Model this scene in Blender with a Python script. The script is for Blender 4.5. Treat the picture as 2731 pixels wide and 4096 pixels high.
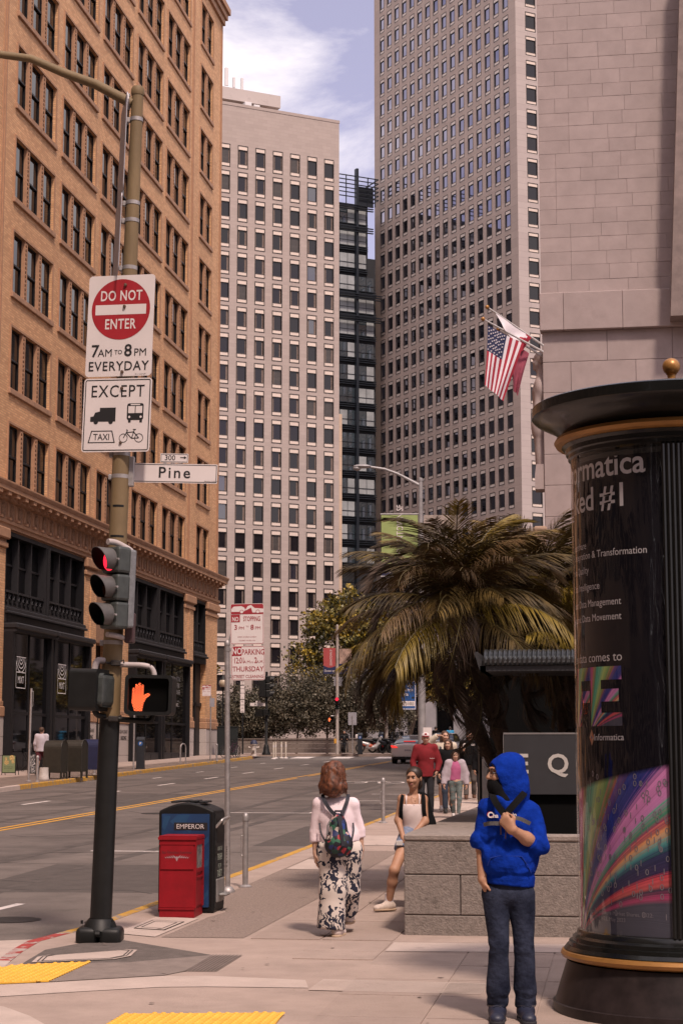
import bpy, bmesh, math, random
import numpy as np
from mathutils import Vector, Matrix
PI = math.pi
R = math.radians
for o in list(bpy.data.objects):
    bpy.data.objects.remove(o)
scn = bpy.context.scene
col = scn.collection
rng = random.Random(7)

# ---------------------------------------------------------------- camera
cd = bpy.data.cameras.new('camera')
cam = bpy.data.objects.new('camera', cd)
col.objects.link(cam)
cd.sensor_fit = 'VERTICAL'
cd.sensor_height = 36
cd.sensor_width = 24
cd.lens = 62.4
cd.clip_start = 0.1
cd.clip_end = 6000
cam.location = (0, 0, 2.08)
cam.rotation_euler = (R(90 + 7.756), 0, R(8.845))
scn.camera = cam

# ---------------------------------------------------------------- world, sun, exposure
SUN_AZ, SUN_EL = R(152), R(56)          # azimuth measured from +Y towards +X
w = bpy.data.worlds.new('World')
scn.world = w
w.use_nodes = True
nt = w.node_tree
nt.nodes.clear()
def N(nt, t, **kw):
    n = nt.nodes.new(t)
    for k, v in kw.items():
        if k in n.inputs.keys() if isinstance(k, str) else False:
            n.inputs[k].default_value = v
        else:
            setattr(n, k, v)
    return n
sky = N(nt, 'ShaderNodeTexSky')
sky.sky_type = 'NISHITA'
sky.sun_disc = False
sky.sun_elevation = SUN_EL
sky.sun_rotation = SUN_AZ
sky.air_density = 1.0
sky.dust_density = 2.0
sky.ozone_density = 2.5
tc = N(nt, 'ShaderNodeTexCoord')
mp = N(nt, 'ShaderNodeMapping')
mp.inputs['Scale'].default_value = (1, 1, 2.1)
mp.inputs['Location'].default_value = (0.082, 1.395, 0.955)
nz = N(nt, 'ShaderNodeTexNoise')
nz.inputs['Scale'].default_value = 3.4
nz.inputs['Detail'].default_value = 9
nz.inputs['Roughness'].default_value = 0.58
nz.inputs['Distortion'].default_value = 0.35
rp = N(nt, 'ShaderNodeValToRGB')
rp.color_ramp.elements[0].position = 0.42
rp.color_ramp.elements[0].color = (.20, .20, .20, 1)
rp.color_ramp.elements[1].position = 0.54
rp.color_ramp.elements[1].color = (1, 1, 1, 1)
mx = N(nt, 'ShaderNodeMix')
mx.data_type = 'RGBA'
mx.inputs[7].default_value = (15.5, 14.2, 14.6, 1)
bg = N(nt, 'ShaderNodeBackground')
bg.inputs['Strength'].default_value = 0.075
wo = N(nt, 'ShaderNodeOutputWorld')
L = nt.links.new
L(tc.outputs['Generated'], mp.inputs[0]); L(mp.outputs[0], nz.inputs['Vector'])
L(nz.outputs['Fac'], rp.inputs[0]); L(rp.outputs[0], mx.inputs[0])
tint = N(nt, 'ShaderNodeMix'); tint.data_type = 'RGBA'; tint.blend_type = 'MULTIPLY'; tint.inputs[0].default_value = 1; tint.inputs[7].default_value = (2.6, 1.72, 1.9, 1)   # warm camera white balance
L(sky.outputs[0], tint.inputs[6]); L(tint.outputs[2], mx.inputs[6]); L(mx.outputs[2], bg.inputs[0]); L(bg.outputs[0], wo.inputs[0])

sd = bpy.data.lights.new('sun', 'SUN')
sd.energy = 3.6
sd.angle = R(6)
sd.color = (1, .815, .695)
sun = bpy.data.objects.new('sun', sd)
col.objects.link(sun)
sdir = Vector((math.sin(SUN_AZ) * math.cos(SUN_EL), math.cos(SUN_AZ) * math.cos(SUN_EL), math.sin(SUN_EL)))
sun.rotation_euler = sdir.to_track_quat('Z', 'Y').to_euler()
sun.location = (20, -30, 60)

scn.view_settings.view_transform = 'Standard'
scn.view_settings.look = 'None'
scn.view_settings.gamma = 1
scn.view_settings.exposure = 0.12
scn.render.resolution_x = 682
scn.render.resolution_y = 1024

# ---------------------------------------------------------------- materials
MATS = {}
def mat(name, c, rough=.6, metal=0, var=.12, scale=6., bump=0., bscale=None, spec=.5, coat=0, emit=None, es=0, detail=5,
        c2=None, rvar=0, trans=0, wear=None, alpha=1, coords='Object', stretch=(1, 1, 1), ior=None, randv=0):
    if name in MATS:
        return MATS[name]
    m = bpy.data.materials.new(name)
    m.use_nodes = True
    t = m.node_tree
    b = t.nodes['Principled BSDF']
    b.inputs['Roughness'].default_value = rough
    b.inputs['Metallic'].default_value = metal
    b.inputs['Specular IOR Level'].default_value = spec
    b.inputs['Coat Weight'].default_value = coat
    b.inputs['Coat Roughness'].default_value = .05
    if trans: b.inputs['Transmission Weight'].default_value = trans
    if ior: b.inputs['IOR'].default_value = ior
    if emit:
        b.inputs['Emission Color'].default_value = (*emit, 1)
        b.inputs['Emission Strength'].default_value = es
    b.inputs['Base Color'].default_value = (*c, 1)
    lk = t.links.new
    if var or bump or c2 or wear or randv:
        tc = t.nodes.new('ShaderNodeTexCoord')
        mp = t.nodes.new('ShaderNodeMapping')
        mp.inputs['Scale'].default_value = stretch
        lk(tc.outputs[coords], mp.inputs[0])
        n = t.nodes.new('ShaderNodeTexNoise')
        n.inputs['Scale'].default_value = scale
        n.inputs['Detail'].default_value = detail
        n.inputs['Roughness'].default_value = .62
        lk(mp.outputs[0], n.inputs['Vector'])
        rp = t.nodes.new('ShaderNodeValToRGB')
        rp.color_ramp.elements[0].position = .32
        rp.color_ramp.elements[1].position = .68
        a = c; d = c2 or c
        rp.color_ramp.elements[0].color = (*[max(0, x * (1 - var)) for x in a], 1)
        rp.color_ramp.elements[1].color = (*[min(1, x * (1 + var)) for x in d], 1)
        lk(n.outputs['Fac'], rp.inputs[0])
        out = rp.outputs[0]
        if wear:   # (colour, scale, threshold): patches of another colour
            n2 = t.nodes.new('ShaderNodeTexNoise')
            n2.inputs['Scale'].default_value = wear[1]
            n2.inputs['Detail'].default_value = 8
            n2.inputs['Roughness'].default_value = .7
            lk(mp.outputs[0], n2.inputs['Vector'])
            r2 = t.nodes.new('ShaderNodeValToRGB')
            r2.color_ramp.elements[0].position = wear[2]
            r2.color_ramp.elements[1].position = wear[2] + (wear[3] if len(wear) > 3 else .06)
            lk(n2.outputs['Fac'], r2.inputs[0])
            mxn = t.nodes.new('ShaderNodeMix'); mxn.data_type = 'RGBA'
            lk(r2.outputs[0], mxn.inputs[0]); lk(out, mxn.inputs[6]); mxn.inputs[7].default_value = (*wear[0], 1)
            out = mxn.outputs[2]
        if randv:
            oi = t.nodes.new('ShaderNodeObjectInfo')
            mr = t.nodes.new('ShaderNodeMapRange')
            mr.inputs['To Min'].default_value = 1 - randv; mr.inputs['To Max'].default_value = 1 + randv
            lk(oi.outputs['Random'], mr.inputs[0])
            hs = t.nodes.new('ShaderNodeHueSaturation')
            lk(mr.outputs[0], hs.inputs['Value']); lk(out, hs.inputs['Color'])
            out = hs.outputs[0]
        lk(out, b.inputs['Base Color'])
        if rvar:
            mr = t.nodes.new('ShaderNodeMapRange')
            mr.inputs['To Min'].default_value = max(0, rough - rvar); mr.inputs['To Max'].default_value = min(1, rough + rvar)
            lk(n.outputs['Fac'], mr.inputs[0]); lk(mr.outputs[0], b.inputs['Roughness'])
        if bump:
            n3 = t.nodes.new('ShaderNodeTexNoise')
            n3.inputs['Scale'].default_value = bscale or scale * 8
            n3.inputs['Detail'].default_value = 4
            lk(mp.outputs[0], n3.inputs['Vector'])
            bp = t.nodes.new('ShaderNodeBump')
            bp.inputs['Strength'].default_value = bump
            bp.inputs['Distance'].default_value = .02
            lk(n3.outputs['Fac'], bp.inputs['Height']); lk(bp.outputs[0], b.inputs['Normal'])
    MATS[name] = m
    return m

# ---------------------------------------------------------------- mesh helpers
class MB:
    """collects shapes and builds ONE mesh object"""
    def __init__(s):
        s.v = []; s.f = []; s.m = []
    def add(s, vs, fs, mi=0):
        o = len(s.v)
        s.v.extend([tuple(p) for p in vs]); s.f.extend([tuple(i + o for i in f) for f in fs]); s.m.extend([mi] * len(fs))
        return s
    def box(s, x0, x1, y0, y1, z0, z1, mi=0):
        vs = [(x, y, z) for z in (z0, z1) for y in (y0, y1) for x in (x0, x1)]
        return s.add(vs, [(0, 2, 3, 1), (4, 5, 7, 6), (0, 1, 5, 4), (2, 6, 7, 3), (0, 4, 6, 2), (1, 3, 7, 5)], mi)
    def bbox(s, x0, x1, y0, y1, z0, z1, b=.01, mi=0, seg=1):
        """box with bevelled edges"""
        bm = bmesh.new()
        vs = [bm.verts.new((x, y, z)) for z in (z0, z1) for y in (y0, y1) for x in (x0, x1)]
        for f in [(0, 2, 3, 1), (4, 5, 7, 6), (0, 1, 5, 4), (2, 6, 7, 3), (0, 4, 6, 2), (1, 3, 7, 5)]:
            bm.faces.new([vs[i] for i in f])
        bmesh.ops.bevel(bm, geom=bm.edges[:], offset=b, segments=seg, profile=.5, affect='EDGES')
        bm.verts.index_update()
        s.add([v.co[:] for v in bm.verts], [[v.index for v in f.verts] for f in bm.faces], mi)
        bm.free()
        return s
    def tube(s, pts, rad, n=8, mi=0, cap=True, flat=1.0):
        pts = [Vector(p) for p in pts]
        if not hasattr(rad, '__len__'): rad = [rad] * len(pts)
        vs = []; fs = []
        d0 = (pts[1] - pts[0]).normalized()
        ref = Vector((0, 0, 1)) if abs(d0.z) < .9 else Vector((1, 0, 0))
        a = d0.cross(ref).normalized()
        for i, p in enumerate(pts):
            if i == 0: d = pts[1] - pts[0]
            elif i == len(pts) - 1: d = pts[-1] - pts[-2]
            else: d = pts[i + 1] - pts[i - 1]
            d.normalize()
            a = (a - d * a.dot(d)).normalized()
            b = d.cross(a)
            for k in range(n):
                t = 2 * PI * k / n
                vs.append(p + (a * math.cos(t) + b * math.sin(t) * flat) * rad[i])
        for i in range(len(pts) - 1):
            for k in range(n):
                k2 = (k + 1) % n
                fs.append((i * n + k, i * n + k2, (i + 1) * n + k2, (i + 1) * n + k))
        if cap:
            fs.append(tuple(range(n - 1, -1, -1))); fs.append(tuple(range((len(pts) - 1) * n, len(pts) * n)))
        return s.add(vs, fs, mi)
    def lathe(s, prof, n=24, mi=0, c=(0, 0, 0), a0=0, a1=2 * PI, axis='Z'):
        full = abs(a1 - a0) > 2 * PI - 1e-4
        cnt = n if full else n + 1
        vs = []; fs = []
        for r, z in prof:
            for k in range(cnt):
                t = a0 + (a1 - a0) * k / n
                p = (r * math.cos(t), r * math.sin(t), z)
                if axis == 'Y': p = (p[0], p[2], p[1])
                if axis == 'X': p = (p[2], p[0], p[1])
                vs.append((p[0] + c[0], p[1] + c[1], p[2] + c[2]))
        for i in range(len(prof) - 1):
            for k in range(n):
                k2 = (k + 1) % cnt
                if not full and k == n: continue
                q = (i * cnt + k, i * cnt + k2, (i + 1) * cnt + k2, (i + 1) * cnt + k)
                fs.append(q)
        return s.add(vs, fs, mi)
    def prism(s, poly, d0, d1, plane='XZ', mi=0):
        """extrude a 2d polygon; plane XZ extrudes along Y, XY along Z, YZ along X"""
        def P(u, v, d):
            return {'XZ': (u, d, v), 'XY': (u, v, d), 'YZ': (d, u, v)}[plane]
        n = len(poly)
        vs = [P(u, v, d0) for u, v in poly] + [P(u, v, d1) for u, v in poly]
        fs = [tuple(range(n)), tuple(range(2 * n - 1, n - 1, -1))]
        fs += [(i, i + n, (i + 1) % n + n, (i + 1) % n) for i in range(n)]
        return s.add(vs, fs, mi)
    def ell(s, c, r, n=14, m=8, mi=0):
        vs = []; fs = []
        for i in range(m + 1):
            ph = -PI / 2 + PI * i / m
            for k in range(n):
                t = 2 * PI * k / n
                vs.append((c[0] + r[0] * math.cos(ph) * math.cos(t), c[1] + r[1] * math.cos(ph) * math.sin(t), c[2] + r[2] * math.sin(ph)))
        for i in range(m):
            for k in range(n):
                fs.append((i * n + k, i * n + (k + 1) % n, (i + 1) * n + (k + 1) % n, (i + 1) * n + k))
        return s.add(vs, fs, mi)
    def xf(s, M, start=0):
        for i in range(start, len(s.v)):
            s.v[i] = tuple(M @ Vector(s.v[i]))
        return s
    def mesh(s, name, mats, smooth=False):
        me = bpy.data.meshes.new(name)
        me.from_pydata(s.v, [], s.f)
        if not isinstance(mats, (list, tuple)): mats = [mats]
        for m in mats: me.materials.append(m)
        me.polygons.foreach_set('material_index', s.m)
        if smooth:
            me.polygons.foreach_set('use_smooth', [True] * len(me.polygons))
        bm = bmesh.new(); bm.from_mesh(me)
        bmesh.ops.remove_doubles(bm, verts=bm.verts, dist=1e-5)
        bmesh.ops.recalc_face_normals(bm, faces=bm.faces)
        bm.to_mesh(me); bm.free()
        if smooth:
            try: me.set_sharp_from_angle(angle=R(40))
            except Exception: pass
        me.update()
        return me
    def build(s, name, mats, parent=None, smooth=False, loc=None, rz=0):
        return obj(name, s.mesh(name, mats, smooth), parent, loc, rz)

def obj(name, me, parent=None, loc=None, rz=0):
    o = bpy.data.objects.new(name, me)
    col.objects.link(o)
    if parent: o.parent = parent
    if loc: o.location = loc
    if rz: o.rotation_euler = (0, 0, rz)
    return o
def tag(o, label=None, cat=None, group=None, kind=None):
    if label: o['label'] = label
    if cat: o['category'] = cat
    if group: o['group'] = group
    if kind: o['kind'] = kind
    return o
def thing(name, label, cat, loc=(0, 0, 0), rz=0, group=None):
    o = bpy.data.objects.new(name, None)
    col.objects.link(o)
    o.location = loc
    o.rotation_euler = (0, 0, rz)
    o.empty_display_size = .2
    return tag(o, label, cat, group)
def copy_tree(o, parent=None):
    c = o.copy()
    col.objects.link(c)
    c.parent = parent
    for ch in list(o.children):
        copy_tree(ch, c)
    return c
def dup(root, loc, rz, label=None, sc=None):
    c = copy_tree(root)
    c.location = loc
    c.rotation_euler = (0, 0, rz)
    if sc: c.scale = (sc, sc, sc)
    if label: c['label'] = label
    return c
SLOPE = .0175
def gz(y, side=0.):
    """height of the ground at street distance y"""
    return SLOPE * min(max(y, -30), 112) + side
SW = .15     # sidewalk above the road

# lettering: text as flat mesh in the XZ plane, facing -Y
_TX = {}
def txt(body, size=1., bold=0., align='CENTER', space=1., sx=1.):
    k = (body, bold, align, space)
    if k not in _TX:
        cu = bpy.data.curves.new('lettering', 'FONT')
        cu.body = body
        cu.size = 1
        cu.align_x = align
        cu.space_character = space
        cu.offset = bold
        cu.resolution_u = 3
        ob = bpy.data.objects.new('lettering', cu)
        col.objects.link(ob)
        me = bpy.data.meshes.new_from_object(ob)
        _TX[k] = ([v.co[:2] for v in me.vertices], [tuple(p.vertices) for p in me.polygons])
        bpy.data.objects.remove(ob)
        bpy.data.meshes.remove(me)
        bpy.data.curves.remove(cu)
    v, f = _TX[k]
    return [(x * size * sx, y * size) for x, y in v], f
def letter(mb, body, x, z, size, y=0., mi=0, bold=.0, align='CENTER', space=1., sx=1., fn=None):
    if 'M' in body or 'W' in body: bold = 0
    v, f = txt(body, size, bold, align, space, sx)
    if fn: mb.add([fn(a + x, b + z) for a, b in v], f, mi)
    else: mb.add([(a + x, y, b + z) for a, b in v], f, mi)
    return mb
def rrect(x0, x1, z0, z1, r, n=5):
    p = []
    for cx, cz, a in ((x1 - r, z1 - r, 0), (x0 + r, z1 - r, 90), (x0 + r, z0 + r, 180), (x1 - r, z0 + r, 270)):
        for i in range(n + 1):
            t = R(a + 90 * i / n)
            p.append((cx + r * math.cos(t), cz + r * math.sin(t)))
    return p
def ring2d(mb, outer, inner, y, mi=0):
    n = len(outer)
    mb.add([(a, y, b) for a, b in outer] + [(a, y, b) for a, b in inner], [(i, (i + 1) % n, n + (i + 1) % n, n + i) for i in range(n)], mi)
def disc2d(mb, cx, cz, r, y, mi=0, n=32):
    mb.add([(cx + r * math.cos(2 * PI * i / n), y, cz + r * math.sin(2 * PI * i / n)) for i in range(n)], [tuple(range(n))], mi)
def poly2d(mb, pts, y, mi=0):
    mb.add([(a, y, b) for a, b in pts], [tuple(range(len(pts)))], mi)
# ================================================================ SETTING: ground
M_asph = mat('asphalt', (.088, .073, .066), .9, var=.25, scale=.7, bump=.6, bscale=60, c2=(.118, .098, .088), wear=((.066, .055, .05), .35, .56, .08), detail=12)
M_conc = mat('sidewalk concrete', (.325, .25, .212), .9, var=.14, scale=2.2, bump=.35, bscale=70, wear=((.21, .158, .133), 1.1, .56, .2), detail=10, randv=.05)
M_conc2 = mat('pale concrete', (.44, .355, .31), .9, var=.1, scale=3, bump=.3, bscale=70, detail=8, wear=((.30, .245, .215), 2.5, .6, .15))
M_kerb = mat('granite kerb', (.27, .23, .205), .85, var=.2, scale=5, bump=.3, bscale=50)
M_patch = mat('dark asphalt patch', (.115, .095, .085), .95, var=.2, scale=9, bump=.6, bscale=90)
M_rough = mat('rough aggregate', (.235, .18, .152), .95, var=.3, scale=55, bump=.8, bscale=60, detail=4)
M_brownp = mat('brown concrete', (.205, .165, .145), .92, var=.14, scale=8, bump=.4, bscale=80)
M_yel = mat('yellow kerb paint', (.46, .25, .035), .8, var=.15, scale=5, wear=((.23, .19, .165), 4, .52, .06), bump=.2)
M_yline = mat('yellow road paint', (.55, .28, .03), .75, var=.12, scale=5, wear=((.09, .08, .075), 3, .60, .06))
M_wline = mat('white road paint', (.62, .56, .53), .75, var=.1, scale=5, wear=((.11, .10, .095), 2.6, .56, .08))
M_red = mat('red kerb paint', (.28, .035, .03), .8, var=.2, scale=4, wear=((.36, .29, .26), 3.5, .50, .03))
M_tact = mat('yellow tactile plastic', (.72, .40, .045), .6, var=.10, scale=6, bump=.1)

ys = [-300, -30, 0, 10, 20, 40, 60, 80, 100, 112, 130, 400, 3000]
b = MB()
for i in range(len(ys) - 1):
    a, c = ys[i], ys[i + 1]
    b.add([(-900, a, gz(a)), (900, a, gz(a)), (900, c, gz(c)), (-900, c, gz(c))], [(0, 1, 2, 3)])
road = tag(b.build('road', M_asph), 'dark grey asphalt road between the two kerbs', 'road', kind='structure')

def kxL(y):      # left kerb line
    return -18.62 - (y - 52.3) * .0491
def strip(mb, pts, w, h=0.004, side=0., mi=0):
    """flat stripe along (x, y) points"""
    for i in range(len(pts) - 1):
        a, c = Vector(pts[i]), Vector(pts[i + 1])
        d = (c - a).normalized(); n = Vector((-d.y, d.x)) * w / 2
        q = [a - n, a + n, c + n, c - n]
        mb.add([(p.x, p.y, gz(p.y, side) + h) for p in q], [(0, 1, 2, 3)], mi)
def flat(name, pts, m, h, parent=None, thick=0, side=SW):
    mb = MB()
    n = len(pts)
    vs = [(x, y, gz(y, side) + h) for x, y in pts]
    if thick:
        vs2 = [(x, y, gz(y, side) + h - thick) for x, y in pts]
        mb.add(vs + vs2, [tuple(range(n))] + [(i, (i + 1) % n, (i + 1) % n + n, i + n) for i in range(n)])
    else:
        mb.add(vs, [tuple(range(n))])
    return mb.build(name, m, parent)

# lane markings (children of the road)
def marking(name, segs, w, m):
    for pts in segs:
        mb = MB(); strip(mb, pts, w); mb.build(name, m, road)
marking('centre_line', [[(-12.0, -20), (-12.0, 60)], [(-12.25, -20), (-12.25, 60)]], .11, M_yline)
marking('centre_line', [[(-12.05, 60 + 9 * k), (-12.05, 66.5 + 9 * k)] for k in range(4)] + [[(-12.28, 60), (-12.28, 101)]], .10, M_yline)
marking('lane_dash', [[(-15.2 - .006 * (y - 40), y), (-15.2 - .006 * (y - 40), y + 2.2)] for y in (30, 37.2, 44.5, 51.5, 58.5, 65.5, 72.5, 79.5, 86.5, 93.5)], .12, M_wline)
marking('lane_dash', [[(-17.0 - .03 * (y - 50), y), (-17.0 - .03 * (y - 50), y + 1.3)] for y in (66, 74, 82, 90)], .12, M_wline)
marking('bay_mark', [[(-7.1, 17.9), (-6.9, 20.2)], [(-8.6, 19.4), (-7.0, 19.05)], [(-7.1, 28.6), (-7.1, 29.8)], [(-8.6, 28.6), (-7.1, 28.6)], [(-7.1, 41), (-7.1, 42)], [(-9.2, 41), (-7.1, 41)], [(-7.2, 52), (-4.9, 52)], [(-7.2, 47.5), (-5.0, 47.5)]], .12, M_wline)
for k, x in enumerate((-18.6, -16.2, -13.6, -11.0, -8.4)):
    mb = MB(); strip(mb, [(x, 103.3), (x - .3, 107.8)], 1.15); mb.build('crosswalk_bar', M_wline, road)
mb = MB(); strip(mb, [(-19.4, 101.6), (-6, 101.6)], .3); mb.build('stop_line', M_wline, road)
mb = MB(); strip(mb, [(-11.6, 79), (-5.5, 79)], .35); mb.build('patch_seam', mat('road seam', (.125, .11, .105), .9, var=.2, scale=3), road)
# bicycle mark, two rings and a frame
mb = MB()
for cx in (-9.2, -7.9):
    for k in range(20):
        a0, a1 = 2 * PI * k / 20, 2 * PI * (k + 1) / 20
        strip(mb, [(cx + .42 * math.cos(a0), 62 + 1.0 * math.sin(a0)), (cx + .42 * math.cos(a1), 62 + 1.0 * math.sin(a1))], .09, h=.004)
strip(mb, [(-9.2, 62), (-8.6, 63.3), (-7.9, 62)], .09)
mb.build('bicycle_symbol', M_wline, road)
# manhole covers and tar cracks
M_iron = mat('cast iron', (.035, .03, .028), .75, .3, var=.25, scale=20, bump=.3)
for x, y, r in ((-6.45, 18.55, .3), (-5.4, 18.45, .17), (-10.6, 40.5, .36), (-13.6, 33, .35)):
    mb = MB(); mb.add([(x + r * math.cos(t * PI / 12), y + r * math.sin(t * PI / 12), gz(y + r * math.sin(t * PI / 12)) + .005) for t in range(24)], [tuple(range(24))])
    mb.lathe([(r, .005), (r + .03, .006)], 24, c=(x, y, gz(y))); mb.build('manhole_cover', M_iron, road)
for x, y, w_, h_, mm in ((-8.2, 21.5, 2.6, 4.5, M_patch), (-14.5, 44, 2.2, 7, M_patch), (-9.5, 36, 1.6, 5, M_patch), (-6.2, 30, 1.5, 6, M_patch), (-16.2, 60, 1.4, 9, M_patch), (-10, 55, 2, 8, M_patch)):
    flat('asphalt_patch', [(x, y), (x + w_, y + .2), (x + w_ * .96, y + h_), (x - .1, y + h_ * .97)], mat('newer asphalt patch', (.074, .062, .056), .92, var=.15, scale=4, bump=.4, bscale=70), .002, road, side=0)
flat('asphalt_patch', [(-30, 20.5), (-9.4, 24.2), (-8.65, 27.7), (-8.5, 32.5), (-8.2, 37), (-6.8, 38), (-4.92, 36), (-5.0, 24), (-5.2, 17.2), (-5.95, 16.8), (-8, 16.3), (-30, 14)], mat('sun-bleached asphalt', (.135, .112, .10), .93, var=.22, scale=1.6, bump=.7, bscale=45, detail=10, wear=((.10, .083, .073), .8, .55, .15)), .0016, road, side=0)
for x, w_ in ((-7.6, .22), (-9.2, .22), (-13.2, .2), (-16.0, .22)):
    mb = MB(); strip(mb, [(x + .1 * math.sin(y * .2), y) for y in range(17, 70, 3)], w_, h=.0026); mb.build('tyre_track', mat('rubber-darkened asphalt', (.07, .059, .053), .8, var=.3, scale=2.5), road)
M_tar = mat('tar crack filler', (.03, .027, .026), .8, var=.1)
rr = random.Random(3)
mb = MB()
for k in range(46):
    x, y = rr.uniform(-17, -6), rr.uniform(17, 70)
    pts = [(x, y)]
    for j in range(6):
        x += rr.uniform(.2, .9); y += rr.uniform(-.5, .5)
        pts.append((x, y))
    strip(mb, pts, rr.uniform(.015, .04), h=.003)
tag(mb.build('tar_crack', M_tar, road), kind='stuff')

# right pavement --------------------------------------------------------------
kr = [(-4.87, 101), (-4.87, 39), (-4.97, 24), (-5.12, 17), (-5.22, 16.2)]
corner = [(-5.30, 15.6), (-5.22, 14.9), (-5.1, 14.2), (-4.98, 13.6), (-4.85, 12.6), (-4.6, 11.0), (-4.2, 9)]
edge = kr + corner
mb = MB()
out = edge + [(-2.6, 4), (30, 2)]
pts = [(x, y) for x, y in edge]
for i in range(len(pts) - 1):
    (x0, y0), (x1, y1) = pts[i], pts[i + 1]
    mb.add([(x0 + .16, y0, gz(y0, SW)), (30, y0, gz(y0, SW)), (30, y1, gz(y1, SW)), (x1 + .16, y1, gz(y1, SW))], [(0, 1, 2, 3)])
mb.add([(30, 101, gz(101, SW)), (-4.71, 101, gz(101, SW)), (-4.71, 101, gz(101) - .1), (30, 101, gz(101) - .1)], [(0, 1, 2, 3)])
mb.add([(30, 9, gz(9, SW)), (-4.04, 9, gz(9, SW)), (-4.04, 9, gz(9) - .1), (30, 9, gz(9) - .1)], [(0, 1, 2, 3)])
pave_r = tag(mb.build('sidewalk', M_conc), 'pinkish concrete sidewalk on the right under the walkers and planter', 'sidewalk', kind='structure')
def kerb(pts, m, parent, inward, name='kerb', top=SW, slope_end=None):
    """kerb stones along points: top .16 wide, face down to the road"""
    for i in range(len(pts) - 1):
        mb = MB()
        (x0, y0), (x1, y1) = pts[i], pts[i + 1]
        d = .16 * inward
        for (xa, ya, xb, yb) in ((x0, y0, x1, y1),):
            A = [(xa, ya, gz(ya) - .1), (xa + .02 * inward, ya, gz(ya, top) - .02), (xa + .04 * inward, ya, gz(ya, top) + .002), (xa + d, ya, gz(ya, top) + .002)]
            B = [(xb, yb, gz(yb) - .1), (xb + .02 * inward, yb, gz(yb, top) - .02), (xb + .04 * inward, yb, gz(yb, top) + .002), (xb + d, yb, gz(yb, top) + .002)]
            mb.add(A + B, [(0, 1, 5, 4), (1, 2, 6, 5), (2, 3, 7, 6)])
        mb.build(name, m, parent)
kerb(kr, M_yel, pave_r, 1)
kerb([(-5.22, 16.2), (-5.30, 15.6), (-5.22, 14.9), (-5.12, 14.3)], M_red, pave_r, 1)
kerb([(-5.12, 14.3), (-4.98, 13.6), (-4.85, 12.6), (-4.6, 11.0), (-4.2, 9)], M_conc2, pave_r, 1)
# gutter apron by the corner
flat('gutter_apron', [(-8, 16.3), (-5.95, 16.75), (-5.25, 17.1), (-5.26, 15.6), (-5.15, 14.2), (-4.8, 12.6), (-4.4, 10), (-8, 10)], M_conc2, .006, road, side=0)
# paving pieces, each its own
flat('paving_patch', [(-4.79, 13.99), (-4.9, 15.0), (-4.75, 15.45), (-4.41, 15.74), (-3.4, 14.85), (-3.97, 14.31)], M_patch, .004, pave_r)
flat('paving_patch', [(-4.27, 13.17), (-4.27, 14.24), (-3.97, 14.31), (-3.4, 14.85), (-3.4, 13.86), (-3.5, 13.63)], M_brownp, .005, pave_r)
flat('paving_patch', [(-4.14, 16.01), (-4.1, 17.65), (-4.03, 18.21), (-4.45, 19.6), (-4.45, 27), (-3.33, 27), (-3.33, 19.74), (-3.39, 16.05)], M_rough, .004, pave_r)
flat('paving_patch', [(-4.64, 16.25), (-4.62, 17.65), (-4.16, 17.55), (-4.2, 16.01)], M_conc2, .006, pave_r)
flat('paving_patch', [(-4.4, 23.5), (-4.4, 25.2), (-3.9, 25.2), (-3.9, 23.5)], M_conc2, .008, pave_r)
flat('paving_patch', [(-4.62, 28.2), (-4.62, 30.6), (-3.4, 30.6), (-3.4, 28.2)], M_conc2, .006, pave_r)
flat('paving_patch', [(-4.62, 39.5), (-4.62, 44), (-2.2, 44), (-2.2, 39.5)], M_conc2, .006, pave_r)
bt = [(-4.72, 12.9), (-4.26, 13.13), (-3.5, 13.59), (-3.16, 13.65), (-2.38, 13.53)]
bb = [(-4.6, 12.3), (-3.91, 12.73), (-3.38, 13.03), (-3.04, 13.1), (-2.29, 13.14)]
flat('paving_band', bt + bb[::-1], M_conc2, .004, pave_r)
flat('paving_band', [(-4.62, 12.25), (-4.2, 12.0), (-3.9, 11.65), (-3.6, 11.2), (-3.4, 10.4), (-4.4, 10.4)], M_conc2, .004, pave_r)
# grooved strips
for base, dx, dy, n, m in (((-3.4, 13.86), (0, .99), (.262, .02), 9, M_brownp), ((-2.25, 13.55), (1.25, -.05), (-.02, -.55), 10, M_conc2)):
    for k in range(n):
        x, y = base[0] + dy[0] * k / n, base[1] + dy[1] * k / n
        wx, wy = dy[0] / n * .62, dy[1] / n * .62
        flat('groove_bar', [(x, y), (x + dx[0], y + dx[1]), (x + dx[0] + wx, y + dx[1] + wy), (x + wx, y + wy)], m, .009, pave_r)
# utility covers
def cover(pts, rings, m1, m2):
    o = flat('utility_cover', pts, m1, .011, pave_r)
    cx = sum(p[0] for p in pts) / len(pts); cy = sum(p[1] for p in pts) / len(pts)
    for s in rings:
        q = [(cx + (x - cx) * s, cy + (y - cy) * s) for x, y in pts]
        mb = MB(); strip(mb, q + q[:1], .012, h=.0135, side=SW); mb.build('cover_seam', m2, o)
M_seam = mat('dark joint', (.05, .042, .038), .95, var=.1)
cover([(-4.74, 14.16), (-4.80, 14.5), (-4.75, 14.62), (-4.2, 15.08), (-4.1, 15.05), (-4.05, 14.66), (-4.13, 14.44)], (.9, .82), M_conc2, M_seam)
cover([(-4.56, 16.6), (-4.56, 17.3), (-4.22, 17.2), (-4.24, 16.5)], (.98, .7), M_conc2, M_seam)
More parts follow.
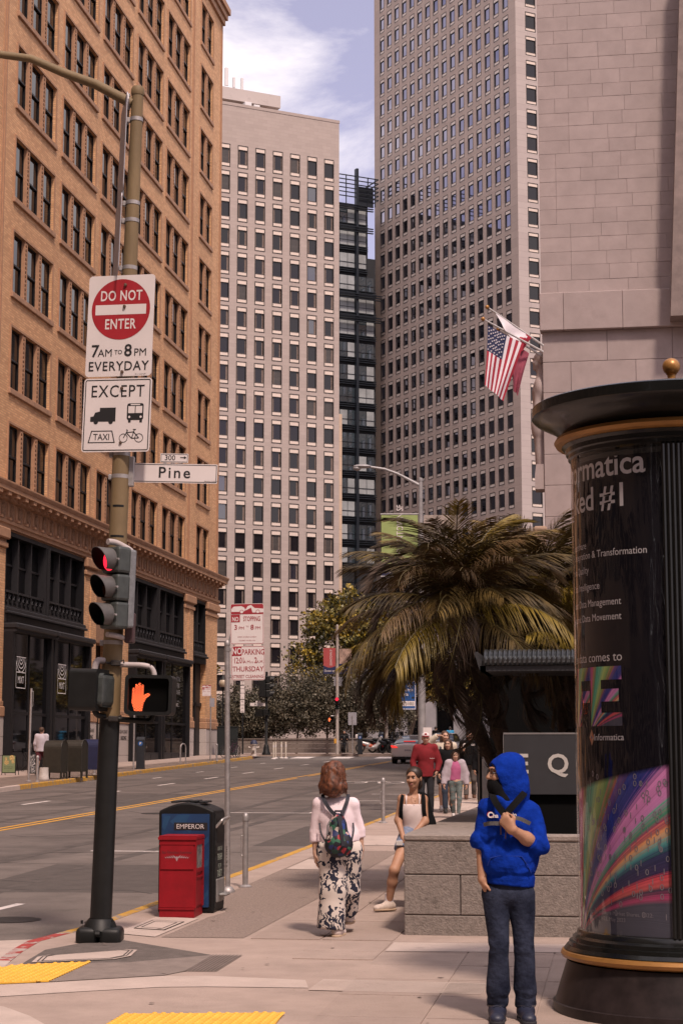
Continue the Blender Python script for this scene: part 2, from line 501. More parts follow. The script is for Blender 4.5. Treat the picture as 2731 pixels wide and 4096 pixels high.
# tactile pads with domes
def tactile(pts, u0, u1, v0, v1, inside):
    o = tag(flat('tactile_pad', pts, M_tact, .014, pave_r, thick=.01), 'yellow tactile paving pad with raised domes')
    dome = MB(); dome.lathe([(.019, 0), (.015, .007), (.007, .0095), (0, .0095)], 8)
    mbd = MB()
    x = u0
    while x < u1:
        y = v0
        while y < v1:
            if inside(x, y):
                k = len(mbd.v); mbd.v += [(a + x, b_ + y, c + gz(y, SW) + .014) for a, b_, c in dome.v]
                mbd.f += [tuple(i + k for i in f) for f in dome.f]; mbd.m += dome.m
            y += .06
        x += .06
    tag(mbd.build('dome', M_tact, o), kind='stuff')
def inpoly(poly):
    def fn(x, y):
        c = False; n = len(poly)
        for i in range(n):
            (x0, y0), (x1, y1) = poly[i], poly[i - 1]
            if (y0 > y) != (y1 > y) and x < (x1 - x0) * (y - y0) / (y1 - y0) + x0: c = not c
        return c
    return fn
t1 = [(-5.0, 13.6), (-4.79, 13.99), (-4.27, 14.24), (-4.27, 13.17), (-4.8, 12.92)]
t2 = [(-3.27, 11.77), (-2.25, 11.96), (-2.19, 11.0), (-3.28, 10.9)]
tactile(t1, -5.0, -4.27, 12.9, 14.3, inpoly(t1))
tactile(t2, -3.27, -2.2, 10.9, 12.0, inpoly(t2))
# paving slabs, nearest ones, joints open
slab_me = {}
xs = [-3.34, -2.70, -2.02, -1.30, -.58, .14, .86, 1.6]
ysl = [8.6, 9.4, 10.2, 11.0, 11.9, 12.85, 13.65, 14.45, 15.22, 15.96]
for i in range(len(xs) - 1):
    for j in range(len(ysl) - 1):
        x0, x1, y0, y1 = xs[i] + .006, xs[i + 1] - .006, ysl[j] + .006, ysl[j + 1] - .006
        if x0 < -2.2 and y0 < 14.6: continue
        if x0 < -2.8: continue
        flat('paving_slab', [(x0, y0), (x1, y0), (x1, y1), (x0, y1)], M_conc, .006 + rr.uniform(0, .002), pave_r, thick=.008)
for y0, y1 in ((14.72, 15.22), (15.25, 15.95)):
    flat('paving_slab', [(-2.7, y0), (-2.03, y0), (-2.03, y1), (-2.7, y1)], M_conc, .0065, pave_r, thick=.008)
for j in range(14):     # slabs between kerb and planter, further up
    y0 = 16.0 + j * 1.5
    for x0, x1 in ((-3.32, -2.68), (-2.67, -2.02)):
        flat('paving_slab', [(x0 + .006, y0 + .006), (x1 - .006, y0 + .006), (x1 - .006, y0 + 1.494), (x0 + .006, y0 + 1.494)], M_conc, .006 + rr.uniform(0, .002), pave_r, thick=.008)
flat('paving_band', [(-2.0, 15.25), (.3, 15.4), (.3, 15.95), (-2.0, 15.85)], M_conc2, .0105, pave_r)

rr = random.Random(77)
mb = MB()
for k in range(130):
    x, y = rr.uniform(-4.6, 1.2), rr.uniform(9.5, 30); r_ = rr.uniform(.008, .03)
    mb.add([(x + r_ * rr.uniform(.6, 1.2) * math.cos(t * PI / 4), y + r_ * rr.uniform(.6, 1.2) * math.sin(t * PI / 4), gz(y, SW) + .0125) for t in range(8)], [tuple(range(8))])
tag(mb.build('gum_spot', mat('old gum and dirt', (.17, .13, .11), .9, var=.3, scale=3), pave_r), kind='stuff')
# left pavement ---------------------------------------------------------------
mb = MB()
for i in range(10, 108, 7):
    y0, y1 = i, min(i + 7, 107.6)
    mb.add([(kxL(y0) - .16, y0, gz(y0, SW)), (-26, y0, gz(y0, SW)), (-26, y1, gz(y1, SW)), (kxL(y1) - .16, y1, gz(y1, SW))], [(0, 1, 2, 3)])
pave_l = tag(mb.build('sidewalk', M_conc), 'concrete sidewalk along the brick building across the road', 'sidewalk', kind='structure')
ky = [10, 30, 50, 54.5]
kerb([(kxL(y), y) for y in (10, 30, 50, 54.5)], M_conc2, pave_l, -1)
kerb([(kxL(y), y) for y in (54.5, 60, 66, 72, 80, 88, 96, 102)], M_yel, pave_l, -1)
kerb([(kxL(102), 102), (kxL(102) - .5, 105), (kxL(102) - 1.6, 107.4)], M_red, pave_l, -1)
for y in range(50, 104, 3):
    for x0, x1 in ((kxL(y + 3) - .2, -21.9), (-21.92, -24.5)):
        flat('paving_slab', [(max(x0, kxL(y) - .2), y + .02), (max(x0, kxL(y) - .2), y + 2.98), (x1, y + 2.98), (x1, y + .02)], M_conc, .006, pave_l, thick=.008)
# beyond the cross street
flat('sidewalk', [(-60, 112.4), (-13, 109.2), (-7.5, 109), (-7.5, 160), (-60, 160)], M_conc, .02, None, thick=.2)
tag(bpy.data.objects['sidewalk.002'], 'sidewalk beyond the crossing in front of the low granite wall', 'sidewalk', kind='structure')
flat('sidewalk', [(-4.2, 109), (30, 109), (30, 160), (-4.2, 160)], M_conc, .02, None, thick=.2)
tag(bpy.data.objects['sidewalk.003'], 'sidewalk beyond the crossing on the right of the far road', 'sidewalk', kind='structure')
# ================================================================ BUILDINGS
def brickmat(name, c1, c2, mortar, sx, sz, rough=.85, off=.5, msize=.012, axis='X', bump=.25, var=.10, extra=None):
    """courses drawn on a wall whose local axes are X (along) and Z (up); used where the bricks are too far to tell apart"""
    m = bpy.data.materials.new(name); m.use_nodes = True
    t = m.node_tree; b = t.nodes['Principled BSDF']; lk = t.links.new
    tc = t.nodes.new('ShaderNodeTexCoord'); sp = t.nodes.new('ShaderNodeSeparateXYZ'); cb = t.nodes.new('ShaderNodeCombineXYZ')
    lk(tc.outputs['Object'], sp.inputs[0])
    add = t.nodes.new('ShaderNodeMath'); add.operation = 'ADD'
    lk(sp.outputs['X'], add.inputs[0]); lk(sp.outputs['Y'], add.inputs[1])
    lk(add.outputs[0], cb.inputs['X']); lk(sp.outputs['Z'], cb.inputs['Y'])
    br = t.nodes.new('ShaderNodeTexBrick')
    br.offset = off
    br.inputs['Scale'].default_value = 1
    br.inputs['Brick Width'].default_value = sx
    br.inputs['Row Height'].default_value = sz
    br.inputs['Mortar Size'].default_value = msize
    br.inputs['Mortar Smooth'].default_value = .1
    br.inputs['Bias'].default_value = 0
    br.inputs['Color1'].default_value = (*c1, 1); br.inputs['Color2'].default_value = (*c2, 1); br.inputs['Mortar'].default_value = (*mortar, 1)
    lk(cb.outputs[0], br.inputs['Vector'])
    n = t.nodes.new('ShaderNodeTexNoise'); n.inputs['Scale'].default_value = .35; n.inputs['Detail'].default_value = 8; n.inputs['Roughness'].default_value = .65
    lk(tc.outputs['Object'], n.inputs['Vector'])
    mr = t.nodes.new('ShaderNodeMapRange'); mr.inputs['From Min'].default_value = .3; mr.inputs['From Max'].default_value = .7
    mr.inputs['To Min'].default_value = 1 - var; mr.inputs['To Max'].default_value = 1 + var
    lk(n.outputs['Fac'], mr.inputs[0])
    hs = t.nodes.new('ShaderNodeHueSaturation'); lk(mr.outputs[0], hs.inputs['Value']); lk(br.outputs['Color'], hs.inputs['Color'])
    lk(hs.outputs[0], b.inputs['Base Color'])
    b.inputs['Roughness'].default_value = rough
    bp = t.nodes.new('ShaderNodeBump'); bp.inputs['Strength'].default_value = bump; bp.inputs['Distance'].default_value = .02
    lk(br.outputs['Fac'], bp.inputs['Height']); bp.invert = True
    lk(bp.outputs[0], b.inputs['Normal'])
    return m
M_brick = brickmat('orange brick', (.68, .39, .20), (.50, .26, .125), (.44, .27, .155), .34, .105, msize=.014, var=.14, bump=.5)
M_terra = mat('brown terracotta', (.36, .20, .115), .8, var=.15, scale=2.5, bump=.2, bscale=30)
M_terra2 = mat('terracotta ornament', (.26, .145, .085), .8, var=.3, scale=14, bump=.5, bscale=18)
M_ironp = mat('painted black ironwork', (.010, .0095, .011), .5, var=.2, scale=9, bump=.1, spec=.25)
M_irong = mat('charcoal ironwork', (.020, .019, .021), .5, spec=.3, var=.2, scale=9, bump=.1)
M_glassd = mat('dark window glass', (.004, .004, .005), .05, var=0, spec=.32)
M_shade = mat('window blind', (.035, .033, .036), .9, var=.15, scale=3)
M_granite = mat('pale granite', (.43, .375, .35), .75, var=.12, scale=30, detail=3, bump=.15, wear=((.36, .31, .29), 1.2, .58, .1))
M_sill = mat('stone sill', (.34, .195, .12), .85, var=.15, scale=4)

def wall_holes(mb, xs, zs, x0, x1, z0, z1, depth, y=0., mi=0, mr=None):
    """flat wall with a grid of rectangular openings xs=[(a,b)], zs=[(a,b)] and their reveals"""
    mr = mi if mr is None else mr
    q = lambda a, b_, c, d: mb.add([(a, y, c), (b_, y, c), (b_, y, d), (a, y, d)], [(0, 1, 2, 3)], mi)
    px = x0
    for a, b_ in xs:
        q(px, a, z0, z1)
        pz = z0
        for c, d in zs:
            q(a, b_, pz, c)
            yb = y + depth
            mb.add([(a, y, c), (a, y, d), (a, yb, d), (a, yb, c)], [(0, 1, 2, 3)], mr)
            mb.add([(b_, y, c), (b_, yb, c), (b_, yb, d), (b_, y, d)], [(0, 1, 2, 3)], mr)
            mb.add([(a, y, c), (a, yb, c), (b_, yb, c), (b_, y, c)], [(0, 1, 2, 3)], mr)
            mb.add([(a, y, d), (b_, y, d), (b_, yb, d), (a, yb, d)], [(0, 1, 2, 3)], mr)
            pz = d
        q(a, b_, pz, z1)
        px = b_
    q(px, x1, z0, z1)

# ---------------------------------------------------------------- brick building on the left (local x = street distance)
bb_ = thing('brick_building', 'tall orange brick office building with triple windows and black iron shopfronts', 'building', (-24.6, 0, 0), PI / 2)
cols = [(68.97 + 6.235 * k, 68.97 + 6.235 * k + 5.2) for k in range(5)]
allc = [(62.15, 65.35)] + cols + [(101.95, 105.15)]
rows = [(12.98 + 4.075 * k, 12.98 + 4.075 * k + 2.6) for k in range(9)]
mb = MB()
wall_holes(mb, allc, rows, 45, 67.28 if False else 107.8, 12.9, 56, .30)
mb.add([(107.8, 0, 0), (107.8, 40, 0), (107.8, 40, 56), (107.8, 0, 56)], [(0, 1, 2, 3)])
mb.add([(45, 0, 56), (107.8, 0, 56), (107.8, 40, 56), (45, 40, 56)], [(0, 1, 2, 3)])
mb.add([(45, 0, 0), (45, 40, 0), (45, 40, 56), (45, 0, 56)], [(0, 1, 2, 3)])
mb.build('wall', M_brick, bb_)
for x in (67.3, 99.85, 107.35):     # vertical grooved strips
    mb = MB()
    mb.box(x, x + .10, -.05, .05, 12.95, 56); mb.box(x + .28, x + .38, -.05, .05, 12.95, 56)
    mb.build('pilaster_strip', M_terra, bb_)
mb = MB(); mb.box(44.9, 108.25, -.45, 0, 49.9, 50.3); mb.box(44.9, 108.1, -.3, 0, 49.5, 49.9); mb.box(44.9, 107.95, -.16, 0, 49.1, 49.5)
mb.build('upper_cornice', M_terra, bb_)
# window set: three or two sashes between terracotta mullions
def sash_mesh(w, h, seed):
    r_ = random.Random(seed)
    mb = MB()
    f = .07
    mb.box(0, f, -.04, .06, 0, h, 0); mb.box(w - f, w, -.04, .06, 0, h, 0)
    mb.box(f, w - f, -.04, .06, 0, f, 0); mb.box(f, w - f, -.04, .06, h - f, h, 0)
    mb.box(f, w - f, -.07, .05, h * .5 - .04, h * .5 + .04, 0)
    mb.add([(f, .02, f), (w - f, .02, f), (w - f, .02, h * .5), (f, .02, h * .5)], [(0, 1, 2, 3)], 1)
    mb.add([(f, -.01, h * .5), (w - f, -.01, h * .5), (w - f, -.01, h - f), (f, -.01, h - f)], [(0, 1, 2, 3)], 1)
    return mb.mesh('sash', [M_ironp, M_glassd])
def blind_mesh(w, h, fr):
    mb = MB(); mb.box(.1, w - .1, .10, .12, h * (1 - fr), h - .05); return mb.mesh('blind', M_shade)
sm = sash_mesh(1.46, 2.6, 1)
blinds = [blind_mesh(1.46, 2.6, f) for f in (.25, .5, .8)]
mb = MB()
mb.box(0, .40, .0, .28, 0, 2.6, 0)
mb.box(.03, .10, -.04, 0, 0, 2.6, 0); mb.box(.30, .37, -.04, 0, 0, 2.6, 0)
for k in range(13):
    z = .1 + k * .19
    mb.prism([(.2, z), (.27, z + .08), (.2, z + .16), (.13, z + .08)], -.05, 0, mi=1)
mullion = mb.mesh('mullion', [M_terra, M_terra2])
def trim_mesh(w, h):
    mb = MB()
    mb.box(-.10, 0, -.05, 0, 0, h + .1); mb.box(w, w + .10, -.05, 0, 0, h + .1); mb.box(0, w, -.05, 0, h, h + .1)
    return mb.mesh('window_surround', M_terra)
def sill_mesh(w):
    mb = MB(); mb.bbox(-.14, w + .14, -.10, .1, -.24, 0, .02); return mb.mesh('sill', M_sill)
tm = {w_: (trim_mesh(w_, 2.6), sill_mesh(w_)) for w_ in (5.2, 3.2)}
def back_mesh(w):
    mb = MB(); mb.add([(0, .29, 0), (w, .29, 0), (w, .29, 2.6), (0, .29, 2.6)], [(0, 1, 2, 3)]); return mb.mesh('window', mat('dark room', (.012, .011, .012), .9, var=.1))
bkm = {w_: back_mesh(w_) for w_ in (5.2, 3.2)}
rr = random.Random(11)
for a, b2 in allc:
    w_ = 5.2 if b2 - a > 4 else 3.2
    for c, d in rows:
        if (a > 100 and c < 12) or (a < 66 and c > 40): continue
        wn = obj('window', bkm[w_], bb_, (a, 0, c))
        obj('window_surround', tm[w_][0], wn); obj('sill', tm[w_][1], wn)
        n = 3 if w_ > 4 else 2
        pw = w_ / n if n == 2 else (w_ + .0) / 3
        step = (w_ - 1.46 * n) / (n - 1) + 1.46
        for k in range(n):
            obj('sash', sm, wn, (k * step, .17, 0))
            if rr.random() < .45:
                obj('blind', rr.choice(blinds), wn, (k * step, .15, 0))
            if k < n - 1:
                obj('mullion', mullion, wn, (k * step + 1.46, 0.02, 0))
# cornice between shopfronts and upper wall
mb = MB()
prof = [(0, 11.22), (-.10, 11.22), (-.10, 11.36), (-.16, 11.40), (-.16, 11.52), (-.06, 11.56), (-.06, 12.30), (-.20, 12.34), (-.20, 12.46), (-.28, 12.50), (-.28, 12.56),
        (-.55, 12.58), (-.55, 12.74), (-.58, 12.78), (-.63, 12.90), (-.63, 12.96), (0, 13.0)]
xe = 107.8
for i in range(len(prof) - 1):
    (d0, z0), (d1, z1) = prof[i], prof[i + 1]
    mb.add([(45, d0, z0), (xe - d0, d0, z0), (xe - d1, d1, z1), (45, d1, z1)], [(0, 1, 2, 3)])
    mb.add([(xe - d0, d0, z0), (xe - d0, 8, z0), (xe - d1, 8, z1), (xe - d1, d1, z1)], [(0, 1, 2, 3)])
cor = mb.build('cornice', M_terra, bb_)
brm = MB(); brm.box(-.17, .17, -.52, -.2, 12.42, 12.578); brm.box(-.17, .17, -.36, -.2, 12.30, 12.42); brm = brm.mesh('bracket', M_terra)
pm = MB(); pm.lathe([(.0, -.03), (.16, -.05), (.2, -.0), (.24, -.035), (.27, -.02)], 14, axis='Y'); pm.xf(Matrix.Diagonal((1, 1, 1.35, 1)))
pm = pm.mesh('frieze_medallion', M_terra2, True)
fb = MB(); fb.box(-.12, .12, -.045, 0, -.36, .36); fb = fb.mesh('frieze_block', M_terra)
bd = MB(); bd.box(-.12, .12, -.11, 0, -.05, .05); bd = bd.mesh('dentil', M_terra)
x = 50.3
while x < 108.3:
    obj('bracket', brm, cor, (x, 0, 0))
    if x < 107.4:
        obj('frieze_block', fb, cor, (x, -.055, 11.92)); obj('dentil', bd, cor, (x, -.1, 11.60))
        if x + .52 < 107.3: obj('frieze_medallion', pm, cor, (x + .52, -.06, 11.92))
    x += 1.04
mb = MB(); mb.box(45, 68.9, .05, 1.5, 1, 12.0); mb.build('side_wall', M_brick, bb_)
mb = MB(); mb.box(45, 107.7, 1.6, 2.0, 0, 12.9); mb.build('inner_wall', mat('dark interior', (.02, .018, .018), .9, var=.2, scale=.5), bb_)
mb = MB(); mb.box(45, 107.7, .02, 1.6, 11.15, 11.3); mb.build('lintel', M_terra, bb_)
# piers
def pier(x0, x1, lettering=False):
    p = MB()
    p.box(x0, x1, -.02, 1.0, 3.98, 10.75)
    o = p.build('pier', M_brick, bb_)
    q = MB(); q.bbox(x0 - .06, x1 + .06, -.14, 1.0, 3.55, 3.98, .04); q.bbox(x0 - .02, x1 + .02, -.08, 1.0, 3.98, 4.2, .03)
    q.build('pier_moulding', M_terra, o)
    q = MB(); q.bbox(x0 - .05, x1 + .05, -.12, 1.0, 10.4, 10.62, .03); q.bbox(x0 - .1, x1 + .1, -.2, 1.0, 10.75, 11.2, .05); q.box(x0, x1, -.03, 1., 10.6, 10.8)
    q.build('capital', M_terra, o)
    n = 3
    z = 1.2
    for k in range(n):
        z1 = [2.0, 2.75, 3.55][k]
        q = MB(); q.bbox(x0 - .04, x1 + .04, -.10, 1.0, z + .006, z1 - .006, .012); q.build('stone_block', M_granite, o); z = z1
    if lettering:
        q = MB(); xm = (x0 + x1) / 2
        letter(q, 'ADAM GRANT', xm, 3.08, .26, -.108, bold=.02, sx=.85); letter(q, 'BUILDING', xm, 2.78, .26, -.108, bold=.02, sx=.85)
        q.build('lettering', M_ironp, o)
    return o
pier(66.2, 69.0); pier(79.95, 81.9, True); pier(85.75, 87.6, True); pier(99.3, 101.55); pier(104.75, 107.8)
for x0 in (79.95, 99.3):
    mb = MB(); mb.box(x0 + .9, x0 + 1.35, -.06, -.02, 4.2, 10.4); mb.build('pier_band', M_brick, bb_)
# shopfront bays
def diamond_panel(w):
    mb = MB(); n = max(1, round(w / .5)); s = w / n
    mb.box(0, w, .05, .08, 0, .55, 1)
    for k in range(n):
        cx = s * (k + .5)
        for r0, r1, y in ((.23, .17, -.02), (.11, .0, -.03)):
            o = [(cx + r0 * math.cos(t * PI / 2), .275 + r0 * math.sin(t * PI / 2)) for t in range(4)]
            i_ = [(cx + r1 * math.cos(t * PI / 2), .275 + r1 * math.sin(t * PI / 2)) for t in range(4)]
            mb.add([(a, .05, c) for a, c in o] + [(a, y, c) for a, c in i_], [(t, (t + 1) % 4, 4 + (t + 1) % 4, 4 + t) for t in range(4)])
        mb.box(cx - s / 2, cx - s / 2 + .04, -.02, .05, 0, .55)
    mb.box(0, w, -.05, .05, .53, .62); mb.box(0, w, -.05, .05, -.07, 0)
    return mb
def bay(x0, x1, shops=True, mids=None):
    b0 = MB()
    b0.box(x0 + .002, x0 + .16, -.0, .5, 7.45, 11.15); b0.box(x1 - .16, x1 - .002, -.0, .5, 7.45, 11.15)
    b0.box(x0 + .16, x1 - .16, .0, .5, 10.98, 11.15)
    fr = b0.build('mezzanine_frame', M_ironp, bb_)
    groups = [(x0 + .16, (x0 + x1) / 2 - .22), ((x0 + x1) / 2 + .22, x1 - .16)] if x1 - x0 > 6 else [(x0 + .16, x1 - .16)]
    if len(groups) == 2:
        m_ = MB(); xm = (x0 + x1) / 2
        m_.box(xm - .219, xm + .219, -.02, .5, 8.0, 10.98); m_.box(xm - .06, xm + .06, -.10, -.02, 8.0, 10.98)
        for k in range(30): m_.box(xm - .03, xm + .03, -.12, -.1, 8.05 + k * .098, 8.1 + k * .098)
        m_.build('mullion', M_irong, fr)
    for g0, g1 in groups:
        n = max(1, round((g1 - g0) / 1.65)); s = (g1 - g0) / n
        for k in range(n):
            a = g0 + k * s
            wv = MB()
            wv.box(a, a + .09, .10, .4, 8.02, 10.97, 0); wv.box(a + .09, a + s, .30, .36, 9.8, 9.88, 0)
            wv.box(a + .30, a + .36, .28, .36, 9.88, 10.97, 0)
            wv.add([(a + .09, .36, 8.1), (a + s, .36, 8.1), (a + s, .36, 10.97), (a + .09, .36, 10.97)], [(0, 1, 2, 3)], 1)
            wo = wv.build('window', [M_irong, M_glassd], fr)
            dp = diamond_panel(s - .1); dp.xf(Matrix.Translation((a + .09, .1, 8.12))); dp.build('balustrade_panel', [M_irong, M_ironp], fr)
    q = MB()
    q.bbox(x0 + .01, x1 - .01, -.12, .5, 7.86, 8.02, .02); q.bbox(x0 + .01, x1 - .01, -.22, .5, 7.74, 7.86, .03); q.box(x0 + .01, x1 - .01, -.05, .5, 7.4, 7.74)
    for k in range(4): q.box(x0 + .3, x1 - .3, -.07, -.05, 7.44 + k * .07, 7.47 + k * .07)
    q.build('spandrel', M_irong, bb_)
bay(69.0, 79.95); bay(87.6, 99.3); bay(101.55, 104.75)
M_glassS = mat('shop glass', (.005, .005, .006), .03, var=0, spec=.6, ior=1.5)
def shop(x0, x1, panes, transom=3.72):
    q = MB()
    q.bbox(x0 + .0, x1 - .0, -.62, .4, 7.12, 7.36, .05); q.box(x0 + .05, x1 - .05, -.5, .4, 7.0, 7.12)
    for k in range(int((x1 - x0) / .12)): q.box(x0 + .06 + k * .12, x0 + .13 + k * .12, -.54, -.5, 7.02, 7.1)
    fr = q.build('shopfront', M_irong, bb_)
    for a_ in (x0 + .01, x1 - .3):
        q = MB(); q.box(a_, a_ + .29, -.42, .4, 1.1, 7.0); q.build('shopfront_post', M_ironp, fr)
    q = MB(); q.box(x0 + .3, x1 - .3, -.30, .3, 1.0, 2.15)
    n = len(panes)
    for k in range(3):
        a = x0 + .4 + k * (x1 - x0 - .8) / 3; q.box(a, a + (x1 - x0 - .8) / 3 - .12, -.34, -.3, 1.55, 2.05)
    q.build('bulkhead', M_irong, fr)
    px = [x0 + .3] + panes + [x1 - .3]
    for k in range(len(px) - 1):
        a, c = px[k], px[k + 1]
        g = MB(); g.box(a + .04, c - .04, -.24, -.22, 2.15, 7.0); g.build('pane', M_glassS, fr)
        g = MB(); g.box(a - .04, a + .04, -.28, -.16, 2.15, 7.0); g.box(a + .04, c - .04, -.28, -.18, transom - .06, transom + .06); g.build('glazing_bar', M_ironp, fr)
    return fr
s1 = shop(69.0, 74.3, [71.55]); s2 = shop(74.45, 79.95, [77.15]); s3 = shop(87.6, 93.2, [90.3]); s4 = shop(93.4, 99.3, [95.8])
mb = MB(); mb.box(101.55, 104.75, .3, .5, 1, 7.4); mb.box(103.0, 103.2, .2, .3, 1, 7.4); mb.box(101.55, 104.75, .2, .3, 4.9, 5.1); mb.build('side_door', [M_ironp], bb_)
mb = MB(); mb.box(81.9, 85.75, .9, 1.1, 1, 7.4); mb.build('entrance_door', [M_ironp], bb_)
mb = MB(); mb.box(81.9, 85.75, .2, 1.4, 7.4, 11.2); mb.build('entrance_arch', [M_terra2], bb_)
# shop logos and lettering on the glass
M_wht = mat('white vinyl lettering', (.72, .70, .70), .6, var=.03)
def logo(fr, x, z, w, h):
    q = MB(); y = -.255
    def bar(a, b_, c, d): q.add([(a, y, c), (b_, y, c), (b_, y, d), (a, y, d)], [(0, 1, 2, 3)])
    t = .035
    bar(x, x + w, z, z + t); bar(x, x + w, z + h - t, z + h); bar(x, x + t, z, z + h); bar(x + w - t, x + w, z, z + h); bar(x, x + w, z + h * .49, z + h * .49 + t)
    cz = z + h - t
    for r_ in (.10, .25, .42, .58):
        for k in range(16):
            a0, a1 = PI + PI * k / 16, PI + PI * (k + 1) / 16
            def P(r, a):
                return (min(max(x + w / 2 + r * math.cos(a), x), x + w), max(cz + r * math.sin(a), z + h * .49))
            poly2d(q, [P(r_, a0), P(r_, a1), P(r_ + t * 1.1, a1), P(r_ + t * 1.1, a0)], y)
    letter(q, 'MIXT', x + w / 2, z + h * .16, .42, y, bold=.004, sx=.78)
    q.build('logo', M_wht, fr)
logo(s1, 69.95, 4.75, 1.22, 1.3); logo(s2, 75.45, 4.71, 1.2, 1.3)
q = MB()
for i, s_ in enumerate(('RETAIL', 'FOR', 'LEASE')): letter(q, s_, 97.15, 6.1 - i * .36, .34, -.256, bold=.004, sx=.9)
for i, s_ in enumerate(('REAL ESTATE', 'OFFICE', 'CALL NOW')): letter(q, s_, 97.15, 4.95 - i * .14, .1, -.256)
q.build('lettering', mat('grey vinyl lettering', (.3, .29, .29), .6, var=.03), s4)

# ---------------------------------------------------------------- pale tower with bronze windows, straight ahead
M_lime = brickmat('pale travertine panels', (.37, .305, .272), (.335, .275, .245), (.295, .242, .215), 1.27, .46, off=.5, msize=.012, bump=.1, var=.05)
M_bronze = mat('dark bronze frame', (.045, .036, .032), .5, .2, var=.1)
M_panel = mat('cream spandrel panel', (.60, .495, .42), .55, var=.05, scale=.6, randv=.04)
M_gl1 = mat('tower glass', (.012, .010, .012), .05, var=0, spec=.55)
M_bl1 = mat('curtain', (.16, .12, .10), .9, var=.2, scale=4)
wt = thing('stone_tower', 'pale stone office tower with a grid of cream-panelled windows, centre', 'building', (-36.497, 232.457, 0), math.atan2(.566, .825))
wx = [(-2.27 - 2.545 * k, -2.27 - 2.545 * k + 1.46) for k in range(8)][::-1]
wz = [(79.66 - 3.69 * k, 82.82 - 3.69 * k) for k in range(20)][::-1]
mb = MB(); wall_holes(mb, wx, wz, -24, 0, 0, 88.2, .16)
mb.box(-24, 0, .5, 18, 0, 88.2)
mb.build('wall', M_lime, wt)
mb = MB(); mb.box(-24.05, .06, -.06, .5, 88.2, 88.6); mb.build('parapet', M_lime, wt)
ww, wh = 1.46, 3.16
f = MB()
for a in ((0, .10, 0, wh), (ww - .10, ww, 0, wh), (.10, ww - .10, 0, .09), (.10, ww - .10, wh - .09, wh), (.10, ww - .10, .52, .58), (.10, ww - .10, wh - .66, wh - .60)):
    f.box(a[0], a[1], -.05, .14, a[2], a[3])
fm = f.mesh('window', M_bronze)
g = MB(); g.add([(.1, .12, .58), (ww - .1, .12, .58), (ww - .1, .12, wh - .66), (.1, .12, wh - .66)], [(0, 1, 2, 3)]); gm = g.mesh('pane', M_gl1); gms = [gm, gm, gm, gm, gm, gm, g.mesh('pane', mat('tower glass with lowered blind', (.055, .046, .04), .3, var=.2, scale=2)), g.mesh('pane', mat('tower glass violet', (.022, .02, .03), .04, var=0, spec=.8, ior=1.9))]
g = MB(); g.box(.1, ww - .1, .0, .1, .09, .52); pl = g.mesh('panel', M_panel)
g = MB(); g.box(.1, ww - .1, .0, .1, wh - .60, wh - .09); pu = g.mesh('panel', M_panel)
cm = []
for a, b2 in ((.1, .34), (ww - .36, ww - .1), (.1, .22), (ww - .2, ww - .1)):
    g = MB(); g.box(a, b2, .09, .115, .58, wh - .66); cm.append(g.mesh('curtain', M_bl1))
rr = random.Random(5)
for a, b2 in wx:
    for c, d in wz:
        if c < 8: continue
        o = obj('window', fm, wt, (a, 0, c))
        obj('pane', rr.choice(gms), o); obj('panel', pl, o); obj('panel', pu, o)
        for m_ in cm:
            if rr.random() < .4: obj('curtain', m_, o)
# roof-top slab and antennas
mb = MB(); mb.box(-24, -7.85, 2.2, 12, 89.9, 91.6); mb.build('roof_slab', M_granite, wt)
mb = MB()
for x in range(-22, -8, 3): mb.box(x, x + .4, 3, 3.4, 88.2, 89.9)
mb.build('roof_post', M_terra2, wt)
mb = MB(); mb.bbox(-13.6, -12.6, 1.0, 2.0, 88.6, 89.5, .05); mb.bbox(-12.3, -11.4, 1.0, 2.0, 88.6, 89.3, .05); mb.build('air_unit', mat('white metal box', (.6, .58, .58), .5, var=.05), wt)
for x, z0, z1, wd in ((-17.3, 92.0, 93.0, .5), (-15.9, 91.9, 94.5, .5), (-14.75, 91.8, 93.3, .34), (-13.55, 91.7, 93.4, .34)):
    mb = MB(); mb.bbox(x, x + wd, 2.5, 2.7, z0, z1, .04); mb.tube([(x - .06, 2.6, 91.6), (x - .06, 2.6, z1 - .1)], .04, 6); mb.build('antenna', MATS['white metal box'], wt)
mb = MB(); mb.box(.02, 1.15, 1.5, 14, 0, 47.8); 
mb.build('side_wing', brickmat('tan stone', (.50, .37, .27), (.47, .35, .26), (.32, .24, .18), 6, 2.0, off=0, msize=.03, bump=.1, var=.04), wt)

# ---------------------------------------------------------------- brown granite tower on the right
M_tow = brickmat('brown-grey granite panels', (.44, .34, .29), (.40, .31, .265), (.31, .24, .205), 2.74, 1.32, off=0, msize=.02, bump=.1, var=.05)
M_panel2 = mat('pale spandrel panel', (.74, .62, .53), .55, var=.05, scale=.6, randv=.04)
M_gl2 = mat('coated tower glass', (.36, .34, .40), .03, 1.0, var=0)
ct = Vector((-15.928, 267.741, 0)); wv = Vector((-.582, .813, 0))
tc_ = ct + wv * -3.6
tw = thing('granite_tower', 'tall brown granite skyscraper with narrow windows on the right', 'building', tc_, math.atan2(-.813, .582))
tx = [(-(3.6 + .1 + 2.74 * k), -(3.6 + .1 + 2.74 * k) + 1.62) for k in range(16)][::-1]
tz = [(114.03 - 3.955 * k, 117.18 - 3.955 * k) for k in range(-6, 25)][::-1]
mb = MB(); wall_holes(mb, tx, tz, -47.0, 0, 0, 150, .16)
mb.box(-47.0, -.5, .6, 22, 0, 150)
mb.build('wall', M_tow, tw)
mb = MB()
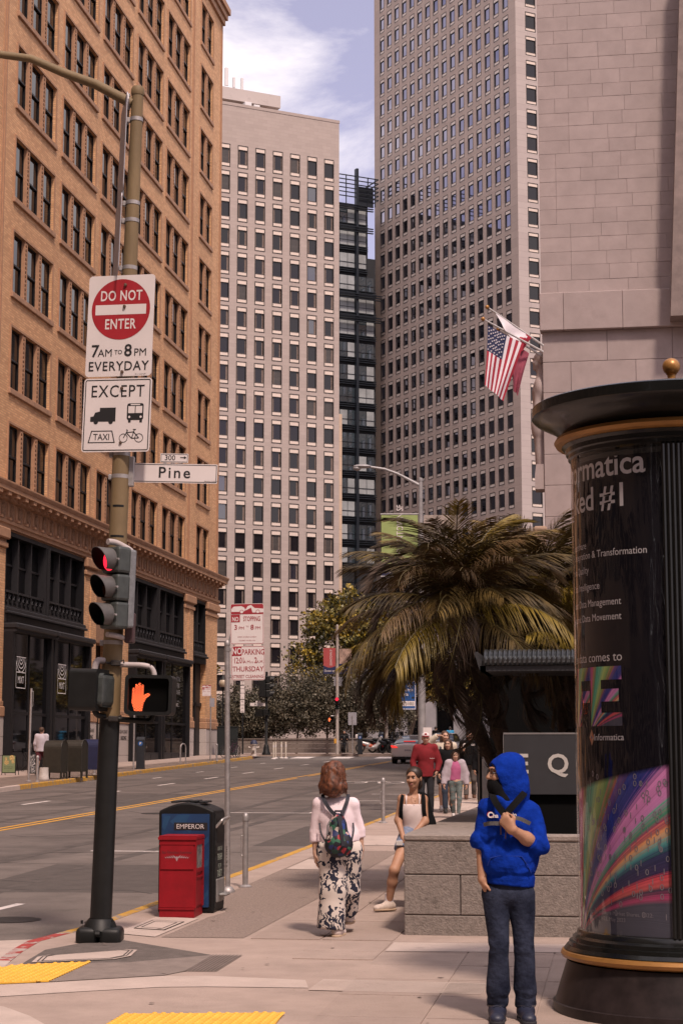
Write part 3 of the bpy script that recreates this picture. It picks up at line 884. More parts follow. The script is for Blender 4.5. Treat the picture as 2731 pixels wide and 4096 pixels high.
# narrow face, one column of windows, faces +x local
nz_ = [(a, c) for a, c in tz]
sub = MB(); wall_holes(sub, [(1.8, 3.7)], nz_, 0, 22, 0, 150, .16)
sub.xf(Matrix.Rotation(PI / 2, 4, 'Z') @ Matrix.Identity(4)); sub.xf(Matrix.Translation((0.004, 0, 0)))
sub.build('narrow_wall', brickmat('lighter granite panels', (.40, .34, .315), (.37, .31, .29), (.28, .235, .22), 2.2, .98, off=0, msize=.02, bump=.1, var=.05), tw)
def twin(ww, wh):
    f = MB()
    for a in ((0, .11, 0, wh), (ww - .11, ww, 0, wh), (.11, ww - .11, 0, .1), (.11, ww - .11, wh - .1, wh), (.11, ww - .11, .50, .57), (.11, ww - .11, wh - .64, wh - .57)):
        f.box(a[0], a[1], -.03, .14, a[2], a[3], 0)
    g = MB(); g.add([(.11, .12, .57), (ww - .11, .12, .57), (ww - .11, .12, wh - .64), (.11, .12, wh - .64)], [(0, 1, 2, 3)])
    h = MB(); h.box(.11, ww - .11, .02, .1, .1, .50); k = MB(); k.box(.11, ww - .11, .02, .1, wh - .57, wh - .1)
    return f, g, h, k
F, G, H1, H2 = twin(1.62, 3.15)
fm, gm, p1, p2 = F.mesh('window', M_bronze), G.mesh('pane', M_gl2), H1.mesh('panel', M_panel2), H2.mesh('panel', M_panel2)
cand = [(a, c) for a, _ in tx for c, _ in tz if c > 20]
cand.sort(key=lambda t: (-t[0] * .0 + abs(t[1] - 75) * .6 - t[0] * .9))
rest = MB()
for i, (a, c) in enumerate(cand):
    if i < 280:
        o = obj('window', fm, tw, (a, 0, c)); obj('pane', gm, o); obj('panel', p1, o); obj('panel', p2, o)
    else:
        for src, mi in ((F, 0), (G, 1), (H1, 2), (H2, 2)):
            k = len(rest.v); rest.v += [(x + a, y, z + c) for x, y, z in src.v]; rest.f += [tuple(j + k for j in f_) for f_ in src.f]; rest.m += [mi] * len(src.f)
tag(rest.build('window', [M_bronze, M_gl2, M_panel2], tw), 'windows in the far left columns of the tower', kind='stuff')
F2, G2, H3, H4 = twin(1.9, 3.15)
meshes2 = [F2.mesh('window', M_bronze), G2.mesh('pane', M_gl1), H3.mesh('panel', M_panel), H4.mesh('panel', M_panel)]
for c, _ in tz:
    if c < 20: continue
    o = obj('window', meshes2[0], tw, (.002, 1.8, c), PI / 2)
    for m_ in meshes2[1:]: obj(m_.name.split('.')[0], m_, o)

# ---------------------------------------------------------------- dark glass building between the towers
M_steel = mat('dark blue steel', (.02, .026, .035), .45, .4, var=.1)
M_gl3 = mat('blue-grey glass', (.035, .048, .058), .06, var=.4, scale=.15, spec=.8, ior=1.9)
gb = thing('glass_building', 'dark glass and steel high-rise showing between the two stone towers', 'building', (-43.5, 295.9, 0), math.atan2(.566, .825))
mb = MB(); mb.box(-55, 2.5, .5, 25, 0, 96.8); mb.box(2.5, 4.0, .5, 25, 0, 87.6)
mb.build('core', mat('dark floor plates', (.016, .018, .022), .8, var=.3, scale=.3), gb)
M_lit = mat('pale roller shade', (.30, .32, .33), .8, var=.3, scale=.2)
rr = random.Random(9)
for k in range(24):
    z0 = 96.4 - 3.95 * (k + 1)
    for x0, n in ((-12.0, 8), (.6, 1 if z0 > 84 else 2)):
        for j in range(n):
            a = x0 + j * 1.5
            if z0 < 30: continue
            mb = MB(); mb.add([(a + .05, .3, z0 + .9), (a + 1.45, .3, z0 + .9), (a + 1.45, .3, z0 + 3.5), (a + .05, .3, z0 + 3.5)], [(0, 1, 2, 3)])
            mb.build('pane', M_lit if rr.random() < (.85 if k < 5 else .5 if k < 9 else .22) else M_gl3, gb)
    if z0 > 28:
        mb = MB(); xr = 2.3 if z0 > 84 else 3.9
        for zz in (z0 + .1, z0 + .45, z0 + .8, z0 + 1.9): mb.box(-14, xr, -.05 if zz < z0 + 1 else .2, .28, zz, zz + (.14 if zz < z0 + 1 else .06))
        if k in (0, 1, 4, 5):
            for zz in (3.2, 3.6, 4.0): mb.box(-14, xr + .7, -.9, -.5, z0 + zz, z0 + zz + .12)
        mb.build('louvre', M_steel, gb)
mb = MB(); mb.box(-.2, .25, -.6, .2, 20, 103.2); mb.build('mast_column', M_steel, gb)
mb = MB()
for k in range(6):
    z = 98.0 + k * .75; mb.box(-14, 4.2, -.4, -.2, z, z + .14); mb.box(4.1, 4.3, -.3, 5, z, z + .14)
for x in (-9, -5, -2, 2.2, 3.6): mb.box(x, x + .12, -.2, 0, 96.8, 102)
mb.box(.3, 3.4, 0, .2, 96.8, 100.2)
mb.build('roof_screen', M_steel, gb)

# ---------------------------------------------------------------- granite building on the right (wall facing us at y = 63)
M_gran2 = mat('weathered grey granite', (.325, .265, .252), .85, var=.10, scale=1.3, bump=.25, bscale=45, wear=((.27, .215, .205), .9, .58, .2), detail=10, randv=.05)
M_joint = mat('mortar joint', (.31, .253, .24), .95, var=.1)
ex = thing('granite_building', 'windowless grey granite block building behind the kiosk on the right', 'building', (-2.5, 63, 0), 0)
mb = MB(); mb.box(.012, 18, .03, 30, 0, 40); mb.build('core', M_joint, ex)
rr = random.Random(21)
z = 18.55; row = 0
while z < 32:
    h = (.50, .56, .5, .54)[row % 4]
    x = .0
    first = True
    while x < 6.5:
        w_ = rr.uniform(.85, 1.5) if not first else rr.choice((.6, 1.1))
        first = False
        mb = MB(); dy = rr.uniform(-.005, .004)
        mb.bbox(x + .003, x + w_ - .003, dy, .3, z + .003, z + h - .003, .006); mb.build('stone_block', M_gran2, ex); x += w_
    z += h; row += 1
x = -.06
for w_ in (.85, 2.1, 2.2, 2.2):
    mb = MB(); mb.bbox(x + .004, x + w_ - .004, -.28, .3, 17.16, 18.54, .02); mb.build('stone_block', M_gran2, ex); x += w_
z = 17.16; row = 0
while z > 2:
    h = 1.12; x = .02
    first = row % 2
    while x < 6.5:
        w_ = 1.0 if first else 2.3
        first = False
        mb = MB(); mb.bbox(x + .005, x + w_ - .005, -.02 + rr.uniform(-.006, .006), .3, z - h + .005, z - .005, .012); mb.build('stone_block', M_gran2, ex); x += w_
    z -= h; row += 1
mb = MB(); mb.prism([(4.55, 17.3), (5.9, 17.3), (5.9, 31), (5.25, 31)], -1.2, .0); mb.build('battered_pilaster', mat('dark brown granite', (.21, .165, .15), .9, var=.2, scale=2), ex)  # darker brown stone than the wall blocks
mb = MB(); mb.bbox(-.36, .04, -.1, .5, 3, 10.1, .02); mb.bbox(-.40, .08, -.14, .54, 9.95, 10.06, .02); mb.build('tan_pier', mat('tan stucco', (.36, .25, .18), .9, var=.1), ex)
# ================================================================ STREET FURNITURE
YAW = R(8.845)
M_sgnw = mat('sign sheeting white', (.66, .60, .585), .5, var=.04, scale=3)
M_blk = mat('sign black', (.012, .011, .012), .55, var=0)
M_sred = mat('sign red', (.33, .012, .02), .5, var=.08, scale=9)
M_sred2 = mat('sign maroon red', (.30, .02, .03), .5, var=.06)
M_galv = mat('galvanised steel', (.36, .335, .33), .5, .55, var=.18, scale=12, bump=.05)
M_alum = mat('sign back aluminium', (.34, .33, .36), .5, .4, var=.08, scale=4)
M_pole = mat('olive painted pole', (.175, .12, .058), .7, var=.18, scale=5, stretch=(1, 1, .35), wear=((.06, .05, .04), 3.0, .66, .05), bump=.15)
M_poled = mat('black-green painted steel', (.009, .0095, .0095), .5, spec=.3, var=.25, scale=8, wear=((.12, .11, .10), 6, .73, .02))
M_sigh = mat('signal housing grey-green', (.045, .052, .05), .5, var=.25, scale=14, bump=.05)
M_sigl = mat('weathered grey paint', (.16, .165, .175), .6, var=.2, scale=20, wear=((.36, .36, .38), 5, .66, .03))
M_pipe = mat('primer pink-grey pipe', (.40, .345, .335), .6, var=.15, scale=9)
M_vis = mat('visor grey', (.085, .08, .078), .6, var=.2, scale=10)
M_visi = mat('visor and shade black', (.005, .005, .005), .9, var=0, spec=.08)  # also the painted shade on the canopy's rear wall
M_lred = mat('lit red lens', (.5, .02, .03), .4, var=0, emit=(1, .02, .05), es=1.6)
M_lamb = mat('unlit amber lens', (.06, .02, .008), .3, var=0)
M_lgrn = mat('unlit green lens', (.004, .03, .014), .3, var=0)
M_hand = mat('lit orange hand', (.6, .1, .02), .5, var=0, emit=(1, .15, .05), es=1.7)

def pipe(mb, pts, r, n=10, mi=0):
    """pipe with rounded corners"""
    P = [Vector(p) for p in pts]
    out = [P[0]]
    for i in range(1, len(P) - 1):
        a = (P[i - 1] - P[i]).normalized(); c = (P[i + 1] - P[i]).normalized(); d = r * 2
        for t in (0, .25, .5, .75, 1):
            out.append((P[i] + a * d) * (1 - t) ** 2 + P[i] * 2 * t * (1 - t) + (P[i] + c * d) * t * t)
    out.append(P[-1])
    return mb.tube(out, r, n, mi)
def plate(name, x0, x1, z0, z1, r, parent, mats, y=0., loc=None, rz=0, draw=None, thick=.006, border=None):
    """sign plate: rounded panel, face towards -y; draw(mb) adds the print 1.5 mm proud"""
    mb = MB(); mb.prism(rrect(x0, x1, z0, z1, r), y, y + thick, mi=0)
    o = mb.build(name, mats[0], parent, loc=loc, rz=rz)
    pr = MB()
    if border:
        ins, t, mi = border
        ring2d(pr, rrect(x0 + ins, x1 - ins, z0 + ins, z1 - ins, max(r - ins, .005)), rrect(x0 + ins + t, x1 - ins - t, z0 + ins + t, z1 - ins - t, max(r - ins - t, .004)), y - .0012, mi)
    if draw: draw(pr, y - .0018)
    if pr.v: pr.build('lettering', mats[1:], o)
    return o
# ---------------------------------------------------------------- signal pole with signs
sp = thing('signal_pole', 'olive and black traffic signal pole with do-not-enter signs in the left foreground', 'signal pole', (-4.615, 15.668, gz(15.668, SW)))
sp.rotation_euler = (0, .0274, YAW)
mb = MB(); mb.lathe([(.092, 1.96), (.078, 5), (.055, 7.88)], 20); mb.build('pole', M_pole, sp, True)
mb = MB(); mb.lathe([(.098, .1), (.097, .5), (.094, 1.5), (.093, 1.965)], 20); mb.build('lower_pole', M_poled, sp, True)
mb = MB(); mb.lathe([(.06, 7.86), (.064, 7.88), (.064, 7.92), (.05, 7.945), (0, 7.955)], 16); mb.build('pole_cap', M_pole, sp, True)
mb = MB()
for sgn in (-1, 1):
    mb.bbox(min(sgn * .005, sgn * .2), max(sgn * .005, sgn * .2), -.16, .16, -.03, .13, .045, seg=3)
mb.lathe([(.16, .10), (.13, .17), (.105, .2)], 20); mb.tube([(-.02, -.17, .08), (.02, -.17, .08)], .03, 8)
mb.tube([(-.15, -.12, .16), (-.15, -.12, .19)], .012, 6); mb.tube([(.12, -.12, .18), (.12, -.12, .2)], .012, 6)
mb.build('base_collar', M_poled, sp, True)
for z, r_ in ((7.62, .062), (6.80, .068), (6.63, .069), (6.17, .071), (4.40, .082), (4.19, .083), (2.66, .091)):
    mb = MB(); mb.lathe([(r_, z - .018), (r_, z + .018)], 18); mb.bbox(-r_ - .03, -r_ + .005, -.02, .02, z - .03, z + .02, .005); mb.build('steel_band', M_galv, sp, True)
for z, a, h_ in ((3.62, 1.6, .02), (3.4, 1.5, .018), (3.9, 1.3, .02)):
    r_ = .092 - (z - 1.96) * .0045 + .001
    mb = MB(); mb.lathe([(r_, z), (r_, z + h_)], 10, a0=-PI / 2 - a / 2, a1=-PI / 2 + a / 2); mb.build('scuff_band', M_poled, sp)
mb = MB(); P_ = [(-.05, 0, 7.78), (-.4, 0, 7.96), (-.72, 0, 8.07), (-1.03, 0, 8.2), (-1.34, 0, 8.235), (-2.0, -.02, 8.22), (-2.8, -.05, 8.2)]
mb.tube(P_, [.05, .046, .042, .038, .036, .034, .03], 10); mb.build('lamp_arm', M_pole, sp, True)
mb = MB(); mb.lathe([(.055, -.02), (.075, -.02), (.075, .0), (.055, .0)], 16, c=(-.07, 0, 7.80), axis='X'); mb.build('arm_flange', M_galv, sp)
# back signs seen edge on
for z0, z1, xx in ((6.86, 7.82, -.11), (6.08, 6.84, -.12)):
    mb = MB(); mb.prism(rrect(-.32, .32, z0, z1, .05), -.004, .004); mb.build('sign_back', M_alum, sp, loc=(xx - .02, .07, 0), rz=R(-78))
# do not enter
def d_dne(pr, y):
    disc2d(pr, -.0, .635, .288, y, 1, 48); y -= .001
    letter(pr, 'DO NOT', 0, .72, .135, y, 0, bold=.016, sx=.72, space=1.08)
    letter(pr, 'ENTER', 0, .45, .135, y, 0, bold=.016, sx=.72, space=1.08)
    poly2d(pr, [(-.25, .585), (.25, .585), (.25, .68), (-.25, .68)], y, 0)
    letter(pr, '7', -.235, .19, .16, y, 2, bold=.014); letter(pr, 'AM', -.135, .19, .10, y, 2, bold=.012); letter(pr, 'TO', -.005, .21, .055, y, 2, bold=.004)
    letter(pr, '8', .09, .19, .16, y, 2, bold=.014); letter(pr, 'PM', .21, .19, .10, y, 2, bold=.012)
    letter(pr, 'EVERYDAY', 0, .055, .125, y, 2, bold=.008, sx=.92, space=1.1)
    letter(pr, '24-11 CCSF AM', .22, .012, .016, y, 2)
plate('do_not_enter_sign', -.325, .325, 0, .96, .035, sp, [M_sgnw, M_sgnw, M_sred, M_blk], y=-.10, loc=(-.03, 0, 5.115), rz=R(-14), draw=d_dne)
def d_exc(pr, y):
    letter(pr, 'EXCEPT', 0, .515, .16, y, 0, bold=.004, sx=.86, space=1.12)
    # truck
    poly2d(pr, [(-.255, .285), (-.01, .285), (-.01, .415), (-.165, .415), (-.165, .38), (-.21, .37), (-.225, .335), (-.255, .33)], y, 0)
    for cx in (-.20, -.055): disc2d(pr, cx, .282, .022, y - .0004, 0, 16)
    # bus
    poly2d(pr, rrect(.10, .26, .295, .452, .02, 3), y, 0)
    for a, b_ in ((.112, .176), (.184, .248)): poly2d(pr, [(a, .36), (b_, .36), (b_, .425), (a, .425)], y - .0008, 1)
    poly2d(pr, [(.135, .434), (.225, .434), (.225, .445), (.135, .445)], y - .0008, 1)
    for a in (.115, .225): disc2d(pr, a + .01, .325, .011, y - .0008, 1, 10); poly2d(pr, [(a - .0, .272), (a + .025, .272), (a + .025, .296), (a, .296)], y, 0)
    # taxi sign
    o = [(-.27, .085), (-.005, .085), (-.035, .20), (-.24, .20)]; i_ = [(-.258, .093), (-.017, .093), (-.043, .192), (-.232, .192)]
    ring2d(pr, o, i_, y, 0); letter(pr, 'TAXI', -.138, .112, .085, y, 0, bold=.006, sx=.85)
    # bicycle
    for cx in (.075, .225):
        n = 24; ring2d(pr, [(cx + .042 * math.cos(t * PI / 12), .128 + .042 * math.sin(t * PI / 12)) for t in range(n)], [(cx + .036 * math.cos(t * PI / 12), .128 + .036 * math.sin(t * PI / 12)) for t in range(n)], y, 0)
    def ln(a, b_, w_=.004):
        d = Vector((b_[0] - a[0], b_[1] - a[1])).normalized() * w_; n_ = (-d.y, d.x)
        poly2d(pr, [(a[0] + n_[0], a[1] + n_[1]), (b_[0] + n_[0], b_[1] + n_[1]), (b_[0] - n_[0], b_[1] - n_[1]), (a[0] - n_[0], a[1] - n_[1])], y, 0)
    for a, b_ in (((.075, .128), (.115, .20)), ((.103, .178), (.172, .185)), ((.103, .178), (.155, .125)), ((.155, .125), (.18, .205)), ((.155, .125), (.225, .128)), ((.172, .185), (.225, .128)), ((.115, .20), (.10, .205)), ((.165, .207), (.195, .207))): ln(a, b_)
plate('except_sign', -.33, .33, 0, .69, .03, sp, [M_sgnw, M_blk, M_sgnw], y=-.105, loc=(-.025, 0, 4.405), rz=R(-13), draw=d_exc, border=(.012, .009, 0))
mb = MB()
for x, z in ((-.02, 5.98), (-.02, 5.775), (-.015, 5.155), (-.01, 5.0), (-.0, 4.49)): mb.lathe([(0, -.128), (.014, -.126), (.016, -.105)], 10, c=(x, 0, z), axis='Y')
mb.build('bolt', mat('rusty bolt', (.10, .06, .04), .6, .4, var=.3, scale=40), sp)
# street name blade
mb = MB(); mb.bbox(.07, .125, -.03, .03, 4.10, 4.38, .008); mb.build('blade_bracket', M_galv, sp)
def d_pine(pr, y):
    letter(pr, 'Pine', .0, .048, .145, y, 0, bold=.012, space=1.25); letter(pr, 'MS DOU CCSF AM', .345, .015, .016, y, 0, bold=.004)
plate('street_name_sign', -.40, .40, 0, .18, .008, sp, [M_sgnw, M_blk], y=-.01, loc=(.495, 0, 4.145), rz=R(-3), draw=d_pine, border=(.008, .006, 0))
def d_300(pr, y):
    letter(pr, '300', -.04, .022, .068, y, 0, bold=.006)
    poly2d(pr, [(.055, .044), (.095, .044), (.095, .052), (.055, .052)], y, 0); poly2d(pr, [(.09, .034), (.115, .048), (.09, .062)], y, 0)
plate('block_number_sign', -.13, .13, 0, .085, .006, sp, [M_sgnw, M_blk], y=-.01, loc=(.49, 0, 4.335), rz=R(-3), draw=d_300, border=(.006, .004, 0))
# traffic signal head
def signal_head(parent, loc, rz, s=1., lit=0, dark=False):
    hm = M_sigh if not dark else M_poled
    mb = MB()
    for k in range(3): mb.bbox(-.125 * s, .125 * s, -.03 * s, .12 * s, (k * .25 + .005) * s, (k * .25 + .245) * s, .025 * s, seg=2)
    o = mb.build('signal_head', hm, parent, loc=loc, rz=rz)
    q = MB(); q.bbox(-.10 * s, .10 * s, .12 * s, .2 * s, .02 * s, .73 * s, .02 * s, seg=2); q.build('head_back', M_sigl if not dark else hm, o)
    for k in range(3):
        v = MB(); n = 20; r_ = .105 * s; z = (k * .25 + .125) * s
        ring = []
        for j in range(n + 1):
            t = R(-60) + R(300) * j / n
            dep_ = (.07 + .10 * (.5 + .5 * math.sin(t))) * s
            ring.append((t, dep_))
        vs = []; 
        for t, d in ring:
            for rr_ in (r_, r_ - .006 * s):
                vs += [(rr_ * math.cos(t), -.03 * s, z + rr_ * math.sin(t)), (rr_ * math.cos(t), -.03 * s - d, z + rr_ * math.sin(t))]
        fo = []; fi = []
        for j in range(n):
            a, b_ = j * 4, (j + 1) * 4
            fo.append((a, b_, b_ + 1, a + 1)); fi.append((a + 2, a + 3, b_ + 3, b_ + 2)); fo.append((a + 1, b_ + 1, b_ + 3, a + 3))
        v.add(vs, fo, 0); v.f += fi; v.m += [1] * len(fi)
        v.build('visor', [M_vis if not dark else hm, M_visi], o, True)
        l_ = MB(); l_.lathe([(.0, -.045 * s), (.05 * s, -.042 * s), (.1 * s, -.032 * s)], 20, c=(0, 0, z), axis='Y')
        m_ = [M_lgrn, M_lamb, M_lred if lit else mat('unlit red lens', (.05, .006, .006), .3, var=0)][k]
        l_.build('lens', m_, o, True)
        for sx in (-1, 1):
            c_ = MB(); c_.tube([(sx * .12 * s, -.04 * s, z + .0), (sx * .145 * s, -.04 * s, z)], .01 * s, 6); c_.build('latch', M_galv, o)
    return o
signal_head(sp, (-.005, -.25, 2.765), R(-46), 1.0, 1)
mb = MB(); pipe(mb, [(-.06, -.22, 3.56), (.0, -.16, 3.565), (.155, -.06, 3.49), (.155, -.06, 2.93)], .028); pipe(mb, [(-.03, -.22, 2.72), (.02, -.16, 2.72), (.15, -.06, 2.69)], .024)
mb.build('signal_bracket', M_pipe, sp, True)
mb = MB(); mb.bbox(.115, .20, -.12, .0, 2.655, 2.93, .01); mb.build('terminal_box', mat('dark maroon box', (.05, .025, .028), .5, var=.2), sp)
# pedestrian heads
def ped_head(parent, loc, rz, lit, s=1., sm=True):
    mb = MB(); mb.prism(rrect(-.215 * s, .215 * s, -.18 * s, .18 * s, .04 * s), 0, .16 * s); 
    o = mb.build('pedestrian_signal', M_poled, parent, loc=loc, rz=rz)
    q = MB(); ou = rrect(-.215 * s, .215 * s, -.18 * s, .18 * s, .04 * s); ii = rrect(-.185 * s, .185 * s, -.15 * s, .15 * s, .03 * s); n = len(ou)
    for y0, y1, A, B in ((-.09 * s, 0, ou, ou), (-.09 * s, -.005 * s, ii, ii)):
        q.add([(a, y0, c) for a, c in A] + [(a, y1, c) for a, c in B], [(i, (i + 1) % n, n + (i + 1) % n, n + i) for i in range(n)])
    ring2d(q, ou, ii, -.09 * s); q.build('signal_hood', M_poled, o)
    q = MB(); poly2d(q, ii, -.004 * s); q.build('signal_face', M_visi, o)
    if lit:
        h = MB(); x0, z0 = -.10 * s, -.02 * s
        def hp(pts): poly2d(h, [(x0 + a * s, z0 + b_ * s) for a, b_ in pts], -.0062 * s)
        hp([(-.035, -.125), (.035, -.125), (.045, -.06), (.05, -.01), (.045, .03), (-.06, .03), (-.062, -.05)])
        for a, b_, hgt in ((-.06, -.038, .085), (-.033, -.011, .12), (-.006, .016, .13), (.021, .043, .115)): hp([(a, .025), (b_, .025), (b_, hgt - .008), ((a + b_) / 2, hgt), (a, hgt - .008)])
        hp([(.043, -.06), (.062, -.02), (.105, .025), (.095, .04), (.06, .03), (.045, .01)])
        h.build('lit_hand', M_hand, o)
    if sm:      # egg-crate visor of slanted bars
        g = MB()
        k = -.42
        while k < .42:
            for sg in (1, -1):
                a = Vector((k * s, -.15 * s)); pts = []
                steps = 12
                for j in range(steps):
                    xa = k + j * .3 / steps * 1.4; xb = k + (j + 1) * .3 / steps * 1.4
                    za = -.15 + j * .3 / steps; zb = -.15 + (j + 1) * .3 / steps
                    if -.185 < xa < .185 and -.185 < xb < .185:
                        pts.append((xa * sg * s, za * s, xb * sg * s, zb * s))
                for xa, za, xb, zb in pts:
                    t = .0028 * s
                    g.add([(xa, -.03 * s, za - t), (xb, -.03 * s, zb - t), (xb, -.03 * s, zb + t), (xa, -.03 * s, za + t)], [(0, 1, 2, 3)])
            k += .032
        g.build('egg_crate_visor', M_visi, o)
    return o
ped_head(sp, (.365, -.10, 2.19), R(-4), True)
o = ped_head(sp, (-.19, -.12, 2.22), R(-105), False, 1.03, False)
mb = MB(); mb.bbox(-.17, .17, .16, .21, -.15, .15, .045, seg=3); mb.build('head_back', M_sigh, o)
mb = MB(); pipe(mb, [(.08, -.06, 2.46), (.30, -.05, 2.46), (.375, -.03, 2.44), (.39, -.03, 2.37)], .026); pipe(mb, [(-.07, -.06, 2.49), (-.13, -.12, 2.5), (-.14, -.12, 2.4)], .03)
mb.build('upper_bracket', M_pipe, sp, True)
mb = MB(); pipe(mb, [(.06, -.06, 1.97), (.34, -.05, 1.955), (.385, -.03, 1.96), (.395, -.03, 2.02)], .026); pipe(mb, [(-.03, -.08, 1.985), (-.12, -.12, 2.0), (-.125, -.12, 2.05)], .026)
mb.build('lower_bracket', M_poled, sp, True)
for z in (2.47, 1.97):
    mb = MB(); mb.bbox(.0, .09, -.13, -.085, z - .025, z + .025, .008); mb.tube([(.09, -.11, z + .02), (.115, -.11, z + .03), (.12, -.11, z)], .008, 6); mb.tube([(-.04, -.11, z), (.04, -.11, z)], .012, 6); mb.build('clamp', M_iron, sp)

# ---------------------------------------------------------------- no stopping sign post
def ns_art(pr, y, x0, x1, z0, z1, hours, tow=True):
    W, Hh = x1 - x0, z1 - z0
    poly2d(pr, rrect(x0 + .006, x1 - .006, z1 - Hh * .26, z1 - .006, .015, 3), y, 0)
    # tow truck pictogram
    def p(pts): poly2d(pr, [(x0 + a * W, z1 - b_ * Hh) for a, b_ in pts], y - .001, 1)
    p([(.03, .20), (.03, .13), (.10, .07), (.33, .06), (.42, .10), (.45, .16), (.40, .20)])
    p([(.52, .06), (.62, .035), (.72, .11), (.99, .13), (.99, .22), (.66, .22), (.62, .10), (.46, .17), (.45, .15)])
    for cx in (.34, .82): disc2d(pr, x0 + cx * W, z1 - .2 * Hh, .06 * W, y - .0015, 0, 14); disc2d(pr, x0 + cx * W, z1 - .2 * Hh, .045 * W, y - .002, 1, 14)
    poly2d(pr, [(x0 + .02 * W, z1 - .455 * Hh), (x0 + .285 * W, z1 - .455 * Hh), (x0 + .285 * W, z1 - .27 * Hh), (x0 + .02 * W, z1 - .27 * Hh)], y - .0004, 0)
    letter(pr, 'NO', x0 + .15 * W, z1 - .43 * Hh, .15 * Hh, y - .001, 1, bold=.02, sx=.62 * W / Hh * 1.3)
    letter(pr, 'STOPPING', x0 + .64 * W, z1 - .43 * Hh, .165 * Hh, y, 0, bold=.012, sx=.66 * W / Hh)
    letter(pr, hours[0], x0 + .16 * W, z1 - .64 * Hh, .17 * Hh, y, 0, bold=.012); letter(pr, 'PM', x0 + .33 * W, z1 - .64 * Hh, .11 * Hh, y, 0, bold=.01)
    letter(pr, 'TO', x0 + .51 * W, z1 - .58 * Hh, .05 * Hh, y, 0)
    letter(pr, hours[1], x0 + .65 * W, z1 - .64 * Hh, .17 * Hh, y, 0, bold=.012); letter(pr, 'PM', x0 + .82 * W, z1 - .64 * Hh, .11 * Hh, y, 0, bold=.01)
    letter(pr, 'EXCEPT SATURDAY & SUNDAY', x0 + .5 * W, z1 - .83 * Hh, .033 * Hh, y, 0, bold=.006)
    letter(pr, 'TOWED? 415-553-1235', x0 + .5 * W, z1 - .92 * Hh, .04 * Hh, y, 0, bold=.01)
ns = thing('parking_sign_post', 'grey post with red no stopping and no parking signs beside the litter bin', 'sign post', (-4.455, 20.292, gz(20.292, SW)), YAW)
ns.rotation_euler = (0, R(-.6), YAW)
mb = MB(); mb.lathe([(.03, 0), (.03, 2.83)], 14, c=(-.02, 0, 0)); mb.build('post', M_galv, ns, True)
mb = MB(); mb.lathe([(.031, 2.82), (.034, 2.83), (.034, 2.86), (.02, 2.885), (0, 2.89)], 14, c=(-.02, 0, 0)); mb.build('post_cap', M_galv, ns, True)
mb = MB(); mb.lathe([(.0, .07), (.04, .07), (.06, .06), (.085, .02), (.085, 0)], 16, c=(-.02, 0, 0)); mb.build('post_base', M_galv, ns, True)
for z in (2.78, 2.47): mb = MB(); mb.lathe([(.033, z - .02), (.033, z + .02)], 14, c=(-.02, 0, 0)); mb.bbox(.01, .07, -.012, .012, z - .02, z + .02, .004); mb.build('clamp', M_galv, ns)
mb = MB(); mb.prism([(-.02, 2.86), (.05, 2.86), (.05, 3.05)], -.004, .004); mb.build('gusset', M_galv, ns)
def d1(pr, y): ns_art(pr, y, 0, .392, 0, .475, ('3', '8'))
plate('no_stopping_sign', 0, .392, 0, .475, .025, ns, [M_sgnw, M_sred2, M_sgnw], y=-.02, loc=(.02, 0, 2.837), rz=R(-3), draw=d1, border=(.005, .005, 0))
def d2(pr, y):
    poly2d(pr, [(.008, .285), (.12, .285), (.12, .392), (.03, .392), (.008, .37)], y, 0)
    letter(pr, 'NO', .065, .305, .105, y - .001, 1, bold=.02, sx=.72); letter(pr, 'PARKING', .255, .30, .088, y, 0, bold=.01, sx=.72)
    letter(pr, '12:01', .09, .20, .095, y, 0, bold=.012, sx=.62); letter(pr, 'A.M.', .185, .20, .045, y, 0, bold=.01); letter(pr, 'TO', .24, .2, .025, y, 0); letter(pr, '2', .285, .20, .095, y, 0, bold=.012, sx=.7); letter(pr, 'A.M.', .335, .20, .045, y, 0, bold=.01)
    letter(pr, 'THURSDAY', .195, .105, .082, y, 0, bold=.008, sx=.86); letter(pr, 'STREET CLEANING', .195, .028, .05, y, 0, bold=.006, sx=.86)
plate('no_parking_sign', 0, .392, 0, .40, .025, ns, [M_sgnw, M_sred2, M_sgnw], y=-.02, loc=(.03, 0, 2.418), rz=R(-3), draw=d2, border=(.005, .005, 0))
q = MB(); poly2d(q, [(.30, 2.46), (.325, 2.465), (.33, 2.42), (.318, 2.405), (.30, 2.43)], -.026); q.build('sticker', mat('blue sticker', (.12, .17, .26), .5, var=.5, scale=60), ns)
q = MB()
for i, c in enumerate('SKION'): v, f = txt(c, .06, .0); q.add([(-.028 + a * .0 + .03 * math.sin(0) + (b_ - .02) * .4, -.0325, .30 + i * .05 + a) for a, b_ in v], f)
q.build('graffiti', M_blk, ns)

# ---------------------------------------------------------------- meter posts (rail without meter head)
def meter_post(loc, label, s=1.):
    t = thing('meter_post', label, 'bollard', loc, YAW, 'grey meter posts along the kerbs')
    mb = MB(); mb.lathe([(.033 * s, 0), (.033 * s, .78)], 14); mb.build('post', M_galv, t, True)
    mb = MB(); mb.lathe([(.039 * s, .775), (.039 * s, .82), (.03 * s, .853), (.012 * s, .868), (0, .87)], 14); mb.build('cap', M_galv, t, True)
    mb = MB(); mb.lathe([(.08, -.005), (.08, .012), (.05, .03), (.035, .032)], 16); mb.build('flange', M_galv, t, True)
    mb = MB(); pipe(mb, [(-.03, 0, .6), (-.052, 0, .6), (-.052, 0, .37), (-.03, 0, .37)], .007, 6); mb.build('lock_ring', M_galv, t)
    return t
meter_post((-4.41, 20.954, gz(20.95, SW)), 'grey meter post on a round flange beside the litter bin')
meter_post((-4.556, 34.51, gz(34.5, SW)), 'grey meter post by the kerb left of the seated woman', 1.1)

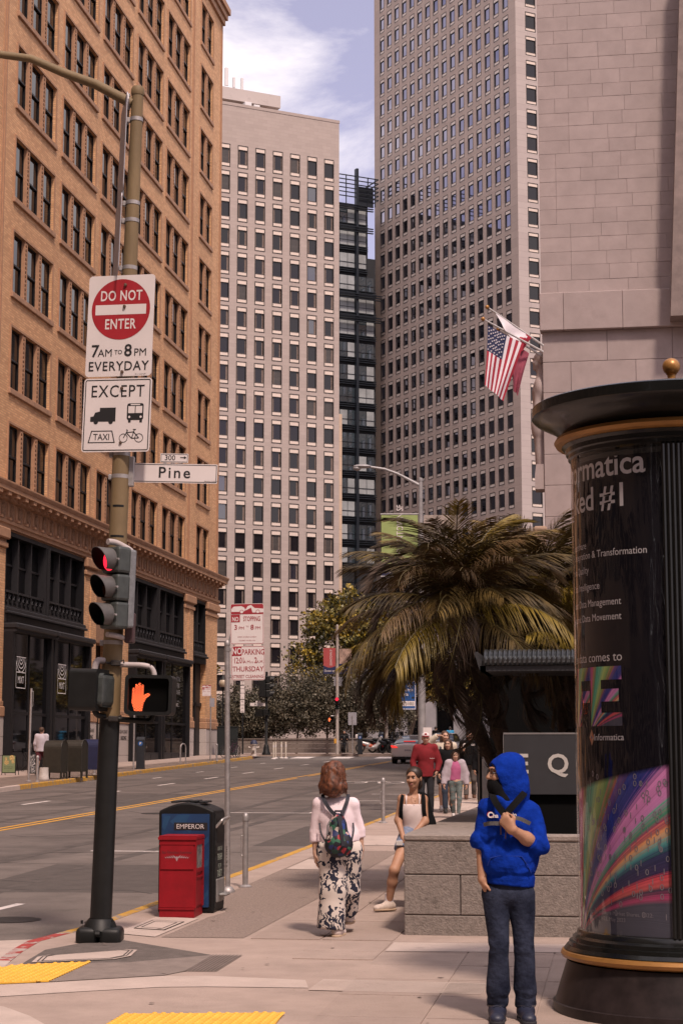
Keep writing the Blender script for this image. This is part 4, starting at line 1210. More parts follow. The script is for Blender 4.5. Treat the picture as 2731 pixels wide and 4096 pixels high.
# ---------------------------------------------------------------- litter bin with solar lid
M_bin = mat('black bin plastic', (.007, .007, .0075), .5, var=.2, scale=10, bump=.05, spec=.25)
M_binb = mat('blue poster print', (.008, .035, .10), .45, var=.35, scale=2.2, detail=2)
M_binb2 = mat('light blue poster streaks', (.012, .055, .13), .45, var=.1)
M_bing = mat('charcoal side panel', (.018, .018, .019), .55, spec=.25, var=.2, scale=20)
bn = thing('litter_bin', 'black solar litter bin with blue poster panel by the kerb', 'litter bin', (-4.715, 18.06, gz(18.1, SW)), R(1))
W_, D_ = .585, .52
arch = [(0, 0), (W_, 0), (W_, 1.03)] + [(W_ - W_ * k / 12, 1.03 + .085 * math.sin(PI * k / 12)) for k in range(1, 12)] + [(0, 1.03)]
mb = MB(); mb.prism(arch, 0.0, D_); o = mb.build('body', M_bin, bn)
md = o.modifiers.new('bevel', 'BEVEL'); md.width = .02; md.segments = 2; md.limit_method = 'ANGLE'
mb = MB(); mb.prism(rrect(.035, W_ - .05, .06, 1.0, .01), -.012, 0.0); pn = mb.build('poster', M_binb, bn)
mb = MB()
poly2d(mb, [(.06, .98), (.13, .98), (.07, .83), (.04, .86)], -.0135); poly2d(mb, [(.2, .99), (.33, .99), (.24, .83), (.12, .92)], -.0135)
poly2d(mb, [(.3, .92), (.37, .88), (.33, .8), (.26, .85)], -.0135); poly2d(mb, [(.44, .7), (.53, .78), (.53, .72), (.44, .62)], -.0135); poly2d(mb, [(.44, .5), (.53, .55), (.53, .48), (.44, .44)], -.0135); poly2d(mb, [(.46, .16), (.53, .24), (.53, .18), (.46, .1)], -.0135)
mb.build('poster_streak', M_binb2, bn)
mb = MB(); poly2d(mb, [(.165, .835), (.515, .835), (.515, .912), (.165, .912)], -.0145); mb.build('title_band', M_blk, bn)
mb = MB(); letter(mb, 'EMPEROR', .335, .85, .068, -.0155, bold=.012); mb.build('lettering', mat('pale print', (.6, .57, .55), .6, var=0), bn)
mb = MB(); mb.box(W_, W_ + .006, .035, D_ - .03, .05, 1.0); mb.build('side_panel', M_bing, bn)
mb = MB(); mb.box(W_ + .006, W_ + .01, .08, .4, .72, .95); mb.build('hopper', M_bin, bn)
mb = MB(); pipe(mb, [(W_ + .0, .06, .86), (W_ + .07, .06, .94), (W_ + .075, .4, .96), (W_, .4, .88)], .014); mb.build('pull_handle', mat('worn silver handle', (.5, .47, .45), .35, .7, var=.1), bn, True)
mb = MB(); mb.bbox(W_ + .005, W_ + .02, .06, .46, .1, .34, .01); mb.bbox(W_ + .02, W_ + .10, .15, .38, .16, .19, .012); mb.build('foot_pedal', mat('grey pedal metal', (.28, .27, .26), .45, .5, var=.2), bn)
def sidef(a, b_): return (W_ + .0075, a, b_)
q = MB()
for i, (s_, sz) in enumerate((('WANNA TALK', .062), ('TRASH?', .095), ('WE CAN', .065), ('TAKE IT!', .10))):
    letter(q, s_, .25, .62 - [0, .095, .175, .265][i], sz, fn=sidef, bold=.012, sx=.62 if i != 1 else .75)
letter(q, 'M', .25, .37, .1, fn=sidef, bold=.02)
q.build('lettering', mat('mint print', (.36, .40, .33), .6, var=0), bn)
mb = MB(); mb.box(W_ + .006, W_ + .008, .04, .14, .58, .68); mb.build('latch_plate', M_bin, bn)
mb = MB()
for k in range(4): mb.bbox(.1 + k * .1, .17 + k * .1, .1, .42, 1.098 + .018 * math.sin(PI * (.2 + k * .2)), 1.118 + .018 * math.sin(PI * (.2 + k * .2)), .006)
mb.build('solar_panel', M_bing, bn)
# newspaper box
M_redb = mat('worn red paint', (.235, .004, .010), .55, spec=.3, var=.16, scale=5, wear=((.16, .012, .014), 4.5, .66, .12), bump=.06)
nb = thing('newspaper_box', 'red metal newspaper box in front of the litter bin', 'newspaper box', (-4.585, 17.60, gz(17.6, SW)), R(2))
nb.scale = (1, 1, .965)
W_, D_ = .365, .43
mb = MB(); mb.box(.004, W_ - .004, .004, D_, 0.0, .10, 0); mb.prism([(0, .10), (W_, .10), (W_, .80), (0, .80)], 0, D_ - .02, mi=0)
o = mb.build('body', M_redb, nb); md = o.modifiers.new('bevel', 'BEVEL'); md.width = .006; md.segments = 2
mb = MB(); mb.prism([(-.012, .795), (W_ + .012, .795), (W_ + .012, .82), (-.012, .82)], -.012, D_); mb.prism([(-.012, .82), (W_ + .012, .82), (W_ + .006, .835), (-.006, .835)], .01, D_ - .01); mb.build('lid', M_redb, nb)
mb = MB(); mb.bbox(.012, W_ - .012, -.012, 0.004, .49, .745, .006); mb.box(.0, W_, -.016, 0, .745, .757); mb.box(0, W_, -.008, 0, .085, .1); pn = mb.build('front_panel', M_redb, nb)
q = MB(); letter(q, 'San Francisco Examiner', W_ / 2, .655, .04, -.0135, bold=.01, sx=.8)
q.build('lettering', mat('dark faded print', (.10, .012, .016), .6, var=0), pn)
q = MB()
for sg in (-1, 1):
    for k in range(5):
        a = W_ / 2 + sg * (.012 + k * .022); poly2d(q, [(a, .62 - k * .0015), (a + sg * .02, .635 - .004 * k), (a + sg * .03, .642 - .003 * k), (a + sg * .012, .605)], -.0136)
disc2d(q, W_ / 2, .612, .014, -.0136); poly2d(q, [(W_ / 2 - .012, .6), (W_ / 2 + .012, .6), (W_ / 2, .575)], -.0136)
q.build('eagle_emblem', mat('grey-pink faded print', (.32, .22, .24), .6, var=.1), pn)
mb = MB(); mb.box(W_ + .001, W_ + .004, .04, D_ - .09, .50, .74); mb.build('window', mat('newspaper behind perspex', (.22, .19, .17), .25, var=.4, scale=14), nb)
mb = MB()
mb.box(W_, W_ + .012, .0, .035, .1, .79); mb.box(W_, W_ + .012, D_ - .085, D_ - .02, .1, .79); mb.box(W_, W_ + .012, .035, D_ - .085, .74, .79); mb.box(W_, W_ + .012, .035, D_ - .085, .46, .50); mb.box(W_, W_ + .006, .04, D_ - .09, .12, .4); mb.box(W_, W_ + .014, .035, D_ - .085, .40, .42)
mb.build('door', M_redb, nb)

# ---------------------------------------------------------------- advertising kiosk
ki = thing('advertising_kiosk', 'round black and gold advertising kiosk with glazed poster on the right', 'kiosk', (.41, 12.52, gz(12.5, SW)), R(-1.9))
M_kblk = mat('gloss black-green enamel', (.006, .0065, .006), .25, spec=.35, var=.25, scale=4, coat=.15, bump=.02, bscale=6)
M_kbase = mat('polished dark stone', (.022, .016, .016), .4, spec=.3, var=.4, scale=7, wear=((.16, .14, .13), 30, .74, .01))
M_gold = mat('gold paint', (.34, .165, .045), .38, .35, var=.12, scale=8)
M_kglass = mat('kiosk glazing', (.02, .018, .024), .035, var=0, spec=.7, trans=0)
mb = MB(); mb.lathe([(.90, -.06), (.90, .06), (.885, .065), (.80, .33)], 64); mb.build('base', M_kbase, ki, True)
mb = MB(); mb.lathe([(.80, .34), (.832, .352), (.843, .374), (.832, .396), (.80, .405)], 64); mb.build('gold_ring', M_gold, ki, True)
mb = MB(); mb.lathe([(.82, .405), (.80, .43), (.79, .43), (.785, .455), (.765, .46), (.76, .485), (.735, .50), (.725, .53), (.71, .54)], 64); mb.build('base_moulding', M_kblk, ki, True)
# poster drum: inside the glazing; print lies on it
RD = .70
def K(a, z, r=RD): return (r * math.cos(a), r * math.sin(a), z)
def poster_mat():
    m = bpy.data.materials.new('poster rainbow streaks'); m.use_nodes = True
    t = m.node_tree; b = t.nodes['Principled BSDF']; lk = t.links.new
    at = t.nodes.new('ShaderNodeAttribute'); at.attribute_name = 'puv'
    sp_ = t.nodes.new('ShaderNodeSeparateXYZ'); lk(at.outputs['Vector'], sp_.inputs[0])
    # band coordinate: distance from a point low on the left, so that streaks fan out and curve
    def mth(op, a, b_=None, v=None):
        n = t.nodes.new('ShaderNodeMath'); n.operation = op
        if hasattr(a, 'name') or not isinstance(a, (int, float)): lk(a, n.inputs[0])
        else: n.inputs[0].default_value = a
        if b_ is not None:
            if isinstance(b_, (int, float)): n.inputs[1].default_value = b_
            else: lk(b_, n.inputs[1])
        return n.outputs[0]
    u, v = sp_.outputs['X'], sp_.outputs['Y']
    du = mth('SUBTRACT', u, .16); dv = mth('ADD', v, .06)
    bend = mth('MULTIPLY', mth('MULTIPLY', du, du), .35)
    ang = mth('DIVIDE', du, mth('ADD', dv, bend))
    n1 = t.nodes.new('ShaderNodeTexNoise'); n1.noise_dimensions = '1D'; n1.inputs['Scale'].default_value = 34; n1.inputs['Detail'].default_value = 4; n1.inputs['Roughness'].default_value = .7
    lk(ang, n1.inputs['W'])
    rp = t.nodes.new('ShaderNodeValToRGB'); e = rp.color_ramp.elements
    cols = [(.0, .40, .03, .13), (.055, .42, .05, .18), (.08, .30, .12, .04), (.115, .04, .26, .17), (.16, .10, .34, .20), (.20, .30, .38, .10), (.24, .10, .22, .08), (.27, .26, .08, .05), (.30, .02, .03, .17), (.36, .015, .02, .14), (.385, .42, .14, .32), (.44, .40, .15, .34), (.465, .04, .24, .15), (.50, .24, .02, .08), (.53, .50, .22, .08), (.575, .05, .22, .22), (.61, .02, .025, .07), (.72, .03, .02, .06), (.745, .42, .03, .05), (.82, .34, .06, .06), (.85, .03, .03, .05), (.93, .30, .03, .10), (1, .05, .05, .07)]
    e[0].position = cols[0][0]; e[0].color = (*cols[0][1:], 1); e[1].position = cols[-1][0]; e[1].color = (*cols[-1][1:], 1)
    for c in cols[1:-1]:
        x = e.new(c[0]); x.color = (*c[1:], 1)
    n2 = mth('SUBTRACT', n1.outputs['Fac'], .5)
    lk(mth('ADD', mth('MULTIPLY', ang, .62), mth('MULTIPLY', n2, .07)), rp.inputs[0])
    hsv = t.nodes.new('ShaderNodeHueSaturation'); lk(rp.outputs[0], hsv.inputs['Color']); hsv.inputs['Saturation'].default_value = .95; lk(mth('ADD', mth('MULTIPLY', n2, 1.8), 1.4), hsv.inputs['Value'])
    rp = hsv
    # the streaks stop along a rising arc; above it the poster is near black
    lim = mth('ADD', mth('MULTIPLY', u, .20), .90)
    fac = t.nodes.new('ShaderNodeMapRange'); lk(mth('SUBTRACT', lim, v), fac.inputs[0]); fac.inputs['From Min'].default_value = 0; fac.inputs['From Max'].default_value = .035
    mx = t.nodes.new('ShaderNodeMix'); mx.data_type = 'RGBA'; lk(fac.outputs[0], mx.inputs[0]); mx.inputs[6].default_value = (.006, .0055, .009, 1); lk(rp.outputs[0], mx.inputs[7])
    lk(mx.outputs[2], b.inputs['Base Color']); b.inputs['Roughness'].default_value = .6; b.inputs['Specular IOR Level'].default_value = .1
    return m
A0, A1 = R(-90 - 92), R(-90 - 6)      # poster arc: left edge to the black pilaster
def arc_patch(name, a0, a1, z0, z1, m, parent, r, n=40, nz=1, uv=None):
    mb = MB()
    vs = []; fs = []
    for j in range(nz + 1):
        for i in range(n + 1): vs.append(K(a0 + (a1 - a0) * i / n, z0 + (z1 - z0) * j / nz, r))
    for j in range(nz):
        for i in range(n): fs.append((j * (n + 1) + i, j * (n + 1) + i + 1, (j + 1) * (n + 1) + i + 1, (j + 1) * (n + 1) + i))
    me = bpy.data.meshes.new(name); me.from_pydata(vs, [], fs); me.materials.append(m)
    me.polygons.foreach_set('use_smooth', [True] * len(me.polygons))
    if uv:
        at = me.attributes.new('puv', 'FLOAT_VECTOR', 'POINT')
        data = []
        for x, y, z in vs:
            a = math.atan2(y, x)
            if a > 0: a -= 2 * PI
            data += [*uv(a, z), 0]
        at.data.foreach_set('vector', data)
    return obj(name, me, parent)
M_dark = mat('poster black', (.012, .011, .017), .5, var=0)
M_poster = poster_mat()
mb = MB(); mb.lathe([(RD - .01, .5), (RD - .01, 3.86)], 64); mb.build('drum', M_kblk, ki, True)
po = arc_patch('poster', A0, A1, .54, 3.8, M_poster, ki, RD, 48, 1, uv=lambda a, z: ((a - A0) * RD, z - .54))
M_pw = mat('poster white print', (.6, .57, .59), .6, var=0)
M_pg = mat('poster grey print', (.2, .185, .215), .6, var=0)
def curved(s_, xr, z, size, m, bold=0., sx=1., align='RIGHT', r=RD + .0025, name='lettering'):
    """text wrapped round the drum; xr = sideways place (from the axis) of the right-hand end"""
    aR = -PI / 2 + math.asin(max(-1, min(1, xr / RD)))
    q = MB(); letter(q, s_, 0, z, size, align=align, bold=bold, sx=sx, fn=lambda a, b_: K(aR + a / RD, b_, r)); return q.build(name, m, po)
curved('Informatica', -.185, 3.575, .225, M_pw, .014, .98); curved('ranked #1', -.30, 3.36, .225, M_pw, .014, .98)
for s_, z, xr in (('Market share', 3.10, -.60), ('Integration & Transformation', 3.03, -.185), ('Data Quality', 2.93, -.585), ('Data Intelligence', 2.815, -.51), ('Master Data Management', 2.70, -.365), ('Dynamic Data Movement', 2.60, -.365)): curved(s_, xr, z, .07, M_pw if z < 3.2 else M_pg, -.002, .92)
curved('When data comes to', -.365, 2.325, .088, M_pw, .014); curved('Informatica', -.365, 1.80, .062, M_pw, .002)
aE = lambda x: -PI / 2 + math.asin(x / RD)
# big letters I F E cut from the same streaks
def big(polys, xr, width, z0, z1):
    a1 = aE(xr); a0 = a1 - width / RD
    for (u0, u1, v0, v1) in polys:
        m_ = M_poster
        arc_patch('big_letter', a0 + (a1 - a0) * u0, a0 + (a1 - a0) * u1, z0 + (z1 - z0) * v0, z0 + (z1 - z0) * v1, M_poster, po, RD + .002, 10, 6, uv=lambda a, z: ((a - a0) * RD * 1.5 + .2, (z - z0) * 1.9 + .05))
big([(0, .39, 0, 1), (.39, 1, .775, 1), (.39, .92, .41, .62), (.39, 1, 0, .22)], -.375, .30, 1.895, 2.29)
big([(0, .39, 0, 1), (.39, 1, .775, 1), (.39, .86, .40, .60)], -.572, .30, 1.895, 2.29)
# diamond emblem
q = MB(); ac = aE(-.585)
for pts, mi in (([(0, .055), (.03, 0), (0, -.0)], 0), ([(0, .055), (-.03, 0), (0, 0)], 1), ([(-.03, 0), (0, -.055), (0, 0)], 0), ([(.03, 0), (0, -.055), (0, 0)], 1), ([(-.01, .012), (.014, 0), (0, -.012)], 2)):
    q.add([K(ac + a / RD, 1.82 + b_, RD + (.003 if mi < 2 else .004)) for a, b_ in pts], [(0, 1, 2)], mi)
q.build('emblem', [mat('orange print', (.45, .16, .07), .6, var=0), mat('pale orange print', (.5, .28, .17), .6, var=0), mat('blue print', (.08, .12, .25), .6, var=0)], po)
# binary digits
rr = random.Random(4); q = MB()
for k in range(150):
    a = rr.uniform(A0 + .5, A1 - .03); z = .6 + rr.random() ** .8 * .95
    if rr.random() < .55: z = .6 + round((z - .6) / .06) * .06; a = A1 - round((A1 - a) / .06) * .06
    letter(q, rr.choice('01'), 0, z, .055, align='LEFT', fn=lambda x, y, a=a: K(a + x / RD, y, RD + .0025))
q.build('digits', M_pg, po)
curved('Data Intelligence Software Market Shares, 2022:', -.20, .665, .036, M_pg, 0); curved('#US49293423, May 2023', -.38, .625, .036, M_pg, 0)
# glazing: thin clear curved sheet, slightly wavy
def glazing_mat():
    m = bpy.data.materials.new('clear curved glazing'); m.use_nodes = True
    t = m.node_tree; t.nodes.clear(); lk = t.links.new
    o_ = t.nodes.new('ShaderNodeOutputMaterial'); tr = t.nodes.new('ShaderNodeBsdfTransparent'); gl = t.nodes.new('ShaderNodeBsdfGlossy'); mxs = t.nodes.new('ShaderNodeMixShader'); fr = t.nodes.new('ShaderNodeLayerWeight')
    tr.inputs[0].default_value = (.93, .93, .93, 1); gl.inputs['Roughness'].default_value = .015; fr.inputs[0].default_value = .5
    pw = t.nodes.new('ShaderNodeMath'); pw.operation = 'POWER'; pw.inputs[1].default_value = 3; lk(fr.outputs['Facing'], pw.inputs[0]); ma = t.nodes.new('ShaderNodeMath'); ma.operation = 'MULTIPLY_ADD'; ma.inputs[1].default_value = .85; ma.inputs[2].default_value = .05; lk(pw.outputs[0], ma.inputs[0])
    tcn = t.nodes.new('ShaderNodeTexCoord'); mpn = t.nodes.new('ShaderNodeMapping'); mpn.inputs['Scale'].default_value = (1, 1, .12)
    nn = t.nodes.new('ShaderNodeTexNoise'); nn.inputs['Scale'].default_value = 7; nn.inputs['Detail'].default_value = 2
    bp = t.nodes.new('ShaderNodeBump'); bp.inputs['Strength'].default_value = .5; bp.inputs['Distance'].default_value = .04
    lk(tcn.outputs['Object'], mpn.inputs[0]); lk(mpn.outputs[0], nn.inputs['Vector']); lk(nn.outputs['Fac'], bp.inputs['Height']); lk(bp.outputs[0], gl.inputs['Normal'])
    lk(ma.outputs[0], mxs.inputs[0]); lk(tr.outputs[0], mxs.inputs[1]); lk(gl.outputs[0], mxs.inputs[2]); lk(mxs.outputs[0], o_.inputs[0])
    return m
arc_patch('glazing', A0, A1, .53, 3.82, glazing_mat(), ki, RD + .018, 64, 1)
# black fluted pilaster to the right of the poster
mb = MB(); 
for k in range(26):
    a = A1 + .01 + k * .045
    mb.tube([K(a, .54, RD + .022), K(a, 3.75, RD + .022)], .013, 6)
mb.build('fluted_pilaster', M_kblk, ki, True)
arc_patch('pilaster_ground', A1, A1 + 1.3, .5, 3.8, M_kblk, ki, RD + .02, 20)
mb = MB(); mb.box(-.03, .035, -RD - .05, -RD - .02, .40, .62); mb.xf(Matrix.Rotation(.09, 4, 'Z')); mb.build('lock_plate', M_kblk, ki)
mb = MB(); mb.lathe([(.71, 3.70), (.72, 3.735), (.705, 3.75), (.735, 3.765), (.735, 3.79), (.75, 3.80), (.755, 3.83), (.78, 3.85)], 64); mb.build('top_moulding', M_kblk, ki, True)
mb = MB(); mb.lathe([(.775, 3.852), (.818, 3.862), (.832, 3.886), (.818, 3.910), (.78, 3.92)], 64); mb.build('gold_ring', M_gold, ki, True)
mb = MB(); mb.lathe([(.78, 3.92), (.80, 3.94), (.85, 3.985), (.92, 4.02), (.97, 4.045), (.985, 4.06), (.985, 4.125), (.97, 4.135), (.3, 4.28), (.0, 4.30)], 72); mb.build('cap', M_kblk, ki, True)
mb = MB(); mb.lathe([(.05, 4.285), (.055, 4.305), (.04, 4.315), (.042, 4.325), (.027, 4.34), (.03, 4.365), (.038, 4.372)], 20); mb.ell((0, 0, 4.425), (.062, .062, .062), 24, 14); mb.build('ball_finial', M_gold, ki, True)
# ================================================================ PLANTER, SIGN, SHELTER, PALMS, TREES
M_plg = mat('rough grey granite', (.20, .168, .148), .9, var=.22, scale=26, detail=4, bump=.5, bscale=55, wear=((.085, .069, .06), 2.4, .60, .08))
M_cap = mat('granite cap stone', (.24, .20, .175), .85, var=.2, scale=14, bump=.4, bscale=50, wear=((.12, .098, .085), 2.5, .60, .08))
M_soil = mat('dark soil and bark', (.035, .024, .018), .95, var=.5, scale=30, bump=.8, bscale=25)
pl_ = thing('planter', 'long grey granite block planter beside the seated woman', 'planter', (0, 0, 0))
rr = random.Random(8)
X0, X1, Y0, Y1, ZT = -1.99, 4.2, 16.49, 27.0, 1.345
mb = MB(); mb.box(X0 + .03, X1, Y0 + .03, Y1, .3, 1.28); mb.build('core', M_joint, pl_)
for z0, z1, off in ((.982, 1.288, 2.9), (.62, .982, .52), (.36, .62, 1.9)):
    x = X0; first = True
    while x < X1:
        w_ = off if first else 1.62; first = False
        mb = MB(); mb.bbox(x + .004, min(x + w_, X1) - .004, Y0 + rr.uniform(-.003, .003), Y0 + .25, z0 + .004, z1 - .004, .008); mb.build('stone_block', M_plg, pl_); x += w_
    y = Y0 + .25
    while y < Y1:
        mb = MB(); mb.bbox(X0 + .0, X0 + .25, y + .004, min(y + 1.4, Y1) - .004, z0 + .004, z1 - .004, .008); mb.build('stone_block', M_plg, pl_); y += 1.4
x = X0 - .0
for w_ in (2.15, 2.2, 2.2):
    mb = MB(); mb.bbox(x + .003, x + w_ - .003, Y0 - .012, Y0 + .30, 1.288, ZT, .012); mb.build('cap_stone', M_cap, pl_); x += w_
y = Y0 + .30
while y < Y1 - .1:
    mb = MB(); mb.bbox(X0 - .012, X0 + .62, y + .003, min(y + 1.5, Y1) - .003, 1.288, ZT, .012); mb.build('cap_stone', M_cap, pl_); y += 1.5
mb = MB()
n = 24
for i in range(n):
    for j in range(n):
        pass
vs = []; fs = []
for j in range(n + 1):
    for i in range(n + 1):
        vs.append((X0 + .6 + (X1 - X0 - .6) * i / n, Y0 + .28 + (Y1 - Y0 - .28) * j / n, 1.285 + rr.uniform(0, .035) + .03 * math.sin(i * .9) * math.sin(j * .7)))
for j in range(n):
    for i in range(n): fs.append((j * (n + 1) + i, j * (n + 1) + i + 1, (j + 1) * (n + 1) + i + 1, (j + 1) * (n + 1) + i))
mb.add(vs, fs); mb.build('soil', M_soil, pl_, True)
# club sign in the planter
M_sgnd = mat('charcoal sign panel', (.030, .030, .033), .5, var=.12, scale=3)
eq = thing('club_sign', 'dark grey box sign with pale letters E Q behind the man in blue', 'sign', (-1.13, 17.6, 0), R(0))
mb = MB(); mb.bbox(0, 3.2, 0, .42, 1.685, 2.268, .004); mb.build('panel', M_sgnd, eq)
mb = MB(); mb.box(-.003, 3.2, -.004, .424, 2.268, 2.285); mb.box(-.006, -.001, -.002, .42, 1.685, 2.268); mb.build('edge_trim', mat('brushed steel trim', (.42, .40, .39), .35, .7, var=.1), eq)
mb = MB(); mb.box(.05, 3.2, .06, .38, 1.28, 1.685); mb.build('plinth', M_visi, eq)
mb = MB()
for c, x in (('E', .175), ('Q', .525), ('U', .87), ('I', 1.2), ('N', 1.45), ('O', 1.8), ('X', 2.1)): letter(mb, c, x, 1.895, .262, -.006, bold=.022 if c != 'Q' else .018)
mb.build('lettering', mat('brushed pale letters', (.46, .43, .40), .5, var=.05), eq)
# metal post and white panel edge beside the planter
wp = thing('panel_sign', 'pale sign panel seen edge on behind the planter, left of the man in blue', 'sign', (-1.87, 24.6, 0), R(6))
mb = MB(); mb.bbox(-.01, .07, 0, .6, gz(24.6, SW), 2.33, .006); mb.build('panel', mat('pale grey panel', (.50, .46, .43), .7, var=.15, scale=6, wear=((.3, .27, .25), 5, .6, .1)), wp)
mb = MB(); mb.box(-.045, -.012, .02, .58, gz(24.6, SW), 2.33); mb.build('frame', M_poled, wp)
mb = MB(); mb.tube([(.14, .1, gz(24.6, SW)), (.14, .1, 2.2)], .022, 8); mb.bbox(.07, .2, .06, .14, 1.50, 1.55, .006); mb.build('post', M_galv, wp)
# shelter: corrugated canopy, back wall painted near black for the deep shade
sh = thing('entrance_canopy', 'black canopy with rippled metal edge under the palms', 'canopy', (-1.485, 18.5, 0), 0)
M_can = mat('dark ripple metal', (.05, .055, .06), .3, .5, var=.1)
vs = []; fs = []; n = 400
for i in range(n + 1):
    x = .10 + 4.0 * i / n; zz = .011 * math.sin(i * 2 * PI / 5)
    for k, (y, z) in enumerate(((-.02, 2.99), (-.05, 3.02), (-.06, 3.06), (-.02, 3.12), (.08, 3.15), (.5, 3.17), (1.3, 3.19))): vs.append((x + .0, y - (zz * .7 if k < 4 else 0), z + (zz if k > 1 else zz * .3)))
m_ = 7
for i in range(n):
    for k in range(m_ - 1): fs.append((i * m_ + k, (i + 1) * m_ + k, (i + 1) * m_ + k + 1, i * m_ + k + 1))
mb = MB(); mb.add(vs, fs); mb.build('rippled_roof', M_can, sh, True)
mb = MB(); mb.box(.06, 4.1, .0, 1.3, 2.93, 2.985); mb.prism([(.06, 2.93), (.0, 3.12), (.03, 3.135), (.07, 3.05), (.12, 3.02), (.12, 2.93)], .0, 1.25); mb.build('frame', M_sgnd, sh)
mb = MB(); mb.box(-.25, 4.2, 5.6, 5.8, .4, 3.35); mb.box(4.0, 4.2, .1, 5.6, .4, 3.3); mb.build('shade_black_wall', M_visi, sh)  # shade under the canopy is put into the wall colour
for x in (3.3,):
    mb = MB(); mb.tube([(x, .6, 1.3), (x, .6, 2.95)], .04, 8); mb.build('post', M_sgnd, sh)

# ---------------------------------------------------------------- palms
M_fr = [mat('palm leaf olive', (.042, .030, .009), .6, var=.4, scale=5, spec=.35, c2=(.115, .075, .02), randv=.5),
        mat('palm leaf bronze', (.10, .06, .024), .6, var=.4, scale=5, spec=.35, randv=.45),
        mat('palm leaf yellow-green', (.18, .125, .014), .45, var=.3, scale=5, spec=.5, randv=.2),
        mat('dry palm leaf', (.06, .038, .025), .7, var=.4, scale=5, randv=.25)]
M_rach = mat('palm rachis', (.085, .065, .02), .5, var=.2, scale=5)
M_trunk = mat('palm trunk fibre', (.055, .036, .024), .95, var=.5, scale=18, bump=.8, bscale=20)
def frond_mesh(seed, L_, droop, leaf, npair, lm):
    r_ = random.Random(seed)
    mb = MB()
    # rachis in the x-z plane: starts along +x, bends down
    pts = []; ang = 0; p = Vector((0, 0, 0)); n = 16
    for i in range(n + 1):
        pts.append(p.copy()); t = i / n
        a = -droop * t ** 1.6
        p = p + Vector((math.cos(a), 0, math.sin(a))) * (L_ / n)
    mb.tube(pts, [.014 * (1 - .85 * i / n) + .0015 for i in range(n + 1)], 5, mi=1)
    for i in range(npair):
        t = .16 + .84 * i / (npair - 1)
        k = min(int(t * n), n - 1); f = t * n - k
        q = pts[k].lerp(pts[min(k + 1, n)], f); d = (pts[min(k + 1, n)] - pts[k]).normalized(); up = Vector((-d.z, 0, d.x))
        ll = leaf * (math.sin(PI * min(1, .22 + .70 * t)) ** .7) * r_.uniform(.82, 1.12)
        for s in (-1, 1):
            fw = .55 + .6 * t
            dr = (d * fw + Vector((0, s, 0)) * 1.0 + up * r_.uniform(.0, .35)).normalized()
            w_ = .0046
            side = dr.cross(Vector((0, 0, 1))).normalized() * w_
            a = q; P = [a]
            dd = dr.copy()
            for j in range(4):
                dd = (dd + Vector((r_.uniform(-.08, .08), r_.uniform(-.08, .08), -.22 - .14 * j)) * r_.uniform(.5, 1.5)).normalized(); P.append(P[-1] + dd * ll / 4)
            ws = (.5, 1, .9, .6, .05)
            vs = []
            for j in range(5): vs += [P[j] - side * ws[j], P[j] + side * ws[j]]
            mb.add(vs, [(2 * j, 2 * j + 1, 2 * j + 3, 2 * j + 2) for j in range(4)], 0)
    return mb.mesh('frond', [lm, M_rach], True)
FR = []
for mi in range(4):
    FR.append([frond_mesh(100 * mi + k, (1.3, 1.45, 1.15)[k % 3], (1.0, 1.6, 2.1)[k % 3] if mi < 3 else 2.4, .46, 66, M_fr[mi]) for k in range(4)])
def palm(name_label, base, top, nfr, az=(0, 2 * PI), el=(-50, 80), sc=1., mix=(5, 4, 1, 1), seed=1, fibre=True, skirt=0):
    r_ = random.Random(seed)
    t = thing('palm_tree', name_label, 'palm', base, 0, 'palms growing in the granite planter')
    b0 = Vector((0, 0, -.1)); tp = Vector(top) - Vector(base)
    mb = MB(); n = 10; pts = []; rad = []
    for i in range(n + 1):
        f = i / n; pts.append(b0.lerp(tp, f) + Vector((.05 * math.sin(f * 3), 0, .04 * math.sin(f * PI)))); rad.append((.085 + .05 * f ** 3) * sc)
    mb.tube(pts, rad, 10)
    for k in range(150):      # old leaf bases
        f = r_.random() ** .7; p = b0.lerp(tp, f); a = r_.uniform(0, 2 * PI); d = Vector((math.cos(a), math.sin(a), .5)).normalized(); r0 = (.085 + .05 * f ** 3) * sc
        u = d.cross(Vector((0, 0, 1))).normalized() * .016; q = p + d * r0 * .8; e = q + d * r_.uniform(.05, .16) + Vector((0, 0, r_.uniform(0, .1)))
        mb.add([q - u, q + u, e + u * .3, e - u * .3], [(0, 1, 2, 3)])
    mb.build('trunk', M_trunk, t)
    for k in range(nfr):
        e = el[0] + (el[1] - el[0]) * ((k + .5) / nfr) ** .75
        a = az[0] + (az[1] - az[0]) * ((k * .618034) % 1) + r_.uniform(-.15, .15)
        mi = r_.choices(range(4), mix)[0]
        if e < -25 and r_.random() < .5: mi = 3
        o = obj('frond', FR[mi][r_.randrange(4)], t)
        s = sc * r_.uniform(.85, 1.15) * (1 if e < 60 else .8)
        o.scale = (s, s, s)
        o.location = tp + Vector((0, 0, .12 * e / 80))
        o.rotation_euler = (Matrix.Rotation(a, 4, 'Z') @ Matrix.Rotation(-R(e), 4, 'Y') @ Matrix.Rotation(r_.uniform(-.5, .5), 4, 'X')).to_euler()
    if skirt:
        for k in range(skirt):
            o = obj('frond', FR[3][r_.randrange(4)], t); s = sc * r_.uniform(.5, .75); o.scale = (s, s, s)
            f = r_.uniform(.72, 1); o.location = b0.lerp(tp, f)
            o.rotation_euler = (Matrix.Rotation(r_.uniform(0, 2 * PI), 4, 'Z') @ Matrix.Rotation(R(r_.uniform(20, 60)), 4, 'Y') @ Matrix.Rotation(r_.uniform(-.6, .6), 4, 'X')).to_euler()
    return t
palm('largest dark palm, its crown in front of the green banner', (-1.15, 21.3, 1.3), (-1.76, 20, 3.66), 78, el=(-20, 80), sc=1.12, mix=(6, 4, 1, .6), seed=2, skirt=16)
